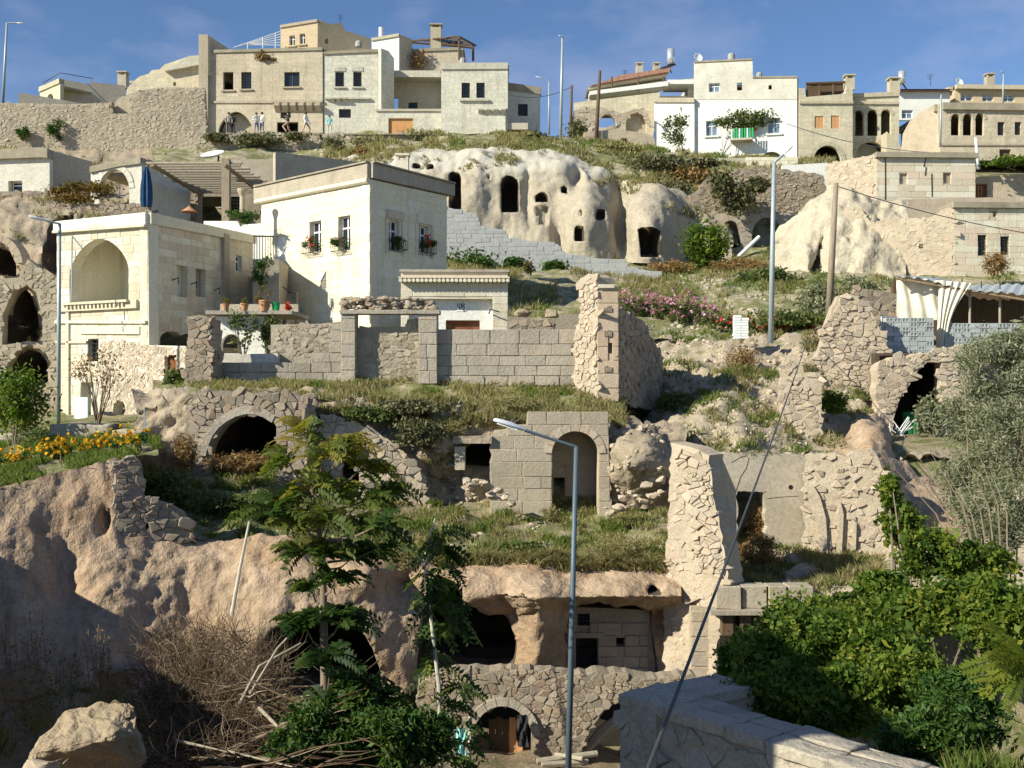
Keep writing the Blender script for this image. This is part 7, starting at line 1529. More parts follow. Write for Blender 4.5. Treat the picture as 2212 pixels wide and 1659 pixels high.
# scrub bushes scattered on slopes: (u, v, depth, half width px, half height px, kind)
SCR = [('L_up', 1500, 395, 72.5, 60, 34, 'leaf_dry'), ('L_up', 1590, 430, 66.8, 34, 36, 'leaf_olive'), ('L_up', 1420, 355, 73, 60, 22, 'leaf_olive'), ('L_up', 1330, 330, 77, 60, 18, 'grass_dry'), ('L_up', 1560, 400, 66.5, 26, 26, 'leaf_olive'),
       ('L_up', 1180, 312, 79, 70, 12, 'leaf_olive'), ('L_up', 800, 315, 80, 40, 14, 'leaf_olive'), ('L_up', 930, 300, 84, 40, 12, 'leaf_olive'), ('L_up', 1060, 298, 85, 30, 11, 'grass_dry'), ('L_up', 560, 302, 78.4, 46, 15, 'leaf_olive'), ('L_up', 470, 298, 78.4, 26, 9, 'leaf_olive'), ('L_up', 640, 294, 78.4, 20, 9, 'leaf_olive'), ('L_up', 720, 318, 78, 24, 18, 'leaf_olive'), ('L_up', 780, 345, 72, 26, 20, 'leaf_dry'), ('L_up', 1245, 290, 88, 26, 26, 'leaf_olive'), ('L_up', 1520, 352, 73, 36, 12, 'leaf_olive'), ('L_up', 1450, 410, 70, 40, 20, 'leaf_olive'), ('L_up', 1640, 400, 66.4, 24, 16, 'leaf_olive')]
NAMES = ['brown scrub beside the vaulted rubble wall', 'brown-green creeper hanging on the vaulted rubble wall', 'olive scrub on the crest right of the street lamps', 'straw-coloured scrub on the crest below the ruined arches', 'dark creeper on the rubble above the vaults', 'olive scrub along the top of the tuff outcrop', 'dark bush on the street edge below the grey-white house', 'olive bush below the wooden double door', 'straw bush below the square pale house', 'dark bush on the terrace wall below the people', 'small dark bush left on the terrace wall', 'small olive bush right on the terrace wall', 'dark bush at the right end of the dry-stone terrace wall', 'dry bush above the flower house roof', 'dark bush behind the thin street lamp on the crest', 'dark scrub below the cream side wing', 'olive scrub above the square cave mouth', 'olive creeper high on the rubble retaining wall']
for i, (_, u, v, Y, w, h, m) in enumerate(SCR):
    bush('scrub_bush', NAMES[i], 'bush', P(u, v, Y), (w * Y / FOC, w * Y / FOC * .5, h * Y / FOC), int(260 + w * h * .9), .13, M[m], stems=3, seed=200 + i, k=30, spread=.5, group='scrub bushes on the slopes', base=P(u, v + h, Y), flat=.2)
MID = [(1010, 575, 60.3, 52, 30, 'leaf_dark', 'dark shrub in the shade below the long grey wall'), (1110, 570, 60.3, 24, 13, 'leaf_dark', 'small green shrub left below the long grey wall'), (1200, 580, 60.6, 32, 16, 'leaf_dark', 'round green shrub in the middle below the long grey wall'), (1530, 530, 62.5, 50, 48, 'leaf_bright', 'bushy green tree beside the dark vaults'), (1600, 575, 60, 60, 16, 'leaf_dry', 'brown brush below the dark vaults'), (1450, 578, 62, 50, 12, 'leaf_dry', 'dry brush below the square cave mouth'),
       (1600, 800, 41, 42, 46, 'leaf_dry', 'rust-brown dry bush on the footpath slope'), (1770, 655, 50, 46, 42, 'leaf_grey', 'grey-green bush around the leaning wooden pole'), (1700, 690, 46.5, 70, 16, 'leaf_mid', 'row of green plants behind the tall lamp'), (1860, 640, 54, 40, 40, 'leaf_grey', 'grey-green shrub below the rock house'), (1660, 600, 57, 60, 16, 'leaf_mid', 'low green bush on the slope behind the lamp'),
       (900, 935, 32.6, 50, 30, 'leaf_olive', 'olive bush hanging on the rock bank'), (970, 930, 33, 36, 26, 'grass_dry', 'straw-dry bush above the cave window'), (1110, 870, 34.4, 60, 18, 'grass_dry', 'dry bush at the edge of the gate terrace'), (890, 880, 33.2, 70, 16, 'leaf_olive', 'long dry bush below the blocked gate'), (800, 895, 32.8, 50, 18, 'leaf_mid', 'olive weeds at the edge below the blocked gate'), (1330, 1180, 27.8, 70, 26, 'grass_dry', 'dry bush over the pink overhang'), (1120, 1195, 27.6, 60, 24, 'leaf_mid', 'green weeds over the dark cave mouth'), (870, 1200, 26.8, 44, 32, 'grass_dry', 'dry weeds hanging above the small hollow'), (1190, 1112, 31.5, 22, 18, 'grass_dry', 'yellow tuft at the foot of the arched doorway'),
       (1640, 1130, 32.6, 30, 50, 'leaf_dry', 'brown bush inside the square opening of the roofless room'), (1640, 1190, 30, 50, 36, 'leaf_dry', 'dry brown bush on the floor of the roofless room'), (520, 1000, 31, 70, 18, 'leaf_dry', 'rusty dry weeds in the mouth of the wide arch'), (400, 985, 30.4, 26, 40, 'leaf_dry', 'rusty weeds left of the wide arch'), (360, 1060, 28.6, 60, 36, 'leaf_mid', 'green bush on the bank below the wide arch'), (520, 1095, 28.6, 90, 30, 'leaf_mid', 'green weeds covering the lower terrace edge'), (380, 820, 36.8, 26, 26, 'leaf_mid', 'green bush beside the red shutter window'), (1800, 870, 38, 30, 24, 'leaf_bright', 'small green bush in the shade of the rubble pier'), (1470, 870, 38.6, 50, 22, 'leaf_mid', 'green weeds in the hollow behind the broken tower'),
       (2010, 900, 39, 30, 40, 'leaf_grey', 'tall grey weeds in the mouth of the vaulted cellar'), (2150, 570, 55.5, 24, 26, 'leaf_dry', 'brown dry plant below the two barred windows'), (2180, 350, 64, 50, 10, 'leaf_bright', 'green creeper on the right-hand skyline terrace')]
for i, (u, v, Y, w, h, m, nm) in enumerate(MID):
    s = Y / FOC; bush('bush', nm, 'bush', P(u, v, Y), (w * s, w * s * .6, h * s), int(300 + w * h * (1.1 if Y > 36 else 1.6)), max(.035, .0021 * Y * (.8 if 'grass' in m else 1)), M[m], stems=4, seed=300 + i, k=30, spread=.42, base=P(u, v + h, Y), flat=.25, asp=.22 if ('grass' in m or 'dry' in m) else .5)
for i, (u, v, Y, w, h, nm) in enumerate(((1100, 900, 33.2, 60, 12, 'dry weeds on top of the wall over the cave window'), (1220, 892, 33.2, 70, 10, 'dry weeds on top of the arched doorway front'), (500, 846, 32.2, 80, 8, 'dry weeds on top of the wide arch wall'), (1495, 968, 28.6, 26, 9, 'dry weeds on top of the tall broken wall'), (1640, 982, 32.2, 80, 9, 'dry weeds on top of the cracked plaster wall'), (240, 488, 44.2, 60, 4, 'thin weeds on the roof edge of the arched house'), (430, 684, 36.6, 24, 8, 'dry weeds on the stub pillar'))):
    s = Y / FOC; bush('wall_weeds', nm, 'weeds', P(u, v, Y), (w * s, .25, h * s), int(w * 9), .035, M['grass_dry' if i % 2 else 'leaf_olive'], stems=2, seed=380 + i, k=40, base=P(u, v + h, Y), flat=.1, asp=.2)
# small autumn sapling, blossom tree, leafy tree on the left
bush('autumn_sapling', 'thin sapling with yellow leaves on the garden slope', 'tree', P(1142, 580, 55), (.32, .3, .5), 260, .08, M['leaf_autumn'], stems=5, seed=71, base=P(1138, 640, 55), stem_m=M['pale_bark'])
bush('bare_tree', 'small thin tree with sparse pinkish leaves before the arched house', 'tree', P(205, 800, 38.5), (.95, .6, .65), 700, .05, M['leaf_dry'], stems=12, seed=72, base=P(212, 912, 38.5), k=16, spread=.45)
bush('fig_tree', 'leafy green tree at the left edge above the marigolds', 'tree', P(40, 868, 33), (1.0, .8, 1.05), 4200, .07, M['leaf_bright'], stems=8, seed=73, base=P(30, 985, 32.5), k=26)
bush('rose_bush', 'rose bush with a few red blossoms before the leafy tree', 'bush', P(75, 955, 31.5), (.6, .4, .4), 700, .05, M['leaf_mid'], stems=4, seed=74)
# marigolds
rr0 = random.Random(4)
for i in range(15):
    u = 10 + 21 * i; v = 1002 - i * 3.4 + rr0.uniform(-10, 8) + (12 if i < 4 else 0); Y = 27.6 + rr0.uniform(0, 2.2) + i * .1
    t_ = bush('marigold_plant', None, None, P(u, v, Y), (.26, .24, .26), 420, .04, M['leaf_dark'], stems=3, seed=400 + i, k=10)
    tag(t_, ORD[i] + ' marigold plant from the left along the flower terrace', 'flower', 'marigolds along the flower terrace')
    rr = np.random.default_rng(500 + i); n = rr.integers(12, 22)
    C = np.array(P(u, v, Y)) + rr.normal(0, 1, (n, 3)) * np.array([.24, .12, .16]) + np.array([0, -.2, .14])
    V, F, r = leaf_quads(np.repeat(C, 9, 0) + rr.normal(0, .016, (n * 9, 3)), .042, rr, .3, .9, np.repeat(rr.random(n), 9)); mknp('blossoms', V, F, M['petal_yellow'], t_, rnd=r)
# cosmos bed
for i in range(14):
    u = 1350 + 14.5 * i; v = 652 + i * 2.2 + rr0.uniform(-6, 6); Y = 50 - i * .12 + rr0.uniform(-.8, .8)
    t_ = bush('cosmos_plant', None, None, P(u, v + 8, Y), (.42, .4, .5), 500, .06, M['leaf_mid'], stems=3, seed=600 + i, k=10); tag(t_, ORD[i] + ' pink cosmos plant from the left, right of the broken tower', 'flower', 'cosmos in the flower bed')
    rr = np.random.default_rng(700 + i); n = int(rr.integers(8, 30)); C = np.array(P(u, v, Y)) + rr.normal(0, 1, (n, 3)) * np.array([.3, .25, .32]) + np.array([0, -.2, .15]); V, F, r = leaf_quads(np.repeat(C, 3, 0) + rr.normal(0, .02, (n * 3, 3)), .065, rr, .2, .9, np.repeat(rr.random(n), 3)); mknp('blossoms', V, F, M['petal_pink'], t_, rnd=r)
for i in range(9):
    u = 1555 + 25 * i; v = 700 + rr0.uniform(-6, 8) + i; Y = 46.8
    t_ = bush('dahlia_plant', None, None, P(u, v, Y), (.3, .3, .3), 320, .06, M['leaf_mid'], stems=2, seed=800 + i, k=8); tag(t_, ORD[i] + ' red-flowered plant from the left behind the path lamp', 'flower', 'red flowers along the path')
    rr = np.random.default_rng(900 + i); n = 10; C = np.array(P(u, v, Y)) + rr.normal(0, 1, (n, 3)) * np.array([.22, .15, .16]) + np.array([0, -.15, .1]); V, F, r = leaf_quads(np.repeat(C, 4, 0) + rr.normal(0, .02, (n * 4, 3)), .05, rr, .3, .9, np.repeat(rr.random(n), 4)); mknp('blossoms', V, F, M['petal_red'], t_, rnd=r)
# stone trough and low border among the flowers
for i, (u0, u1, v0, v1, Y, lb) in enumerate(((108, 242, 918, 962, 33, 'long stone trough behind the marigolds'), (242, 312, 930, 965, 32, 'pale block beside the stone trough'), (0, 90, 938, 975, 33.5, 'low stone border under the leafy tree'))):
    a = P(u0, v1, Y); b = P(u1, v0, Y); tag(rough_box(a.x, b.x, Y, Y + .8, a.z, b.z, 'stone_trough', M['mid_mortar'], i), lb, 'trough')
# stones strewn on the slopes
for Lx, n, r0, r1, m_, lb, msk, sd in ((L_mid, 700, .04, .2, 'pale_rubble', 'pale stones strewn over the garden slope', patchy(.8, .1, 21., box_mask(1380, 1800, 580, 740)), 1), (L_right, 1500, .03, .16, 'pale_rubble', 'stones strewn over the footpath slope', patchy(.8, -.3, 22., box_mask(1330, 1950, 700, 1060)), 2), (L_low, 600, .03, .14, 'rubble', 'stones in the grass of the lower terrace', patchy(.8, .1, 23.), 3), (L_room, 900, .03, .14, 'pale_rubble', 'stones on the floor of the roofless room', patchy(.8, 0, 24., box_mask(1530, 1950, 1080, 1290)), 4), (L_bank, 900, .03, .16, 'pale_rubble', 'stones embedded in the rock bank', patchy(.8, .1, 25., box_mask(660, 1420, 880, 1100)), 5), (L_up, 260, .08, .3, 'pale_rubble', 'stones strewn over the upper slope', patchy(.8, .1, 26.), 6), (L_yard, 200, .04, .16, 'rubble', 'stones on the yard ground', patchy(.8, .1, 27.), 7)):
    p_ = sample(Lx, n, msk, sd); rock_scatter('stones', [tuple(q) for q in p_], r0, r1, M[m_], lb, seed=sd)

# ------------------------------------------------------------------ foreground tree with feathered leaves
def fronds(bases, dirs, L0, L1, pairs, leaf, rr, droop=.35, tone=None):
    """pinnate leaves: a curved rachis with pairs of leaflets"""
    V = []; F = []; R_ = []; n = 0
    for b, d, tn in zip(bases, dirs, tone):
        d = Vector(d).normalized(); L = rr.uniform(L0, L1); side = d.cross(Vector((0, 0, 1)))
        if side.length < .05: side = Vector((1, 0, 0))
        side.normalize(); upv = side.cross(d); roll = rr.uniform(-1.3, 1.3); side = (side * math.cos(roll) + upv * math.sin(roll)).normalized()
        prev = Vector(b); tt = np.clip(tn + rr.normal(0, .12), 0, 1)
        for k in range(pairs):
            t = (k + 1) / pairs; p = Vector(b) + d * (L * t) + Vector((0, 0, -droop * L * t * t))
            w = .006; V += [prev - Vector((0, 0, w)), prev + Vector((0, 0, w)), p + Vector((0, 0, w)), p - Vector((0, 0, w))]; F.append((n, n + 1, n + 2, n + 3)); R_ += [tt * .6] * 4; n += 4
            l = leaf * (1 - .5 * abs(t - .5)) * rr.uniform(.8, 1.2); ax = (p - prev).normalized()
            for sgn in (-1, 1):
                e = p + (side * sgn * .9 + ax * .4 + Vector((0, 0, rr.uniform(-.45, .05)))).normalized() * l; hw = ax * l * .3; md = p.lerp(e, .4)
                V += [p, md + hw, e, md - hw]; F.append((n, n + 1, n + 2, n + 3)); R_ += [tt] * 4; n += 4
            prev = p
    return np.array([tuple(v) for v in V]), np.array(F), np.array(R_)
tr = thing('ailanthus_tree', 'young tree with long feathery leaves, yellowing above, in the foreground', 'tree', P(705, 1850, 16)); rr = np.random.default_rng(77)
trunk = [P(708, 1860, 16), P(704, 1600, 16), P(700, 1400, 16), P(698, 1250, 16), P(690, 1150, 16.1), P(675, 1060, 16.2)]
MB().tube(trunk, [.08, .07, .06, .05, .035, .02], 10).build('trunk', M['bark'], tr, smooth=True)
CL = [(600, 985, .8), (650, 930, .9), (705, 975, .85), (760, 955, .9), (815, 1000, .8), (670, 1040, .7), (740, 1050, .75), (820, 1075, .6), (868, 1050, .55), (590, 1080, .5), (560, 1100, .4), (640, 1120, .6), (715, 1125, .65), (790, 1135, .6), (860, 1125, .4), (640, 1190, .55), (705, 1195, .5), (780, 1200, .4), (850, 1180, .3),
      (660, 1270, .25), (735, 1250, .3), (690, 1330, .2), (640, 1345, .2), (755, 1330, .2), (720, 1420, .15), (790, 1470, .2), (700, 1520, .1), (780, 1560, .1), (860, 1585, .15), (690, 1600, .1), (930, 1575, .15), (860, 1500, .2), (740, 1640, .1), (830, 1650, .1)]
B = []; D = []; T = []
for u, v, tn in CL:
    u = 700 + (u - 700) * (.85 if v < 1230 else .75)
    Yc = 16 + rr.normal(0, .35); c = P(u, v, Yc); tv = min(1, max(0, (1640 - v - 60) / 600)); i = min(4, int(tv * 5)); a = trunk[i].lerp(trunk[i + 1], tv * 5 - i)
    MB().tube([a, a.lerp(c, .55) + Vector((0, 0, -.08)), c], [.022, .014, .007], 5).build('branch', M['bark'], tr)
    for k in range(13):
        an = rr.uniform(0, 2 * math.pi); out = (c - a).normalized() * .55 + Vector((math.cos(an), math.sin(an) * .9, rr.uniform(-.25, 1.0)))
        B.append(a.lerp(c, rr.uniform(.75, 1.02))); D.append(out); T.append(tn * rr.uniform(.6, 1.25))
V, F, r = fronds(B, D, .36, .66, 8, .15, rr, .5, T); mknp('foliage', V, F, M['leaf_ail'], tr, rnd=r)
# pale bare stems beside it
for i, (a, b, c, lb) in enumerate((((1012, 1720, 18), (1016, 1560, 18), (1018, 1438, 18), 'short pale stake before the yard wall'), ((500, 1330, 21), (520, 1220, 21.2), (543, 1105, 21.4), 'pale dead stem standing above the brushwood'))):
    tag(MB().tube([P(*a), P(*b), P(*c)], [.04, .032, .02], 8).build('dead_sapling', M['pale_bark']), lb, 'stem')

# second, darker sapling with a pale stem
t2 = thing('ailanthus_sapling', 'dark slender sapling with a pale stem right of the feathery tree', 'tree', P(955, 1800, 17.5)); rr = np.random.default_rng(78)
tk = [P(956, 1800, 17.5), P(948, 1480, 17.5), P(930, 1330, 17.5), P(916, 1210, 17.5), P(940, 1120, 17.6)]; MB().tube(tk, [.04, .035, .028, .02, .01], 8).build('trunk', M['pale_bark'], t2)
B = []; D = []; T = []
for u, v in ((955, 1150), (965, 1190), (975, 1230), (945, 1180), (960, 1260), (985, 1290), (940, 1300), (950, 1350), (990, 1330), (920, 1240), (1000, 1480), (960, 1520), (1010, 1560), (980, 1600), (930, 1420), (960, 1440), (990, 1640)):
    c = P(u, v, 17.5 + rr.normal(0, .2)); tv = min(.999, max(0, (1480 - v) / 360)); i = 1 + min(2, int(tv * 3)); a = tk[i].lerp(tk[i + 1], tv * 3 - (i - 1)) if v < 1480 else tk[0].lerp(tk[1], (1800 - v) / 320)
    MB().tube([a, c], [.01, .005], 5).build('branch', M['bark'], t2)
    for k in range(6): an = rr.uniform(0, 2 * math.pi); B.append(a.lerp(c, rr.uniform(.6, 1))); D.append((c - a).normalized() * .4 + Vector((math.cos(an), math.sin(an), rr.uniform(-.4, .4)))); T.append(.5 * rr.random())
V, F, r = fronds(B, D, .35, .6, 9, .13, rr, .5, T); mknp('foliage', V, F, M['leaf_ail'], t2, rnd=r)

# ------------------------------------------------------------------ green thicket on the right
def mass(name, lab, cat, blobs, size, m, seed, base, stems=8, asp=.6, flat=.5, group=None, stem_r=.03):
    rr = np.random.default_rng(seed); t = thing(name, lab, cat, base, group); Vs = []; Fs = []; Rs = []; o = 0; ends = []
    for (u, v, Y, w, h, n) in blobs:
        s = Y / FOC; C, tone, cc = clump_points(P(u, v, Y), (w * s, w * s * .7, h * s), int(n * 1.35), rr, 46, .25, .45); sz = size * np.exp(rr.normal(0, .3, (len(C), 1))); V, F, r = leaf_quads(C, sz, rr, flat, asp, np.clip(tone + rr.normal(0, .12, len(C)), 0, 1)); Vs.append(V); Fs.append(F + o); Rs.append(r); o += len(V); ends += [Vector(q) for q in cc[:3]]
    mknp('foliage', np.concatenate(Vs), np.concatenate(Fs), M[m], t, rnd=np.concatenate(Rs))
    for e in ends[:stems]:
        md = Vector(base).lerp(e, .5) + Vector(rr.normal(0, .12, 3)); MB().tube([base, md, e], [stem_r, stem_r * .7, stem_r * .3], 5).build('branch', M['bark'], t)
    return t
mass('lilac_bush', 'big dark green bush filling the lower right behind the parapet', 'bush', [(1650, 1440, 11.6, 95, 90, 8000), (1740, 1380, 12.6, 120, 110, 9500), (1860, 1430, 12.0, 150, 120, 11000), (1680, 1500, 11.0, 110, 70, 6000), (1800, 1520, 10.9, 130, 80, 7500), (1960, 1500, 11.4, 140, 100, 8500), (1620, 1490, 11.1, 60, 50, 3000)], .029, 'leaf_bright', 31, P(1830, 1750, 12.5), 12)
mass('mulberry_bush', 'bright green bush behind, at the right edge of the thicket', 'bush', [(2090, 1300, 14.5, 130, 70, 6000), (2170, 1350, 14, 100, 100, 5500), (1990, 1320, 15, 100, 60, 4500), (1900, 1330, 15.5, 100, 46, 3200), (1820, 1310, 15.5, 70, 34, 1800)], .034, 'leaf_bright', 32, P(2080, 1700, 14.5), 12)
mass('climbing_bush', 'tall leafy shoot of the thicket reaching up against the ruin', 'bush', [(1922, 1065, 17, 26, 44, 700), (1950, 1130, 17, 48, 54, 1500), (2010, 1200, 16.5, 80, 60, 2800), (2120, 1215, 16.5, 80, 44, 2200), (1900, 1262, 16, 70, 34, 1800)], .04, 'leaf_bright', 33, P(1990, 1600, 16.5), 8)
mass('laurel_bush', 'low grey-green bush right behind the parapet, front of the thicket', 'bush', [(1990, 1600, 10.2, 110, 80, 5500), (2080, 1560, 10.4, 100, 80, 5000), (2050, 1500, 10.8, 90, 60, 3500)], .032, 'leaf_dark', 34, P(2040, 1760, 10.4), 8, asp=.35)
mass('oleaster_tree', 'silvery grey-green tree with fine leaves at the right edge', 'tree', [(2150, 800, 22, 110, 90, 6000), (2130, 900, 22.5, 100, 90, 6000), (2180, 950, 21.5, 110, 110, 7000), (2105, 1030, 22, 90, 80, 4500), (2150, 1100, 21, 110, 90, 5500), (2210, 760, 22, 60, 70, 3000)], .045, 'leaf_grey', 35, P(2130, 1500, 21.5), 16, asp=.25, flat=.1)
for i in range(9):
    a = P(2080 + 12 * i, 1240, 19); b = P(1930 + 26 * i, 1010 - 12 * (i % 4), 19.5); t_ = MB().tube([a, a.lerp(b, .5) + Vector((.15, 0, .1)), b], [.02, .013, .005], 5).build('bare_twig', M['bark']); tag(t_, ORD[i] + ' thin bare shoot from the left before the grey tree', 'twig', 'bare shoots before the grey tree')
mass('undergrowth_bush', 'dark leafy undergrowth around the foot of the feathery tree', 'bush', [(700, 1590, 15.4, 90, 80, 2600), (820, 1600, 15.2, 100, 80, 3000), (920, 1590, 15.4, 70, 70, 2000), (620, 1625, 15, 60, 50, 1300), (770, 1500, 15.8, 60, 60, 1300)], .045, 'leaf_dark', 36, P(780, 1800, 15.4), 10, asp=.4, flat=.3)
# feathery foreground leaves at the right edge
fr_t = thing('mimosa_tree', 'bright feathery fern-like leaves at the lower right edge', 'tree', P(2230, 1700, 8)); rr = np.random.default_rng(5)
MB().tube([P(2225, 1720, 8), P(2228, 1560, 8), P(2220, 1420, 8.1)], [.035, .03, .02], 10).build('trunk', M['dark_wood'], fr_t)
tips = [(2095, 1430), (2110, 1475), (2100, 1400), (2150, 1350), (2125, 1500), (2180, 1340), (2150, 1450), (2190, 1490), (2240, 1380), (2170, 1400), (2085, 1450), (2120, 1380), (2140, 1480)]
B = [P(2215, 1410 + 5 * k, 8.1) for k in range(len(tips))]; D = [P(u, v, 8 - .1 * (k % 3)) - B[k] for k, (u, v) in enumerate(tips)]
V, F, r = fronds(B, D, .36, .52, 17, .085, rr, .1, [.85 + .15 * rr.random() for _ in tips]); mknp('foliage', V, F, M['leaf_bright'], fr_t, rnd=r)
grassy = np.array([tuple(P(2060 + 150 * a, 1700 + 30 * b, 9 + c)) for a, b, c in np.random.default_rng(3).random((500, 3))]); blades('reeds', grassy, .2, .5, .008, M['grass_green'], 'green reeds at the lower right corner', 'grass', 3, .3, per=2)

# ------------------------------------------------------------------ brushwood heap and boulders, lower left
rr = np.random.default_rng(21)
def twigs(name, lab, n, fn, r0, r1, L0, L1, m, curl=.25):
    Vs = []; Fs = []; Rs = []; o = 0
    for i in range(n):
        p, d = fn(rr); L = rr.uniform(L0, L1); r = rr.uniform(r0, r1); pts = [Vector(p)]; d = Vector(d).normalized()
        for k in range(4): d = (d + Vector(rr.normal(0, curl, 3))).normalized(); pts.append(pts[-1] + d * (L / 4))
        mb = MB().tube(pts, [r, r * .85, r * .7, r * .5, r * .2], 3, False); Vs += [tuple(v) for v in mb.v]; Fs += [tuple(o + q for q in f) for f in mb.f]; tn = rr.random(); Rs += [tn] * len(mb.v); o = len(Vs)
    ob = mknp(name, np.array(Vs), np.array(Fs), M[m], rnd=np.array(Rs)); return tag(ob, lab, 'brushwood', None, 'stuff')
def heap(rr):
    a = rr.random(); u = 285 + 345 * rr.beta(2, 2); v = 1335 + 335 * rr.beta(2, 1.4); v = max(v, 1335 + abs(u - 430) * .55); Y = 20.5 - (v - 1290) / 380 * 5.5 + rr.normal(0, .25)
    an = rr.normal(math.pi * .5, .9); return P(u, v, Y), (math.cos(an), rr.normal(0, .5), math.sin(an) * .7 + rr.normal(0, .4))
twigs('brushwood', 'heap of cut brushwood and dry twigs at the lower left', 5200, heap, .003, .009, .3, .85, 'twig', .35)
def logs(rr): u = rr.uniform(430, 720); v = rr.uniform(1480, 1680); an = rr.normal(0, .5) + (math.pi if rr.random() < .5 else 0); return P(u, v, 17 - (v - 1480) / 200 * 2.8), (math.cos(an), rr.normal(0, .4), math.sin(an) * .5)
twigs('branchwood', 'heavier grey branches in the front of the brushwood heap', 150, logs, .012, .026, .6, 1.6, 'twig', .12)
for i, (a, b, c, r) in enumerate((((505, 1545, 16.4), (560, 1440, 16.8), (650, 1390, 17.2), .028), ((540, 1500, 16.5), (600, 1400, 16.8), (648, 1350, 17), .022), ((560, 1530, 16), (600, 1570, 15.6), (720, 1580, 15.4), .03), ((380, 1600, 15), (500, 1625, 14.8), (640, 1659, 14.4), .02))):
    tag(MB().tube([P(*a), P(*b), P(*c)], [r, r * .85, r * .5], 7).build('branch_wood', M['grey_wood']), ('forked pale branch rising from the brushwood heap', 'second pale branch of the fork on the heap', 'thick pale branch lying at the right of the heap', 'long thin branch across the front of the heap', 'pale log in the front right of the heap', 'short pale branch beside the big boulder')[i], 'branch')
bush('dry_shrub', 'tall reddish-brown dry shrub standing on the brushwood heap', 'shrub', P(420, 1385, 20.3), (.8, .6, .5), 700, .04, M['leaf_dry'], stems=12, seed=41, k=40, asp=.12, stem_r=.02)
rock('boulder', 'big sunlit angular boulder in the lower left corner', P(196, 1625, 13.6), (.78, .66, .74), 12, M['boulder'], 5, .5)
rock('boulder', 'grey boulder in the shade above the big angular one', P(255, 1455, 19.5), (.42, .4, .42), 5, M['boulder'], 4, .35)
rock('boulder', 'dark rounded rock in the shade at the left edge', P(40, 1470, 18.5), (.75, .6, .4), 8, M['boulder'], 4, .3)
rock('boulder', 'small pale stone at the bottom left corner', P(85, 1665, 12.6), (.25, .2, .16), 9, M['pale_rubble'], 3, .35)
for i, (u, v, Y, n) in enumerate(((60, 1380, 18.5, 14), (190, 1420, 18, 16), (110, 1460, 17.5, 14), (20, 1520, 16.5, 10))):
    t_ = thing('dry_weed', ('tall brown weeds at the left edge in the shade', 'brown weeds beside the grey boulder', 'weeds between the shaded rocks', 'green and brown weeds at the far left bottom')[i], 'weeds', P(u, v + 90, Y)); C = []
    for k in range(n):
        a = P(u + rr.uniform(-50, 50), v + 95, Y + rr.normal(0, .2)); b = a + Vector((rr.normal(0, .1), 0, rr.uniform(.5, 1.25))); MB().tube([a, b], [.008, .004], 4).build('stalk', M['bark'], t_)
        for q in range(22): C.append(tuple(a.lerp(b, rr.uniform(.3, 1)) + Vector(rr.normal(0, .035, 3))))
    V, F, r = leaf_quads(np.array(C), .03, rr, .1, .4); mknp('foliage', V, F, M['leaf_dry' if i < 2 else 'leaf_mid'], t_, rnd=r)
# ------------------------------------------------------------------ lamps, poles, cable
def lamp(label, base, top, arm, head, r, head_l, m=None, group='street lamps'):
    t = thing('street_lamp', label, 'street lamp', base, group); m = m or M['pole_grey']; base, top, arm, head = map(Vector, (base, top, arm, head))
    MB().tube([base, base.lerp(top, .5), top], [r * 1.25, r * 1.1, r * .85], 12).build('pole', m, t, smooth=True)
    MB().tube([top - (top - base).normalized() * r, top, top.lerp(arm, .15), arm], r * .6, 10).build('arm', m, t)
    d = (head - arm).normalized(); side = d.cross(Vector((0, 0, 1))).normalized(); up = side.cross(d)
    V = []; F = []; n = 10; prof = [(-.12, .1, .4), (0, .3, .45), (.15, .62, .75), (.5, 1, 1), (.85, .95, .85), (1, .6, .5)]
    for a, w, h in prof:
        for k in range(n):
            q = 2 * math.pi * k / n; y = math.sin(q); V.append(arm + d * (head_l * a) + side * (head_l * .2 * w * math.cos(q)) + up * (head_l * .12 * h * (y if y > 0 else y * .45)))
    for i in range(len(prof) - 1): F += [(i * n + k, i * n + (k + 1) % n, (i + 1) * n + (k + 1) % n, (i + 1) * n + k) for k in range(n)]
    F += [tuple(range(n))[::-1], tuple((len(prof) - 1) * n + k for k in range(n))]
    h_ = mk('lamp_head', V, F, M['lamp_head'], t, smooth=True)
    MB().obox(arm + d * head_l * .55 - up * head_l * .055, d * head_l * .3, side * head_l * .13, up * .012).build('lens', M['white_sheet'], h_)
    return t
lamp('grey street lamp in the foreground with its head reaching left', P(1224, 1800, 17), P(1245, 966, 17), P(1134, 930, 16.95), P(1060, 906, 16.9), .042, .52, M['pole_dark'])
lamp('tall grey street lamp on the footpath, curved head to the right', P(1665, 742, 43.5), P(1672, 352, 43.5), P(1693, 334, 43.5), P(1712, 316, 43.5), .09, .5)
lamp('slim grey street lamp standing before the arched house on the left', P(126, 912, 40), P(129, 484, 40), P(100, 478, 39.6), P(62, 468, 39.4), .065, .6)
lamp('street lamp at the top left corner against the sky', P(6, 230, 84), P(15, 50, 84), P(35, 50, 84), P(50, 51, 84), .09, .6)
lamp('tallest thin white street lamp on the crest', P(1211, 300, 84), P(1215, 82, 84), P(1214, 78, 83.5), P(1206, 78, 83), .1, .5)
lamp('shorter street lamp on the crest, head to the left', P(1186, 292, 92), P(1186, 178, 92), P(1172, 170, 92), P(1160, 167, 92), .07, .6)
lamp('small street lamp against the sky at the top right', P(2166, 230, 92), P(2168, 158, 92), P(2166, 155, 91.5), P(2160, 154, 91), .06, .4)
pole('utility_pole', 'dark wooden pole on the crest left of the white house', P(1287, 318, 86), P(1296, 153, 86), .17, .11, M['dark_wood'])
pole('utility_pole', 'short dark wooden pole beside the thin lamps on the crest', P(1232, 300, 90), P(1235, 185, 90), .13, .1, M['dark_wood'])
pole('utility_pole', 'leaning wooden pole in front of the pale crag', P(1790, 690, 49), P(1806, 396, 49), .17, .11, M['pole_wood'])
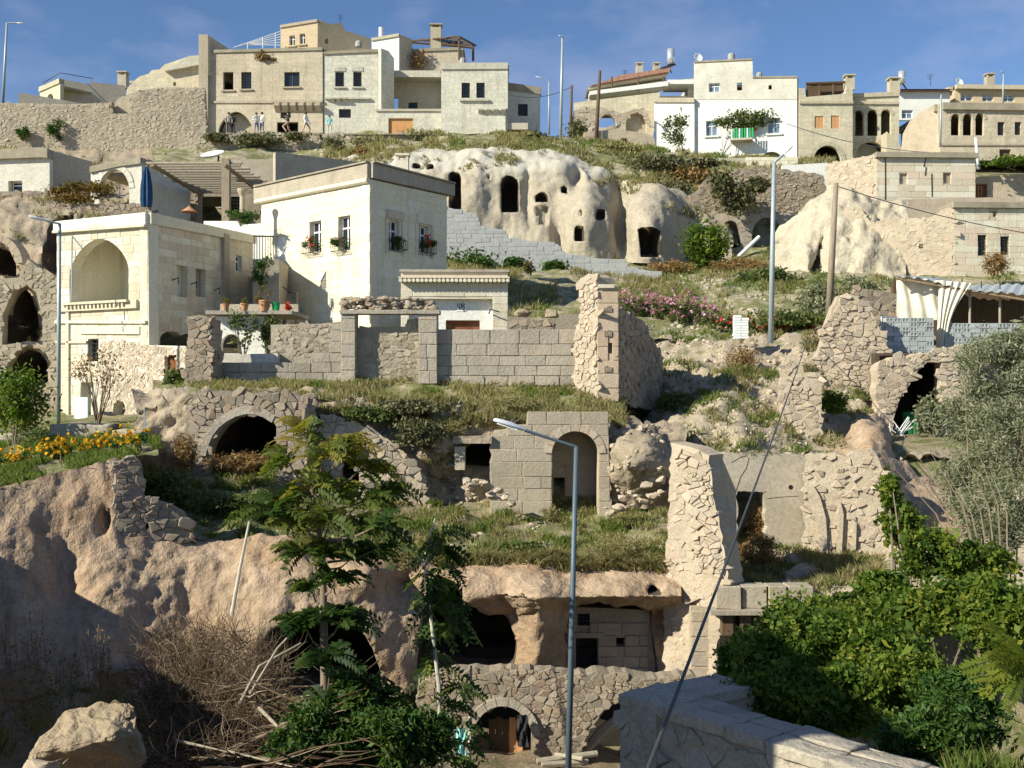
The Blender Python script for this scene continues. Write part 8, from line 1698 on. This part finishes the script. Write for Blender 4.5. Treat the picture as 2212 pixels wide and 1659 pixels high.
pole('sign_pole', 'slender greenish pole before the three lobed arches', P(2031, 318, 80), P(2033, 205, 80), .08, .06, M['pole_grey'])
pole('sign_pole', 'short pale pole above the rough ruin on the right', P(2114, 366, 66), P(2107, 298, 66), .11, .07, M['white_frame'])
tag(MB().tube([P(1595, 555, 66.3), P(1640, 512, 66.8)], .12, 8).build('leaning_post', M['white_sheet']), 'white post leaning in the wider dark vault', 'post')
def sag(a, b, d, r, n=14, m='cable'):
    return MB().tube([a.lerp(b, t) - Vector((0, 0, 4 * d * t * (1 - t))) for t in [i / n for i in range(n + 1)]], r, 6).build('cable', M[m])
tag(sag(P(1745, 730, 41), P(1385, 1700, 7.6), .12, .016), 'thick dark cable slanting down across the right foreground', 'cable')
tag(sag(P(1806, 402, 49), P(2330, 520, 52), .3, .02), 'thin wire running right from the leaning wooden pole', 'cable')
tag(sag(P(1700, 268, 82), P(2010, 330, 78), .4, .025), 'thin wire crossing in front of the cream arched house', 'cable')
tag(sag(P(1100, 205, 90), P(1235, 188, 90), .5, .025), 'thin wire from the end house to the short wooden pole', 'cable')
tag(MB().tube([P(313, 960, 29.5), P(312, 882, 29.5)], .02, 6).build('garden_stake', M['pole_grey']), 'thin metal stake at the right end of the marigolds', 'stake')
dp = thing('downpipe', 'thin grey downpipe on the sunny side of the arched house', 'pipe', P(155, 905, 42)); MB().tube([P(154, 650, 42.6), P(156, 510, 42.8), P(177, 536, 42.7)], .03, 6).build('pipe', M['pole_grey'], dp)
# satellite dish under the street
d = thing('satellite_dish', 'pale satellite dish on a mast behind the pergola', 'satellite dish', P(472, 352, 56)); MB().tube([P(472, 365, 56), P(472, 336, 56)], .05, 6).build('mast', M['iron'], d)
q = MB().lathe((0, 0, 0), [(.02, 0), (.4, .06), (.62, .2), (.6, .21), (.3, .1)], 16).build('dish', M['white_sheet'], d); q.rotation_euler = (R(25), R(-8), 0); q.location = P(460, 340, 56) - P(472, 352, 56)
d = thing('satellite_dish', 'small white dish on the right skyline roof', 'satellite dish', P(2072, 190, 97)); MB().tube([P(2072, 192, 97), P(2072, 180, 97)], .05, 6).build('mast', M['iron'], d)
q = MB().lathe((0, 0, 0), [(.02, 0), (.25, .04), (.38, .14), (.36, .15), (.2, .06)], 14).build('dish', M['white_sheet'], d); q.rotation_euler = (R(70), 0, R(20)); q.location = P(2071, 179, 96.8) - P(2072, 190, 97)

# aerials and small roof clutter
for i, (u, v, Y, h, lb) in enumerate(((735, 52, 101, .9, 'behind the ochre house'), (2010, 184, 97, 1.0, 'on the red-roofed house'), (1350, 172, 99, .9, 'on the tiled villa'))):
    t_ = thing('roof_aerial', 'thin metal aerial ' + lb, 'aerial', P(u, v, Y), 'aerials on the skyline'); b = P(u, v + 2, Y); MB().tube([b, b + Vector((0, 0, h))], .025, 5).build('mast', M['iron'], t_)
    for k in range(4): MB().tube([b + Vector((-.3 + .04 * k, .1 * k, h - .12 * k)), b + Vector((.3 - .04 * k, .1 * k, h - .12 * k))], .014, 4).build('rod', M['iron'], t_)
for i, (u, v, Y, r, hh_, lb) in enumerate(((1580, 130, 90, .3, .5, 'on the tall white house'), (1640, 167, 90, .25, .35, 'on the step of the white house'), (775, 100, 93, .3, .4, 'on the grey-white house'), (1000, 137, 93, .28, .4, 'on the square pale house'))):
    tag(MB().lathe(P(u, v + 2, Y), [(r, 0), (r, hh_), (r * .7, hh_ + .1)], 10).build('roof_drum', M['grey_wall']), 'small grey drum standing ' + lb, 'drum', 'drums on the roofs')

# ------------------------------------------------------------------ people on the street
def person(label, u, Y, h, face, pose, top, legs, vfoot=290.6):
    """one continuous skinned body, standing or striding; colours by height, hair as a child"""
    k = h / 1.75; st = pose.get('stride', .1); arm = pose.get('arm', .25); lift = pose.get('lift', 0)
    J = [('pel', (0, 0, .95), .15), ('wa', (0, 0, 1.12), .13), ('ch', (0, .01, 1.34), .165), ('ne', (0, 0, 1.5), .06), ('he', (0, -.02, 1.6), .085), ('to', (0, -.01, 1.7), .085),
         ('lh', (.1, 0, .9), .105), ('lk', (.1 + st * .3, -st * .5, .5), .07), ('la', (.1 + st * .5, -st * .2, .08), .048), ('lf', (.1 + st * .5, -st * .2 - .15, .04), .042),
         ('rh', (-.1, 0, .9), .105), ('rk', (-.1 - st * .3, st * .1, .5), .07), ('ra', (-.1 - st * .5, st * .5, .08), .048), ('rf', (-.1 - st * .5, st * .5 - .14, .04), .042),
         ('ls', (.19, 0, 1.42), .075), ('le', (.23 + arm * .15, -arm * .15, 1.14 + lift * .1), .052), ('lw', (.24, -.1 - arm * .5, .92 + lift * .5), .038), ('lp', (.24, -.14 - arm * .6, .84 + lift * .55), .036),
         ('rs', (-.19, 0, 1.42), .075), ('re', (-.24 - arm * .1, .02, 1.14), .052), ('rw', (-.24, -.08 - arm * .3, .9 + lift * .4), .038), ('rp', (-.23, -.12 - arm * .3, .82 + lift * .45), .036)]
    E = [('pel', 'wa'), ('wa', 'ch'), ('ch', 'ne'), ('ne', 'he'), ('he', 'to'), ('pel', 'lh'), ('lh', 'lk'), ('lk', 'la'), ('la', 'lf'), ('pel', 'rh'), ('rh', 'rk'), ('rk', 'ra'), ('ra', 'rf'), ('ch', 'ls'), ('ls', 'le'), ('le', 'lw'), ('lw', 'lp'), ('ch', 'rs'), ('rs', 're'), ('re', 'rw'), ('rw', 'rp')]
    ix = {j[0]: i for i, j in enumerate(J)}; me = bpy.data.meshes.new('person'); me.from_pydata([j[1] for j in J], [(ix[a], ix[b]) for a, b in E], [])
    o = bpy.data.objects.new('person_tmp', me); COL.objects.link(o); sk = o.modifiers.new('s', 'SKIN'); sd = me.skin_vertices[0].data
    for i, j in enumerate(J): sd[i].radius = (j[2], j[2] * .85); sd[i].use_root = (i == 0)
    o.modifiers.new('d', 'SUBSURF').levels = 2
    dg = bpy.context.evaluated_depsgraph_get(); ev = o.evaluated_get(dg); m2 = bpy.data.meshes.new_from_object(ev); bpy.data.objects.remove(o)
    base = P(u, vfoot, Y); t = thing('person', label, 'person', base, 'people on the street')
    for m in (legs, top, 'skin', 'c_dark'): m2.materials.append(M[m])
    for p in m2.polygons:
        z = p.center.z; x = abs(p.center.x)
        p.material_index = 3 if z < .1 else 2 if z > 1.5 or (x > .17 and z < .92 + lift * .4) else 1 if z > .93 else 0
    m2.shade_smooth(); b = bpy.data.objects.new('body', m2); link(b, t, base); b.scale = (k, k, k); b.rotation_euler = (0, 0, R(face))
    V, F = rockmesh((0, .015, 1.66), (.105, .12, .115), u, 2, .05); hb = mk('hair', [v * k for v in V], F, M['hair'], t, smooth=True, loc=base); hb.rotation_euler = (0, 0, R(face))
    return t
person('person in a tan top standing left in front of the pointed arch', 494, 86, 1.75, 20, {}, 'c_tan', 'c_dark')
person('person in black standing in the pointed arch', 504, 86.2, 1.6, -15, {}, 'c_black', 'c_black')
person('person in a white top and jeans right of the pointed arch', 554, 86, 1.72, 35, {'arm': .5, 'lift': .5}, 'c_white', 'c_blue')
person('person in a cream jacket and jeans, rightmost of the pair by the arch', 566, 86.1, 1.76, -20, {}, 'c_cream', 'c_blue')
person('person in dark clothes striding before the dark opening', 622, 85.6, 1.8, -70, {'stride': .9, 'arm': .8, 'lift': .9}, 'c_black', 'c_dark')
person('person in a pale top walking past the corbelled bay', 661, 86, 1.75, 70, {'stride': .45}, 'c_white', 'c_grey')
person('person in a turquoise jacket standing lower on the street by the grey-white house', 712, 85, 1.5, 10, {'arm': .1}, 'c_teal', 'c_cream', 291.5)

# unseen house added beside the viewer to throw shade over parapet and bush
nb = thing('unseen_shade_house', 'unseen house with a door, added beside the viewpoint to shade the parapet', 'house', (-7.5, 4.5, -6)); MB().box(-11.5, -4.35, 5.3, 8.3, -8, 2.0).build('wall', M['warm_block'], nb); MB().box(-11.7, -4.2, 5.1, 8.45, 2.0, 2.2).build('roof', M['roof_edge'], nb); MB().box(-4.34, -4.28, 6, 7, -4, -1.9).build('door', M['wood'], nb)
